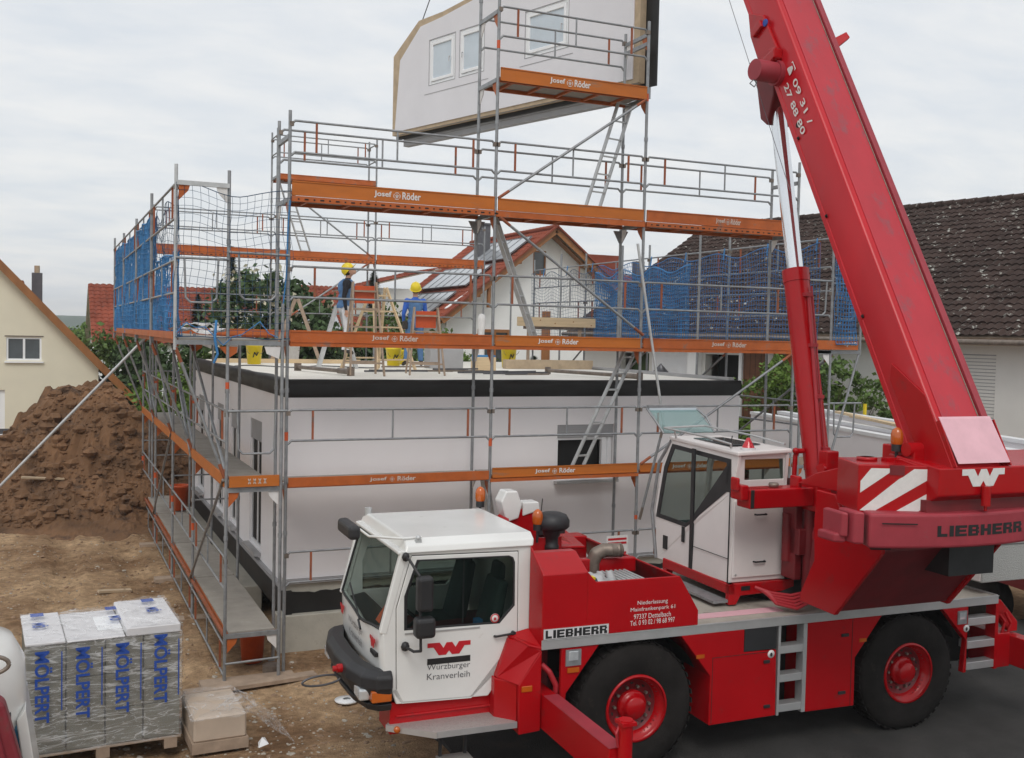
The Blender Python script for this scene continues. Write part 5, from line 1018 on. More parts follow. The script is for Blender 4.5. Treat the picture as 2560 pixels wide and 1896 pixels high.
sl=MB(); sl.path([gp(.70,2.05,.07),hook],.011,5); sl.path([gp(3.5,2.4,.07),hook],.011,5); sl.path([gp(6.3,2.4,.07),hook],.011,5); tag(sl.build('lifting_sling','cable'),'thin steel slings holding the gable wall element','sling')
hk=MB(); hk.box(hook.x-.12,hook.x+.12,hook.y-.08,hook.y+.08,hook.z+.1,hook.z+.7); hk.path([hook+Vector((0,0,.1)),hook+Vector((.07,0,.0)),hook+Vector((0,0,-.08)),hook+Vector((-.07,0,-.02))],.03,8); hk.tube(hook+Vector((0,0,.7)),Vector((hook.x,hook.y,21.2)),.009,5); tag(hk.build('crane_hook','yellow'),'crane hook block above the hanging wall element','hook')
# ---------------- things on the roof slab ----------------
ZR=4.087
def stepladder(name,loc,rz,h,wb,wt,spread,n,m,label,redplate=False,group=None):
    r=empty(name,loc,rz,label,'step ladder',group)
    for s in (-1,1):
        tz=h
        for q in (-1,1):
            MB().bar((q*wb/2,s*spread/2,0),(q*wt/2,s*.03,tz),.03,.07,(0,1,0)).build('side_rail',m,r)
        for k in range(n):
            f=(k+.7)/(n+.2); y=s*(spread/2*(1-f)+.03*f); ww=wb*(1-f)+wt*f
            MB().bar((-ww/2,y,h*f),(ww/2,y,h*f),.05,.03,(0,0,1)).build('rung',m,r)
    if redplate: MB().box(-wt/2+.03,wt/2-.03,-.035,-.02 if False else .035,h-.36,h-.06).build('top_plate','redplastic',r)
    return r
stepladder('step_ladder',(1.98,3.1,ZR),R(-8),1.60,.58,.40,1.0,5,'oldwood','tall grey wooden step ladder with a red plate at the front left of the slab',True)
stepladder('step_ladder',(2.95,5.45,ZR),R(12),1.62,.85,.30,1.5,5,'wood','broad pale new timber trestle ladder in the middle of the slab')
stepladder('step_ladder',(3.2,3.35,ZR),R(-14),1.20,.62,.42,.9,4,'oldwood','short wooden step ladder with a red plate before the workman in the blue jacket',True)
stepladder('step_ladder',(2.15,9.2,ZR),R(75),1.45,.5,.25,1.1,5,'oldwood','weathered wooden trestle ladder farthest to the left on the slab')
stepladder('step_ladder',(2.30,6.1,ZR),R(80),1.25,.4,.28,.75,4,'galvlight','aluminium step ladder the white-trousered workman stands on')
def bucket(name,loc,m,label,r=.15,h=.34,txt=True):
    o=empty(name,loc,0,label,'bucket'); MB().lathe([(0,.0),(r*.82,0),(r,h*.9),(r*1.06,h*.9),(r*1.06,h),(r*.98,h),(r*.8,.02),(0,.02)],(0,0,0),n=24).build('pail',m,o)
    mb=MB(); mb.path([Vector((r*1.05*math.cos(a),r*1.05*math.sin(a)*.3-r*.9,h*.75-abs(math.sin(a))*.12)) for a in [math.pi*i/8 for i in range(9)]],.005,5); mb.build('bail','steel',o)
    if txt: mb=MB(); mb.path([(-.05,-r*.93,h*.35),(-.02,-r*.95,h*.6),(.02,-r*.95,h*.45),(.06,-r*.93,h*.62)],.012,5); mb.build('brush_mark','text_black',o)
    return o
bucket('bucket',(1.02,8.15,ZR),'yellow','yellow bucket at the left edge of the roof slab',.17,.42)
bucket('bucket',(4.05,7.9,ZR),'yellow','yellow bucket between the pale trestle ladder and the blue workman',.17,.40)
bucket('bucket',(6.6,7.3,ZR),'yellow','tall yellow bucket near the right edge of the slab',.18,.50)
bucket('bucket',(4.55,8.7,ZR),'yellow','yellow bucket just behind the legs of the blue workman',.14,.34)
bucket('bucket',(2.35,10.6,ZR),'text_white','square white pail at the back left of the slab',.20,.45,False)
def prop(loc,rz,L,label):
    o=empty('steel_prop',loc,rz,label,'prop'); MB().tube((-L/2,0,.07),(L/2-.4,0,.07),.035,12).build('outer_tube','steel',o); MB().tube((L/2-.45,0,.07),(L/2,0,.07),.05,12).build('collar','steel',o)
    MB().box(-L/2-.01,-L/2+.0,-.07,.07,.0,.14).build('end_plate','steel',o); MB().box(L/2,L/2+.01,-.07,.07,0,.14).build('end_plate','steel',o)
prop((1.42,3.7,ZR),R(-88+10),2.1,'rusty steel prop lying on the slab at the left'); prop((6.15,2.5,ZR),R(-78),2.6,'long rusty steel prop lying on the slab at the right')
rr=random.Random(9)
for k in range(15):
    if k<9: x=2.6+rr.uniform(-.5,1.6); y=4.4+rr.uniform(-.8,1.8); L_=1.1
    else: x=4.0+rr.uniform(-.3,.9); y=3.6+rr.uniform(-.4,.8); L_=.9
    a=rr.uniform(-.3,.5); o=MB().bar((-L_/2,0,0),(L_/2,0,0),.04,.03).build('loose_bar','cable' if k%3 else 'steel'); o.location=(x+L_/2,y,ZR+.02+.012*(k%4)); o.rotation_euler=(0,0,a)
    tag(o,'thin dark bar lying loose among others on the middle of the slab','bar','loose bars on the slab')
mb=MB(); mb.box(-.1,3.2,9.0,9.1,0,.09); o=mb.build('timber_beam','wood'); o.location=(.4,0,ZR); tag(o,'squared timber lying along the back left of the slab','beam')
mb=MB(); mb.box(6.15,8.3,6.4,6.6,ZR,ZR+.20); tag(mb.build('timber_beam','osb'),'thick squared timber on the right of the slab beside the yellow bucket','beam')
mb=MB(); mb.box(8.28,8.40,1.2,11.4,ZR,ZR+.06); tag(mb.build('edge_batten','greyframe'),'dark batten running along the right edge of the slab','batten')
mb=MB(); mb.path([Vector((.35+i*.14,6.5+.5*math.sin(i*.6),ZR+.015)) for i in range(22)],.012,5); tag(mb.build('power_cable','cable'),'dark power cable winding over the left of the slab','cable')
mb=MB(); mb.box(4.95,5.35,5.1,5.5,ZR,ZR+.28); o=mb.build('tool_crate','wood',None,.01); tag(o,'small wooden crate with purple straps on the slab','crate'); MB().box(4.93,5.37,5.2,5.4,ZR+.2,ZR+.32).build('strap','blue',o)
mb=MB(); mb.box(4.35,5.1,6.3,6.7,ZR,ZR+.42); tag(mb.build('metal_box','greyframe',None,.01),'grey metal box on the slab right of the blue workman','box')
# rolled foil standing on the slab
mb=MB(); mb.lathe([(0,0),(.20,0),(.14,.08),(.08,.25),(.07,.8),(.09,1.1),(.06,1.2),(0,1.22)],(5.75,6.9,ZR-.02),n=12); tag(mb.build('foil_roll','text_white'),'upright white wrapped roll standing beside the tall yellow bucket','roll')
# ---------------- people ----------------
def figure(name,loc,rz,J,Rr,parts,label,face):
    # J joints, limbs as tapered chains fused into one skin by voxel remesh
    root=empty(name,loc,rz,label,'person'); mb=MB()
    for a,b in parts:
        p,q=Vector(J[a]),Vector(J[b]); mb.tube(p,q,Rr[a],14,Rr[b]); mb.ball(p,Rr[a],12); mb.ball(q,Rr[b],12)
    # torso volumes
    c=Vector(J['chest']); mb.ball(c,.165,14,(1.05,.68,1.15)); c=Vector(J['belly']); mb.ball(c,.15,14,(1.02,.72,1.1)); c=Vector(J['hips']); mb.ball(c,.165,14,(1.05,.74,.85))
    hc=Vector(J['head']); fd=Vector(face).normalized(); upv=Vector((0,0,1)); upv=(upv-fd*upv.dot(fd)).normalized(); sdv=fd.cross(upv)
    mb.ball(hc,.098,16,(.86,.95,1.12)); mb.ball(hc+fd*.055-upv*.06,.05,10); mb.ball(hc+fd*.105-upv*.012,.020,8); mb.ball(hc+fd*.085-upv*.055,.022,8,(1.2,1,.6))
    for s in (-1,1): mb.ball(hc+sdv*s*.088-fd*.005,.022,8,(.5,1,1.4)); mb.ball(hc+fd*.085+sdv*s*.035+upv*.022,.018,8,(1.2,.8,.6))
    # hands with five fingers
    for h_,e_ in (('handL','wristL'),('handR','wristR')):
        w_=Vector(J[e_]); h=Vector(J[h_]); d=(h-w_).normalized(); sd_=d.cross(Vector((.3,1,.2))).normalized(); n_=d.cross(sd_)
        mb.tube(w_,h,.028,10,.036); mb.ball(h,.038,10,(1,.8,1))
        for k in range(4):
            b=h+sd_*(k-1.5)*.019+d*.02; m1=b+d*(.034+.004*(k in(1,2)))+n_*.012; m2=m1+d*.022+n_*.02; mb.tube(b,m1,.0095,7); mb.tube(m1,m2,.0085,7,.007); mb.ball(m1,.009,6); mb.ball(m2,.0075,6)
        b=h-sd_*.032-d*.01; m1=b-sd_*.02+d*.03; m2=m1+d*.022+n_*.01; mb.tube(b,m1,.011,7); mb.tube(m1,m2,.010,7,.008); mb.ball(m2,.008,6)
    o=mb.build('body',['skin'],root); md=o.modifiers.new('r','REMESH'); md.mode='VOXEL'; md.voxel_size=.0095; sm=o.modifiers.new('s','SMOOTH'); sm.iterations=2; sm.factor=.5
    dg=bpy.context.evaluated_depsgraph_get(); dg.update(); me=bpy.data.meshes.new_from_object(o.evaluated_get(dg)); o.modifiers.clear(); old=o.data; o.data=me; bpy.data.meshes.remove(old)
    return root,o,hc,fd,upv,sdv
def paint(o,mats,fn):
    me=o.data; me.materials.clear()
    for m_ in mats: me.materials.append(M[m_])
    for p in me.polygons: p.material_index=fn(p.center); p.use_smooth=True
def shell(name,o,m,test,par,off=.012):
    me=o.data; mb=MB(); idx={}; vs=[]; fs=[]
    for p in me.polygons:
        if test(p.center):
            f=[]
            for v in p.vertices:
                if v not in idx: idx[v]=len(vs); q=me.vertices[v]; vs.append(q.co+q.normal*(off+.006*noise.noise(q.co*9)))
                f.append(idx[v])
            fs.append(f)
    mb.add(vs,fs,True); return mb.build(name,m,par)
def helmet(root,hc,fd,upv,sdv):
    Z=(upv*.9-fd*.12).normalized(); Y=(fd-Z*fd.dot(Z)).normalized(); Xx=Y.cross(Z)
    mb=MB(); n=24; rings=[(.118,-.005),(.122,.03),(.117,.07),(.095,.11),(.055,.137),(0,.146)]; vs=[]
    base=hc+Z*.028
    for r,h in rings:
        for j in range(n): a=2*math.pi*j/n; vs.append(base+Xx*(r*.93*math.cos(a))+Y*(r*1.1*math.sin(a))+Z*h)
    fs=[(i*n+j,i*n+(j+1)%n,(i+1)*n+(j+1)%n,(i+1)*n+j) for i in range(len(rings)-1) for j in range(n)]; mb.add(vs,fs,True)
    b=[base+Xx*(.118*.95*math.cos(a))+Y*(.13*math.sin(a))-Z*.006 for a in [2*math.pi*j/n for j in range(n)]]; e_=[base+Xx*(.130*math.cos(a))+Y*(.15*math.sin(a)+(.05*max(0,math.sin(a))**2))-Z*.014 for a in [2*math.pi*j/n for j in range(n)]]
    mb.add(b+e_,[(j,(j+1)%n,(j+1)%n+n,j+n) for j in range(n)],True)
    mb.path([base+Y*(.128*math.cos(t_))+Z*(.005+.15*math.sin(t_)) for t_ in [math.pi*(.06+.88*i/12) for i in range(13)]],.010,6)
    mb.build('helmet','yellow',root)
    mb=MB(); mb.ball(hc-fd*.018+upv*.01,.100,12,(.92,.98,1.05)); mb.build('hair','hair',root)
    mb=MB()
    for s in (-1,1): mb.ball(hc+fd*.092+sdv*s*.035+upv*.018,.011,7)
    mb.build('eyes','text_white',root); mb=MB(); 
    for s in (-1,1): mb.ball(hc+fd*.101+sdv*s*.035+upv*.018,.006,6)
    mb.build('pupils','text_black',root); mb=MB(); mb.path([hc+fd*.100-upv*.052-sdv*.022,hc+fd*.107-upv*.055,hc+fd*.100-upv*.052+sdv*.022],.005,5); mb.build('mouth','maroon',root)
PARTS=[('hips','belly'),('belly','chest'),('chest','neck'),('neck','head'),('chest','shL'),('chest','shR'),('shL','elL'),('elL','wristL'),('shR','elR'),('elR','wristR'),('hips','hpL'),('hips','hpR'),('hpL','knL'),('knL','anL'),('hpR','knR'),('knR','anR'),('anL','toeL'),('anR','toeR')]
RR=dict(hips=.13,belly=.125,chest=.13,neck=.056,head=.06,shL=.07,shR=.07,elL=.045,elR=.045,wristL=.030,wristR=.030,hpL=.095,hpR=.095,knL=.062,knR=.062,anL=.045,anR=.045,toeL=.04,toeR=.04)
# man in blue jacket seen from behind, looking up to the panel
J=dict(hips=(0,0,.96),belly=(0,-.01,1.12),chest=(.0,0,1.34),neck=(0,.01,1.53),head=(.01,.02,1.70),shL=(-.185,0,1.44),elL=(-.25,.03,1.16),wristL=(-.22,.16,.94),handL=(-.20,.22,.88),shR=(.185,0,1.44),elR=(.25,.06,1.18),wristR=(.20,.26,1.06),handR=(.18,.33,1.04),hpL=(-.10,0,.90),hpR=(.10,0,.90),knL=(-.15,.03,.50),knR=(.13,.03,.50),anL=(-.19,-.02,.10),anR=(.15,-.02,.10),toeL=(-.22,.13,.045),toeR=(.19,.13,.045))
rt,bo,hc,fd,uv,sv=figure('person',(4.42,7.55,ZR),R(-6),J,RR,PARTS,'workman seen from behind in blue jacket, blue dungarees and yellow helmet, standing on the slab',(.25,.9,.38))
paint(bo,['skin','royal','denim','boot'],lambda c:3 if c.z<.13 else 2 if c.z<1.02 and abs(c.x)<.235 and c.y<.14 else (0 if c.z>1.535 or (c.y>.24 and c.z<1.2) or (c.x<-.14 and c.z<.96 and c.y>.13) else 1))
shell('dungarees','denim' and bo,'denim',lambda c:c.z<1.44 and c.z>.12 and abs(c.x)<.15 and (c.z>1.0 and c.y<.09) or (c.z<=1.0 and c.z>.13 and c.y<.13 and abs(c.x)<.24),rt)
mb=MB(); mb.box(-.30,-.18,-.12,-.04,.82,1.0); mb.build('tool_pouch','boot',rt,.02); helmet(rt,hc,fd,uv,sv)
# man on the ladder, profile, looking up
J=dict(hips=(0,0,.96),belly=(.01,-.0,1.12),chest=(.02,0,1.33),neck=(.04,0,1.51),head=(.075,0,1.66),shL=(.0,.19,1.43),elL=(.12,.24,1.20),wristL=(.32,.18,1.18),handL=(.39,.16,1.20),shR=(.0,-.19,1.43),elR=(-.06,-.24,1.15),wristR=(-.02,-.24,.90),handR=(.0,-.23,.83),hpL=(0,.10,.90),hpR=(0,-.10,.90),knL=(.05,.12,.50),knR=(.02,-.12,.50),anL=(.0,.13,.10),anR=(-.04,-.13,.10),toeL=(.15,.14,.045),toeR=(.12,-.14,.045))
rt,bo,hc,fd,uv,sv=figure('person',(2.40,5.9,ZR+.28),R(-8),J,RR,PARTS,'workman in profile with black sleeves, blue vest, white trousers and yellow helmet, looking up',(.72,-.15,.62))
paint(bo,['skin','blackcloth','whitecloth','greycloth','boot'],lambda c:4 if c.z<.10 else 3 if .42<c.z<.62 and c.x>.03 else 2 if c.z<1.0 and abs(c.y)<.21 else (0 if c.z>1.525 or (c.z<.88) or c.x>.33 else 1))
shell('vest',bo,'denim',lambda c:.93<c.z<1.50 and abs(c.y)<.155 and c.x<.25,rt)
helmet(rt,hc,fd,uv,sv)
# ---------------- vegetation ----------------
def foliage(name,blobs,n,size,m,par,seed=1,shape='leaf',stretch=1):
    rr=random.Random(seed); mb=MB(); V=[];Fc=[]
    tot=sum(b[3]*b[4]*b[5] for b in blobs)**1
    for bl in blobs:
        k=int(n*(bl[3]*bl[4]*bl[5])/tot); sub=[]
        ns=max(5,k//55)
        for i in range(ns):
            u=rr.uniform(-1,1); a=rr.uniform(0,2*math.pi); rad=rr.uniform(.55,1.0)**.6; s=math.sqrt(1-u*u)
            sub.append((bl[0]+bl[3]*s*math.cos(a)*rad,bl[1]+bl[4]*s*math.sin(a)*rad,bl[2]+bl[5]*u*rad,rr.uniform(.10,.26)*min(bl[3:6])*1.4))
        for i in range(k):
            c=rr.choice(sub); d=Vector((rr.gauss(0,1),rr.gauss(0,1),rr.gauss(0,.8))); p=Vector(c[:3])+d*c[3]*.6
            sz=size*rr.uniform(.6,1.3); a=Vector((rr.uniform(-1,1),rr.uniform(-1,1),rr.uniform(-.6,.9))).normalized(); b=a.orthogonal().normalized(); b=(b*math.cos(rr.random()*6.28)+a.cross(b)*math.sin(rr.random()*6.28))
            q=a.cross(b); n0=len(V); V+=[p-b*sz*.5,p+q*sz*.28,p+b*sz*.5*stretch,p-q*sz*.28]; Fc.append((n0,n0+1,n0+2,n0+3))
    mb.add(V,Fc); return mb.build(name,m,par)
def tree(name,x,y,z0,blobs,n,size,m,label,cat='tree',trunk=.12,seed=1,extra=None,group=None):
    o=empty(name,(x,y,z0),0,label,cat,group); rr=random.Random(seed)
    B=blobs; top=max(b[2] for b in B)
    mb=MB(); mb.tube((0,0,-.2),(0,0,top*.45),trunk,9,trunk*.7)
    for b in B:
        c=Vector(b[:3]); mb.tube((0,0,top*.25+rr.random()*top*.2),c,trunk*.55,7,trunk*.15)
        for k in range(4): mb.tube(c*.7+Vector((0,0,top*.08)),c+Vector((rr.uniform(-1,1)*b[3]*.6,rr.uniform(-1,1)*b[4]*.6,rr.uniform(-.3,.8)*b[5])),trunk*.2,5,trunk*.06)
    mb.build('trunk','bark',o); foliage('crown',B,n,size,m,o,seed)
    if extra: foliage(extra[0],B,extra[1],extra[2],extra[3],o,seed+50)
    return o
# large blossoming shrub behind the slab, dark conifers etc.
tree('elder_tree',3.2,19.5,.35,[(0,0,4.7,1.6,1.3,1.6),(1.4,0,4.6,1.2,1.2,1.2),(-1.2,0,3.7,1.1,1.1,1.2),(.6,0,2.6,2.2,1.4,1.5),(.3,0,5.7,.8,.7,.8)],17000,.22,'leafdark','dark green elder covered in cream blossom behind the left platform net',trunk=.14,seed=3,extra=('blossom',2000,.17,'blossom'))
tree('elder_tree',6.2,20.5,0,[(0,0,3.7,1.4,1.2,1.1),(1.3,0,3.3,1.2,1.2,1.2),(-1.2,0,3.0,1.2,1.2,1.2)],10000,.2,'leafdark','lower cream blossomed bush behind the weathered trestle ladder',trunk=.12,seed=4,extra=('blossom',1100,.15,'blossom'))
tree('leafy_tree',8.8,24,0,[(0,0,4.0,1.7,1.4,1.6),(1.7,0,3.4,1.4,1.3,1.4),(-1.4,0,3.6,1.3,1.3,1.5)],7000,.2,'leaf','round mid green tree behind the ladder of the white-trousered workman',trunk=.14,seed=5)
tree('hedge_shrub',9.5,21,0,[(0,0,3.2,1.2,.8,.9),(1.6,0,3.1,1.2,.8,.9),(3.0,0,3.0,1.1,.8,.9),(-1.3,0,3.1,1.1,.8,.9)],6500,.15,'leafbright','long bright green shrub just past the back of the slab',cat='shrub',trunk=.08,seed=6)
def conifer(x,y,z,h,r,label,m='conifer',n=5000,cat='conifer',seed=1,name='conifer'):
    o=empty(name,(x,y,z),0,label,cat); MB().tube((0,0,0),(0,0,h*.95),.10,8,.02).build('trunk','bark',o)
    rr=random.Random(seed); V=[];F_=[]
    for i in range(n):
        f=rr.random()**.75; zz=h*(.06+.94*f); rad=r*(1-f)**.8*(.35+.65*rr.random())*(1+.25*math.sin(zz*7+seed)); a=rr.uniform(0,6.283)
        p=Vector((rad*math.cos(a),rad*math.sin(a),zz+rr.uniform(-.1,.1))); d=Vector((math.cos(a),math.sin(a),rr.uniform(-.5,.3))).normalized(); q=d.cross(Vector((0,0,1))); s=rr.uniform(.10,.22); n0=len(V)
        V+=[p-d*s*.6,p+q*s*.22,p+d*s,p-q*s*.22]; F_.append((n0,n0+1,n0+2,n0+3))
    mb=MB(); mb.add(V,F_); mb.build('crown',m,o); return o
conifer(11.0,33,1.0,6.6,1.5,'dark slender spruce seen between the two workmen',seed=2,n=7000)
conifer(1.9,24,.2,5.7,1.2,'dark spruce behind the net at the left platform end',seed=3,n=5200); conifer(3.3,25.5,.2,7.6,1.1,'tall dark spruce top rising above the blossoming elder',seed=6,n=4200)
conifer(13.0,19.5,1.7,2.3,.75,'small clipped thuja standing right of the slab in front of the white wall','thuja',3500,'thuja',4,'thuja'); conifer(11.9,20.5,1.7,1.8,.5,'smaller thuja left of the clipped one','thuja',2200,'thuja',5,'thuja')
tree('leafy_tree',-1.3,27,0,[(0,0,2.6,2.0,1.6,1.9),(1.3,0,3.4,1.2,1.2,1.3),(-1.0,0,2.0,1.3,1.2,1.4)],7000,.2,'leaf','bushy tree below the far end of the netted platform',trunk=.15,seed=8)
tree('leafy_tree',.9,21,0,[(0,0,2.2,1.4,1.4,1.3),(.9,0,3.0,1.1,1.1,1.2),(-.7,0,1.6,1.0,1.0,1.1)],6000,.18,'leafbright','bright green bush seen under the gable platform',trunk=.12,seed=9)
tree('leafy_tree',1.0,25,0,[(0,0,3.4,1.6,1.3,1.5),(-1.0,0,2.8,1.2,1.2,1.4)],5500,.2,'leafdark','dark green tree between the orange gable and the nets',trunk=.14,seed=10)
tree('lilac_tree',-3.1,31,0,[(0,0,3.0,1.0,1.0,1.1),(.8,0,2.6,.9,.9,1.0)],4200,.16,'lilac','greyish purple shrub beside the verge of the cream house',trunk=.10,seed=11)
for i,(x,y,s) in enumerate(((-3.5,62,2.4),(-1.0,66,2.8),(1.5,70,3),(-7,75,3))):
    tree('distant_tree',x,y,0,[(0,0,2.4*s/2,1.9,1.5,1.2*s/2),(1.6,0,2.0*s/2,1.6,1.3,1.0*s/2),(-1.6,0,2.0*s/2,1.5,1.3,1.0*s/2)],2600,.34,['leaf','leafbright','leaf','leafdark'][i],['round tree farthest to the right in the gap beyond the cream house','pale green tree in the middle of the distant gap','mid green tree just left of the orange gable in the distance','dark tree in the distance close to the cream house verge'][i],trunk=.2,seed=20+i)
mb_=foliage('distant_woodland',[(x,330+7*math.sin(x),2.5,9,6,4.2+2*math.sin(x*1.3)) for x in range(-90,160,9)],9000,1.7,'leafdark',None,31); mb_['kind']='stuff'
# garden shrubs in front of the barn wall
bd=Vector((.2,-.98,0)).normalized(); bn=Vector((bd.y,-bd.x,0))*-1 if False else Vector((.98,.2,0)).normalized(); BE=Vector((14.91,19.32,0))
def bpnt(s,o,z): return BE+bd*s+bn*o+Vector((0,0,z))
for i,(s,o_,hh,mm,lb) in enumerate(((8.0,-1.4,2.9,'leafbright','bright green shrub left of the lift cylinder below the barn wall'),(10.4,-1.3,4.2,'leafbright','vine-like green shrub between lift cylinder and boom'),(12.2,-1.3,4.1,'leaf','fuller green shrub just left of the boom below the barn wall'),(4.6,-1.6,2.2,'leafdark','dark shrub under the right end of the middle deck'))):
    p=bpnt(s,o_,0); tree('garden_shrub',p.x,p.y,0,[(0,0,hh-.5,1.0,.7,.8),(.2,-1.1,hh-.8,.8,.7,.7),(-.2,1.0,hh-.8,.9,.7,.7),(0,0,hh*.45,1.1,.9,.8)],5200,.14,mm,lb,cat='shrub',trunk=.05,seed=40+i)
# ---------------- roofs ----------------
def tiles(name,org,u,v,L,W,m,par,row=.34,wave=.30,amp=.03,step=.025,th=.06,jit=.006):
    org,u,v=Vector(org),Vector(u).normalized(),Vector(v).normalized(); nn=u.cross(v)
    if nn.z<0: nn=-nn
    nr=int(W/row); nc=int(L/wave*5); mb=MB(); vs=[]
    rr=random.Random(3)
    for i in range(nr):
        jj=[rr.uniform(-jit,jit) for _ in range(nc//5+2)]
        for e_ in (0,1):
            t=W*(i+e_)/nr+(0.0 if e_==0 else 0.0)
            for j in range(nc+1):
                ph=j/5*2*math.pi; h=amp*abs(math.sin(ph/2))**1.3*2-amp; vs.append(org+u*(L*j/nc)+v*t+nn*(h+(step if e_==0 else 0)+jj[j//5]))
    n=nc+1; fs=[(r*n+j,r*n+j+1,(r+1)*n+j+1,(r+1)*n+j) for r in range(nr*2-1) for j in range(nc)]
    mb.add(vs,fs); o=mb.build(name,m,par)
    MB().prism([org-nn*.05,org+u*L-nn*.05,org+u*L+v*W-nn*.05,org+v*W-nn*.05],-nn*th).build('roof_boarding','oldwood',par); return o
def tilemat(name,c1,c2,spots,th=.7):
    ma=mat(name,c1,.9,0,.30,.8,.3,20,spec=.15); t=ma.node_tree; b=t.nodes['Principled BSDF']; src=b.inputs['Base Color'].links[0].from_socket
    tc=[n for n in t.nodes if n.type=='TEX_COORD'][0]
    n=N(t,'ShaderNodeTexNoise'); n.inputs['Scale'].default_value=4.5; n.inputs['Detail'].default_value=5; n.inputs['Roughness'].default_value=.75; t.links.new(tc.outputs['Object'],n.inputs['Vector'])
    m2=N(t,'ShaderNodeMapRange'); m2.inputs[1].default_value=th; m2.inputs[2].default_value=th+.05; t.links.new(n.outputs['Fac'],m2.inputs[0])
    mi=N(t,'ShaderNodeMix',data_type='RGBA'); t.links.new(m2.outputs[0],mi.inputs[0]); t.links.new(src,mi.inputs[6]); mi.inputs[7].default_value=(*spots,1); t.links.new(mi.outputs[2],b.inputs['Base Color']); M[name]=ma
tilemat('old_tiles',(.052,.034,.029),None,(.42,.42,.38),.60); tilemat('red_tiles',(.24,.062,.036),None,(.14,.06,.045),.62)
# barn
BN=empty('barn',(0,0,0),0,'long pale barn with a dark lichen-spotted tiled roof at the right','barn')
zb,ze=-.2,5.1; Lb=27
def bw(name,s0,s1,z0,z1,o0,o1,m,par=BN,bev=0): 
    mb=MB(); mb.prism([bpnt(s0,o0,z0),bpnt(s1,o0,z0),bpnt(s1,o1,z0),bpnt(s0,o1,z0)],(0,0,z1-z0)); return mb.build(name,m,par,bev)
holed('front_wall','greyrender',[(0,zb),(Lb,zb),(Lb,ze),(0,ze)],[[(3.7,1.0),(3.7,4.35),(5.9,4.35),(5.9,1.0)][::1] if False else [(6.1,.5),(7.55,.5),(7.55,4.35),(6.1,4.35)],[(14.47,2.55),(15.75,2.55),(15.75,4.6),(14.47,4.6)],[(2.0,1.0),(3.5,1.0),(3.5,4.3),(2.0,4.3)]],lambda a,b:bpnt(a,0,b),bn*.3,BN)
bw('end_wall',Lb-.3,Lb,zb,ze,.3,12.3,'greyrender'); bw('end_wall',0,.3,zb,ze,.3,12.3,'greyrender'); bw('rear_wall',0,Lb,zb,ze,12.3,12.6,'greyrender')
mb=MB(); 
for s in (0,Lb-.3): mb.prism([bpnt(s,.3,ze),bpnt(s,12.3,ze),bpnt(s,6.3,ze+3.3)],bd*.3)
mb.build('gable','render',BN)
bw('recess',6.1,7.55,.5,4.35,.6,.65,'dark'); bw('recess',2.0,3.5,1.0,4.3,.6,.65,'leafdark')
o=bw('gate',7.75,9.9,.6,4.45,-.06,-.005,'doorbrown'); 
for k in range(10): bw('board_gap',7.80+k*.21,7.812+k*.21,.6,4.45,-.064,-.061,'dark',o)
bw('white_post',7.58,7.70,.5,4.5,-.09,-.01,'pvc'); bw('white_post',5.55,5.95,.5,4.5,-.25,-.005,'render'); bw('white_panel',3.7,5.5,1.0,4.5,-.05,-.005,'pvc')
o=bw('roller_shutter',14.47,15.75,2.7,4.6,.05,.1,'greyframe')
for k in range(22): bw('slat',14.47,15.75,2.72+k*.085,2.785+k*.085,.035,.049,'greyrender',o)
bw('window_sill',14.35,15.9,2.58,2.68,-.12,.1,'concrete',BN,.01)
eo=bpnt(-.5,-.55,ze-.15); vv=(bn*math.cos(R(31.5))+Vector((0,0,math.sin(R(31.5))))).normalized()
tiles('tiled_roof',bpnt(-.35,-.55,5.05),bd,vv,Lb+.6,7.98,'old_tiles',BN,row=.30,wave=.22,amp=.022,step=.036,jit=.014)
tiles('tiled_roof',bpnt(-.35,13.15,4.98),bd,-bn*math.cos(R(31.5))+Vector((0,0,math.sin(R(31.5)))),Lb+.6,7.95,'old_tiles',BN)
rt_=bpnt(-.35,6.33,9.28); mb=MB()
for k in range(70): a=rt_+bd*(k*.39); mb.tube(a,a+bd*.37,.11,8,.13)
mb.build('ridge_tiles','old_tiles',BN)
mb=MB(); mb.tube(bpnt(-.4,-.66,4.90),bpnt(Lb+.3,-.66,4.90),.07,10); gt=mb.build('gutter','steel',BN)
bw('eaves_soffit',-.3,Lb+.3,4.82,4.88,-.5,0,'oldwood')
mb=MB(); mb.tube(bpnt(10.0,-.7,2.6),bpnt(10.02,-.7,2.6)+Vector((0,0,.001)),.01,4)
dish=empty('satellite_dish',bpnt(10.55,-.35,3.65),0,'large grey satellite dish on the barn wall between lift cylinder and boom','satellite dish')
mb=MB(); mb.lathe([(0,.16),(.25,.13),(.45,.06),(.58,.0),(.60,.0),(.58,.02),(.45,.08),(.25,.15),(0,.18)],(0,0,0),'X',30); o=mb.build('reflector','greyframe',dish); o.rotation_euler=(0,R(12),R(25)); MB().tube((.1,0,0),(.45,.0,-.5),.03,8).build('arm','black',dish)
# bird cage lantern in front of barn
bc=empty('hanging_lantern',bpnt(4.6,-.5,3.0),0,'small pale lantern shaped like a bird cage in front of the white barn panel','lantern')
mb=MB()
for k in range(10): a=2*math.pi*k/10; mb.tube((.2*math.cos(a),.2*math.sin(a),0),(.2*math.cos(a),.2*math.sin(a),.65),.012,5); mb.tube((.2*math.cos(a),.2*math.sin(a),.65),(0,0,.95),.012,5)
mb.build('bars','text_white',bc); MB().lathe([(0,1.0),(.26,.72),(.24,.70),(0,.95)],(0,0,0),n=14).build('cap','cable',bc); MB().lathe([(0,-.02),(.24,-.02),(.24,.02),(0,.02)],(0,0,0),n=14).build('base','steel',bc)
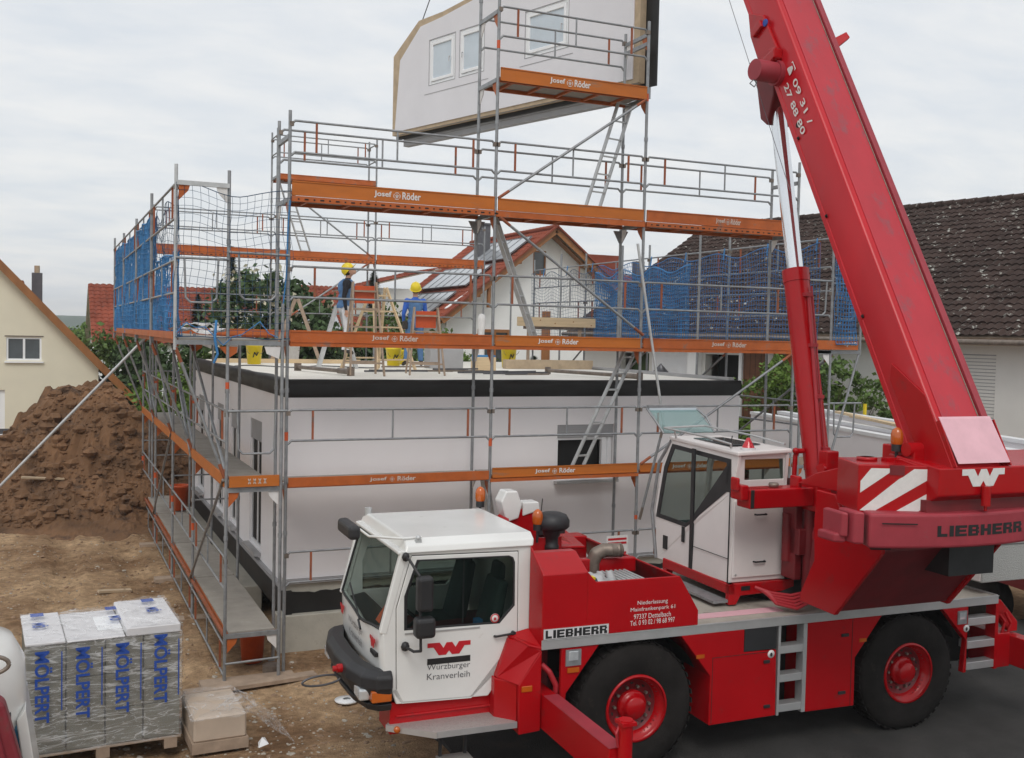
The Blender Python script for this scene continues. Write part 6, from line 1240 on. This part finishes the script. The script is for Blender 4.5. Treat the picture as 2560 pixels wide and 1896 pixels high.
# white house with solar roof
WH=empty('white_house',(0,0,0),0,'white gabled house with red tiles and pale solar panels in the centre background','house')
WH.location=(19.5,32,0)
hw=5.8; pk=10.0; sl_=math.tan(R(38)); ez=pk-hw*sl_
holed('gable_wall','render',[(-hw+.6,0),(hw-.6,0),(hw-.6,ez+.55),(0,pk-.25),(-hw+.6,ez+.55)],[[(-3.5,7.55 if False else 2.95),(-2.0,2.95),(-2.0,5.2 if False else 4.95),(-3.5,4.95)],[(-.75,7.75),(-.05,7.75),(-.05,8.95),(-.75,8.95)]],lambda a,b:(a,0,b),(0,.3,0),WH)
mb=MB(); mb.box(-hw+.6,-hw+.9,.3,9,0,ez+.5); mb.box(hw-.9,hw-.6,.3,9,0,ez+.5); mb.box(-hw+.6,hw-.6,9,9.3,0,ez+.5); mb.build('wall','render',WH)
cs_,sn_=math.cos(R(38)),math.sin(R(38)); sl2=hw/cs_
tiles('tiled_roof',(-hw,-1.0,ez),(0,1,0),(cs_,0,sn_),11,sl2,'red_tiles',WH,row=.36,wave=.3); tiles('tiled_roof',(hw,-1.0,ez),(0,1,0),(-cs_,0,sn_),11,sl2,'red_tiles',WH,row=.36,wave=.3)
for s in (-1,1):
    mb=MB(); mb.bar((s*hw,-1.0,ez-.10),(0,-1.0,pk-.10),.06,.28,(0,0,1)); mb.bar((s*hw*.98,-.35,ez-.2),(0,-.35,pk-.22),.5,.04,(0,0,1)); mb.build('verge_board','brown',WH)
    mb=MB(); mb.bar((s*hw,-1.05,ez+.10),(0,-1.05,pk+.10),.22,.08,(0,0,1)); mb.build('verge_tiles','red_tiles',WH)
mb=MB(); 
for k in range(28): mb.tube((0,-1.1+k*.4,pk+.06),(0,-1.1+k*.4+.38,pk+.06),.12,8,.14)
mb.build('ridge_tiles','red_tiles',WH)
for z,x in ((pk-1.55,-1.9),(pk-1.55,1.9),(pk-3.2,-4.0)): MB().box(x-.12,x+.12,-.95,.0,z-.25,z).build('purlin','brown',WH)
mb=MB(); mb.tube((-3.4,-.8,ez+.6),(-3.4,-.8,pk-2.6),.10,6); mb.build('timber_post','brown',WH)
MB().box(-4.9,-1.6,-.06,.0,4.9,5.6) if False else None
o=holed('window','brown',[(-.80,7.70),(0,7.70),(0,9.0),(-.80,9.0)],[[(-.68,7.82),(-.12,7.82),(-.12,8.88),(-.68,8.88)]],lambda a,b:(a,.02,b),(0,.08,0),WH); MB().box(-.7,-.1,.08,.09,7.8,8.9).build('pane','wglass',o)
o=holed('window','brown',[(-3.6,2.85),(-1.9,2.85),(-1.9,5.05),(-3.6,5.05)],[[(-3.45,3.0),(-2.85,3.0),(-2.85,4.9),(-3.45,4.9)],[(-2.65,3.0),(-2.05,3.0),(-2.05,4.9),(-2.65,4.9)]],lambda a,b:(a,-.04,b),(0,.1,0),WH); MB().box(-3.5,-2.0,.05,.06,2.95,4.95).build('pane','wglass',o)
o=MB().box(-.2,.25,-.05,.0,2.2,6.0).build('door','brown',WH)
def panel(x0,z0,n,m2,w,h,name='solar_panel'):   # on the left slope
    U=Vector((0,1,0)); V_=Vector((cs_,0,sn_)); nn=Vector((-sn_,0,cs_))
    return U,V_,nn
for (y0,v0,cols,rows,pw,ph) in ((.3,4.7,6,1,1.15,1.9),(1.0,2.55,6,1,1.1,1.75),(1.2,.35,7,1,1.0,1.7)):
    base=Vector((-hw,0,ez))+Vector((cs_,0,sn_))*v0+Vector((-sn_,0,cs_))*.12; o=MB(); L=cols*pw; o.prism([base+Vector((0,y0,0)),base+Vector((0,y0+L,0)),base+Vector((0,y0+L,0))+Vector((cs_,0,sn_))*ph,base+Vector((0,y0,0))+Vector((cs_,0,sn_))*ph],Vector((-sn_,0,cs_))*.05); o=o.build('solar_panel','solar',WH)
    mb=MB()
    for k in range(cols+1): a=base+Vector((0,y0+k*pw,0))+Vector((-sn_,0,cs_))*.055; mb.bar(a,a+Vector((cs_,0,sn_))*ph,.05,.02,(-sn_,0,cs_))
    for k in (0,1): a=base+Vector((0,y0,0))+Vector((cs_,0,sn_))*ph*k+Vector((-sn_,0,cs_))*.055; mb.bar(a,a+Vector((0,L,0)),.06,.02,(-sn_,0,cs_))
    mb.build('panel_frame','cable',o)
MB().box(-1.75,-1.15,4.5,5.3,8.2,10.55).build('chimney','chimney',WH); MB().box(-1.85,-1.05,4.4,5.4,10.55,10.63).build('chimney_cap','chimney',WH)
mb=MB(); mb.box(-8.2,-5.3,4,8,5.6,7.0); mb.build('dormer_wall','greyrender',WH)
tiles('dormer_roof',(-8.6,3.5,7.0),(0,1,0),(.97,0,.25),5,4.5,'red_tiles',WH)
mb=MB(); mb.path([(-8.6,3.4,6.95),(-8.5,3.4,6.6),(-7.9,3.6,6.2),(-7.8,3.6,5.4)],.06,7); mb.build('downpipe','cable',WH)
# annexe right of it
AN=empty('red_roofed_annexe',(24.2,33,0),0,'low annexe with red roof just right of the white gabled house','annexe')
MB().box(-2.5,7,0,6,0,5.9).build('wall','render',AN); tiles('tiled_roof',(-3.0,-.6,5.8),(1,0,0),(0,.84,.54),10.5,4.6,'red_tiles',AN,row=.36); tiles('tiled_roof',(-3.0,7,5.8),(1,0,0),(0,-.84,.54),10.5,4.6,'red_tiles',AN,row=.36)
mb=MB(); mb.box(-2.6,.5,1.0,4.0,8.0,9.1); mb.build('dormer','red_tiles',AN); MB().box(2.5,3.0,2.5,3.0,8.0,9.0).build('chimney','chimney',AN)
# cream house left
CH=empty('cream_house',(-8.1,24,0),0,'cream rendered house with a steep red verge at the left edge','house')
gp_=[(-7,0),(6.72,0),(6.72,3.42),(3.68,6.69),(0,10.6),(-7,3.2)]
holed('gable_wall','cream',gp_,[[(3.87,3.61),(4.94,3.61),(4.94,4.38),(3.87,4.38)],[(2.6,1.0),(3.83,1.0),(3.83,2.63),(2.6,2.63)]],lambda a,b:(a,0,b),(0,.3,0),CH)
mb=MB(); mb.box(6.42,6.72,.3,10,0,3.3); mb.box(-7,6.72,10,10.3,0,3.2); mb.build('wall','cream',CH)
ang=math.atan2(6.69-3.42,6.72-3.68); V2=Vector((-math.cos(ang),0,math.sin(ang)))
tiles('tiled_roof',(7.95,-.25,2.20),(0,1,0),V2,10.6,11.8,'red_tiles',CH,row=.36); 
mb=MB(); mb.bar((7.95,-.27,2.20),(.3,-.27,10.4),.10,.24,(0,0,1)); mb.build('verge_board','brown',CH)
o=holed('window','pvc',[(3.85,3.58),(4.96,3.58),(4.96,4.40),(3.85,4.40)],[[(3.93,3.67),(4.37,3.67),(4.37,4.33),(3.93,4.33)],[(4.44,3.67),(4.88,3.67),(4.88,4.33),(4.44,4.33)]],lambda a,b:(a,.03,b),(0,.08,0),CH); MB().box(3.9,4.9,.1,.11,3.6,4.38).build('pane','wglass',o); MB().box(3.82,5.0,-.08,.05,3.53,3.58).build('sill','pvc',o); MB().box(3.82,5.0,-.01,.02,4.40,4.44).build('lintel_strip','steel',o)
for a in (4.0,4.5): 
    mb=MB(); 
    for k in range(3): mb.ball((a+.1+k*.1,.16,3.74),.045,7,(1,1,1.4))
    mb.build('flower_pot',['leafdark','redplastic'][0],o)
holed('window','pvc',[(2.6,1.0),(3.83,1.0),(3.83,2.63),(2.6,2.63)],[],lambda a,b:(a,.08,b),(0,.04,0),CH)
MB().box(4.62,4.96,1.2,1.5,5.6,6.6).build('chimney','chimney',CH); MB().tube((4.79,1.35,6.6),(4.79,1.35,6.85),.09,10).build('chimney_pot','osb',CH)
tiles('dormer_roof',(4.7,2.0,5.35),(0,1,0),(-.8,0,.6),2.5,1.3,'red_tiles',CH); MB().box(3.4,4.35,2.0,4.2,5.0,6.35).build('dormer','red_tiles',CH)
mb=MB(); mb.prism([(6.75,1.0,2.9),(8.4,1.0,1.75),(8.4,3.5,1.75),(6.75,3.5,2.9)],(0,0,.08)); mb.build('lean_to_roof','red_tiles',CH); mb=MB(); mb.box(6.8,6.9,1.1,3.4,.3,2.8); mb.box(8.2,8.3,1.1,1.2,.3,1.8); mb.build('lean_to_post','brown',CH)
fn=empty('rail_fence',(-6.5,20.5,.3),0,'dark two-rail wooden fence between the cream house and the earth heap','fence')
for x in (-3,-1,1,3): MB().box(x-.05,x+.05,-.05,.05,0,1.5).build('post','oldwood',fn)
for z in (.75,1.2): MB().box(-3.5,3.4,-.07,-.05,z,z+.16).build('rail','chimney',fn)
# other roofs far behind
def farhouse(name,x,y,w_,d_,h,pz,label,m='red_tiles',wall='render',axis='y',sol=False):
    o=empty(name,(x,y,0),0,label,'house'); MB().box(-w_/2,w_/2,0,d_,0,h).build('wall',wall,o)
    if axis=='x':   # ridge along x, slope faces us
        L=w_+.6; W_=math.hypot(d_/2+.3,pz-h); v=Vector((0,d_/2+.3,pz-h)); tiles('tiled_roof',(-L/2,-.3,h),(1,0,0),v,L,W_,m,o,row=.36); tiles('tiled_roof',(-L/2,d_+.3,h),(1,0,0),Vector((0,-d_/2-.3,pz-h)),L,W_,m,o,row=.36)
        mb=MB()
        for sx in (-w_/2,w_/2-.2): mb.prism([(sx,0,h),(sx,d_,h),(sx,d_/2,pz-.1)],(.2,0,0))
        mb.build('gable',wall,o)
        if sol:
            mb=MB(); vn=v.normalized()
            for i in range(6):
                for j in range(2):
                    a=Vector((-L/2+.8+i*1.5,-.3,h))+vn*(.5+j*1.6)+Vector((0,-.1,.14)); mb.prism([a,a+Vector((1.4,0,0)),a+Vector((1.4,0,0))+vn*1.5,a+vn*1.5],(0,-.03,.05))
            mb.build('solar_panel','solar',o)
    return o
farhouse('far_house',2.6,40,6.6,9,4.0,7.0,'house with a plain orange tiled roof left of the netted platform',axis='x')
farhouse('far_house',7.6,42,9.5,9,3.6,6.6,'house with solar panels on its red roof behind the blossoming elder',axis='x',sol=True)
farhouse('far_house',15.2,46,7.5,9,3.6,7.6,'red roofed house between the two workmen',axis='x')
# ---------------- wall elements on a trailer (right) ----------------
TR=empty('element_trailer',(12.2,1.4,0),0,'flat trailer loaded with upright grey wall elements behind the crane','trailer'); td=Vector((.206,.9786,0)); tn=Vector((.9786,-.206,0))
def tp(a,o,z): return Vector((0,0,z))+td*a+tn*o
mb=MB(); mb.prism([tp(-5.5,0,.9),tp(7.5,0,.9),tp(7.5,2.4,.9),tp(-5.5,2.4,.9)],(0,0,.18)); mb.build('bed','dkred',TR)
for a in (-3,-1.7,-.4,1.0):
    p=tp(a,.2,.45); 
    mb=MB(); mb.lathe([(0,-.15),(.45,-.15),(.48,-.1),(.48,.1),(.45,.15),(0,.15)],p,'X',24); mb.build('wheel','tyre',TR)
for a in (2.8,4.4,-4.6): 
    p=tp(a,2.2,1.0); MB().bar(p,p+Vector((0,0,2.33)),.06,.06).build('stake','yellow',TR)
for i,(o_,a0,a1,zt,lb) in enumerate(((0,-5.2,6.1,3.0,'nearest grey wall element on the trailer, with a small framed outline'),(.55,-5.2,5.7,3.05,'middle grey wall element on the trailer'),(1.3,-3.5,6.0,3.15,'farthest grey wall element on the trailer'))):
    r=empty('wall_element',TR.location,0,lb,'wall element'); mb=MB(); mb.prism([tp(a0,o_,1.1),tp(a1,o_,1.1),tp(a1,o_+.2,1.1),tp(a0,o_+.2,1.1)],(0,0,zt-1.1-.07)); mb.build('board','wall',r)
    mb=MB(); mb.prism([tp(a0-.02,o_-.02,zt-.07),tp(a1+.02,o_-.02,zt-.07),tp(a1+.02,o_+.22,zt-.07),tp(a0-.02,o_+.22,zt-.07)],(0,0,.07)); mb.build('top_plate','pvc',r)
    if i==0:
        mb=MB(); 
        for a,b in (((-2.2,2.75),(-1.7,2.75)),((-1.7,2.75),(-1.7,2.1)),((-1.7,2.1),(-2.2,2.1)),((-2.2,2.1),(-2.2,2.75))): mb.bar(tp(a[0],-.004,a[1]),tp(b[0],-.004,b[1]),.008,.02)
        mb.build('outline','pvc',r)
o=empty('timber_offcut',TR.location,0,'pale planks lying across the wall elements on the trailer','planks'); mb=MB(); mb.bar(tp(-1.0,.4,3.14),tp(3.5,.95,3.2),.14,.05); mb.bar(tp(-1.4,.6,3.14),tp(2.5,.75,3.18),.14,.05); mb.build('plank','wood',o)
fb=MB().box(-.3,6.5,0,.08,.2,1.7).build('board_fence','oldwood'); fb.location=(9.6,14.5,0); tag(fb,'weathered board fence right of the house behind the front scaffold','fence')
mb=MB()
for k in range(5): mb.box(-.3,6.5,-.02,0,.35+k*.28,.38+k*.28)
mb.build('board_gap','dark',fb)
tree('hedge_shrub',10.2,13.2,0,[(0,0,.9,1.0,.6,.7),(1.5,0,.9,1.0,.6,.7)],3200,.12,'leaf','low green hedge in front of the weathered board fence',cat='shrub',trunk=.05,seed=66)
# ---------------- pallets of boards ----------------
PL=empty('wrapped_pallet',(-3.27,-2.42,.08),R(3),'film wrapped pallet of grey insulation blocks with blue lettering at the front left','pallet')
W_,D_p,Hh=1.62,1.25,1.32
mb=MB()
for k in range(5): mb.box(.0,W_,k*.26,k*.26+.15,.11,.13)
for k in range(3): mb.box(k*.72,k*.72+.14,0,D_p,.0,.11)
mb.build('pallet_base','oldwood',PL)
rr=random.Random(4)
for i in range(4):
    for j in range(1):
        x0=.02+i*.40; 
        for k in range(3):
            o=MB().box(x0,x0+.385,.02,D_p-.02,.14+k*.395,.14+k*.395+.388).build('block_pack','block',PL,.006)
        hh=[.0,-.06,-.06,.05][i]
MB().box(.01,.41,.0,D_p,1.325,1.36).build('top_cover','card',PL,.01); MB().box(.42,1.02,.0,D_p-.05,1.325,1.345).build('top_cover','card',PL,.01); MB().box(1.03,W_-.01,.0,D_p,1.325,1.42).build('top_cover','card',PL,.01); MB().box(.76,1.02,.3,.9,1.347,1.352).build('label_sheet','pvc',PL)
# film: loosely wrinkled skin around
mb=MB(); 
def filmface(fn,nu,nv):
    vs=[fn(i/nu,j/nv) for j in range(nv+1) for i in range(nu+1)]; n=nu+1
    mb.add(vs,[(j*n+i,j*n+i+1,(j+1)*n+i+1,(j+1)*n+i) for j in range(nv) for i in range(nu)],True)
wr=lambda a,b,c:.020*noise.noise(Vector((a*2.5,b*11+a*2,c)))+.010*noise.noise(Vector((a*6,b*26,c+4)))
filmface(lambda u,v:(u*W_,-.024+wr(u*3,v,1),.13+v*1.22),60,60); filmface(lambda u,v:(W_+.02+wr(u*3,v,2),u*D_p,.13+v*1.26),40,60)
filmface(lambda u,v:(u*W_,v*D_p,1.37+(.07*sstep(.62,.68,u))+wr(u*3,v,3)*1.3),60,40); mb.build('stretch_film','film',PL)
for i in range(4):
    x=.10+i*.405; s='MÖLPERT'
    text('lettering',s,'text_blue',(x,-.052,1.28 if i!=3 else 1.33),(0,0,-1),(1,0,0),.78,.175,PL,.025,.002); text('lettering','MÖ','text_blue',(x,D_p-.55,1.392 if i!=3 else 1.45),(0,-1,0),(1,0,0),.20,.17,PL,.025,.002) if i!=1 else None
    MB().box(x+.26,x+.272,-.054,-.050,.62,1.26).build('blue_line','text_blue',PL)
    mb=MB()
    for k in range(3): mb.box(x,x+.14,D_p-.30+k*.05,D_p-.27+k*.05,1.405 if i!=3 else 1.46,1.408 if i!=3 else 1.463)
    if i!=1: mb.build('blue_marks','text_blue',PL)
P2=empty('covered_pallet',(-1.58,-2.75,.12),R(2),'low pallet covered with pale foil right of the wrapped blocks','pallet')
MB().box(0,.62,0,.9,.0,.12).build('pallet_base','oldwood',P2); MB().box(.02,.60,.02,.88,.12,.40).build('stack','tancard',P2,.02)
mb=MB()
def f2(u,v):
    x=-.02+u*1.15; y=-.08+v*1.05; z=.43 if u<.56 else .43-(u-.56)*.95; return (x,y,max(.0,z+.05*noise.noise(Vector((u*6,v*5,2)))-.02))
vs=[f2(i/40,j/30) for j in range(31) for i in range(41)]; mb.add(vs,[(j*41+i,j*41+i+1,(j+1)*41+i+1,(j+1)*41+i) for j in range(30) for i in range(40)],True)
mb.build('foil','film',P2)
# ---------------- loader front at far left ----------------
VH=empty('compact_loader',(-3.83,-4.55,.28),0,'white and blue machine with a maroon arm, cut off by the left edge','machine')
mb=MB(); mb.lathe([(0,1.98),(.30,1.96),(.50,1.86),(.60,1.66),(.62,1.30),(.60,1.1)],(0,0,0),n=36); mb.box(-1.2,.0,-.60,.60,1.1,1.9); b_=mb.build('bonnet','white',VH,.0)
mb=MB(); mb.prism([(.60,-.3,1.15),(.72,-.3,.3),(-1.4,-.3,.3),(-1.4,-.3,1.15)],(0,.7,0)); mb.build('side_panel','bluepaint',VH,.03,2)
mb=MB(); mb.prism([(.61,-.34,1.30),(.76,-.34,.25),(.66,-.34,.25),(.54,-.34,1.2)],(0,.8,0)); mb.build('white_trim','white',VH,.01)
mb=MB(); mb.lathe([(0,-.62),(.035,-.62),(.035,-.55)],(.33,-.02,1.42),'Y',14); mb.build('badge','bluepaint',b_); MB().box(.40,.50,-.56,-.3,1.18,1.30).build('vent','black',b_)
mb=MB(); mb.prism([(.28,-.75,1.62),(.46,-.75,1.50),(.72,-.75,.45),(.72,-.75,.1),(-.8,-.75,.1),(-.8,-.75,1.62)],(0,.20,0)); mb.build('lift_arm','maroon',VH,.03,2)
mb=MB(); mb.bar((.34,-.76,1.52),(.62,-.76,.3),.06,.05); mb.tube((.72,-.7,.35),(.76,-.7,.55),.05,10); mb.build('arm_rib','maroon',VH,.008)
mb=MB(); c=Vector((.28,-.66,1.80)); mb.path([c+Vector((.17*math.cos(a)*1.25,0,.085*math.sin(a))) for a in [math.pi*i/10 for i in range(21)]],.018,7); mb.path([c+Vector((.05,0,-.08)),c+Vector((.0,0,-.4))],.014,6); mb.build('grab_rail','steel',VH)
for x in (-.9,.25): MB().lathe([(0,-.12),(.30,-.12),(.33,-.08),(.33,.08),(.30,.12),(0,.12)],(x,.1,.05),'Y',26).build('wheel','tyre',VH)
# ---------------- small site items ----------------
def tub(loc,label): 
    o=MB().lathe([(0,0),(.15,0),(.19,.52),(.22,.52),(.22,.56),(.18,.56),(.14,.03),(0,.03)],loc,n=22).build('plastic_tub','redplastic'); tag(o,label,'tub')
tub((-.30,.75,0),'red plastic tub under the lowest deck by the front corner'); tub((-.28,9.9,.73),'red tub on the lowest gable deck')
mb=MB(); mb.lathe([(.04,.0),(.15,.0),(.16,.02),(.05,.03)],(.55,-1.35,gh(.55,-1.35)+.02),n=22); tag(mb.build('white_disc','pvc'),'small white disc lying on the soil near the front corner post','disc')
for i,(x,y,a,lb) in enumerate(((-1.9,5.6,.3,'short pale offcut lying left of the gable scaffold'),(-3.1,13.0,.2,'weathered board lying on the earth heap'))):
    z=mh(x,y)+.1 if y>11 else gh(x,y)+.03; o=MB().box(-.3,.3,-.05,.05,-.02,.02).build('wood_offcut','osb'); o.location=(x,y,z); o.rotation_euler=(.1,.1,a); o.scale=(1.0 if i==0 else 1.6,1,1); tag(o,lb,'board')
o=MB().box(-.9,.9,-.1,.1,-.02,.03).build('base_plank','oldwood'); o.location=(-.5,-.35,.03); o.rotation_euler=(0,0,R(6)); tag(o,'long plank on the soil in front of the corner feet','plank')
mb=MB(); mb.path([Vector((-.15,.12,.02)),Vector((-.15,.12,.12))],.12,10); tag(mb.build('clamp_heap','steel'),'small pile of rusty couplers by the corner post','couplers')
mb=MB(); c=Vector((-.9,-3.0,.2)); 
vs=[c+Vector(p) for p in ((0,0,0),(.12,.03,.02),(.10,.16,.05),(.02,.14,.01),(.05,.07,.09))]; mb.add(vs,[(0,1,4),(1,2,4),(2,3,4),(3,0,4)]); tag(mb.build('plastic_scrap','pvc'),'scrap of white plastic on the soil beside the crane step','scrap')
# ---------------- haze ----------------
hz=MB().box(-905,905,-62,1205,-2.2,26).build('haze','wall'); hz['kind']='stuff'; hm=bpy.data.materials.new('haze_air'); hm.use_nodes=True; t=hm.node_tree; t.nodes.remove(t.nodes['Principled BSDF'])
pv_=N(t,'ShaderNodeVolumePrincipled'); pv_.inputs['Color'].default_value=(.97,.985,1,1); pv_.inputs['Density'].default_value=.0007; pv_.inputs['Anisotropy'].default_value=.2; t.links.new(pv_.outputs[0],t.nodes['Material Output'].inputs['Volume']); hz.data.materials.clear(); hz.data.materials.append(hm); hz.display_type='WIRE'
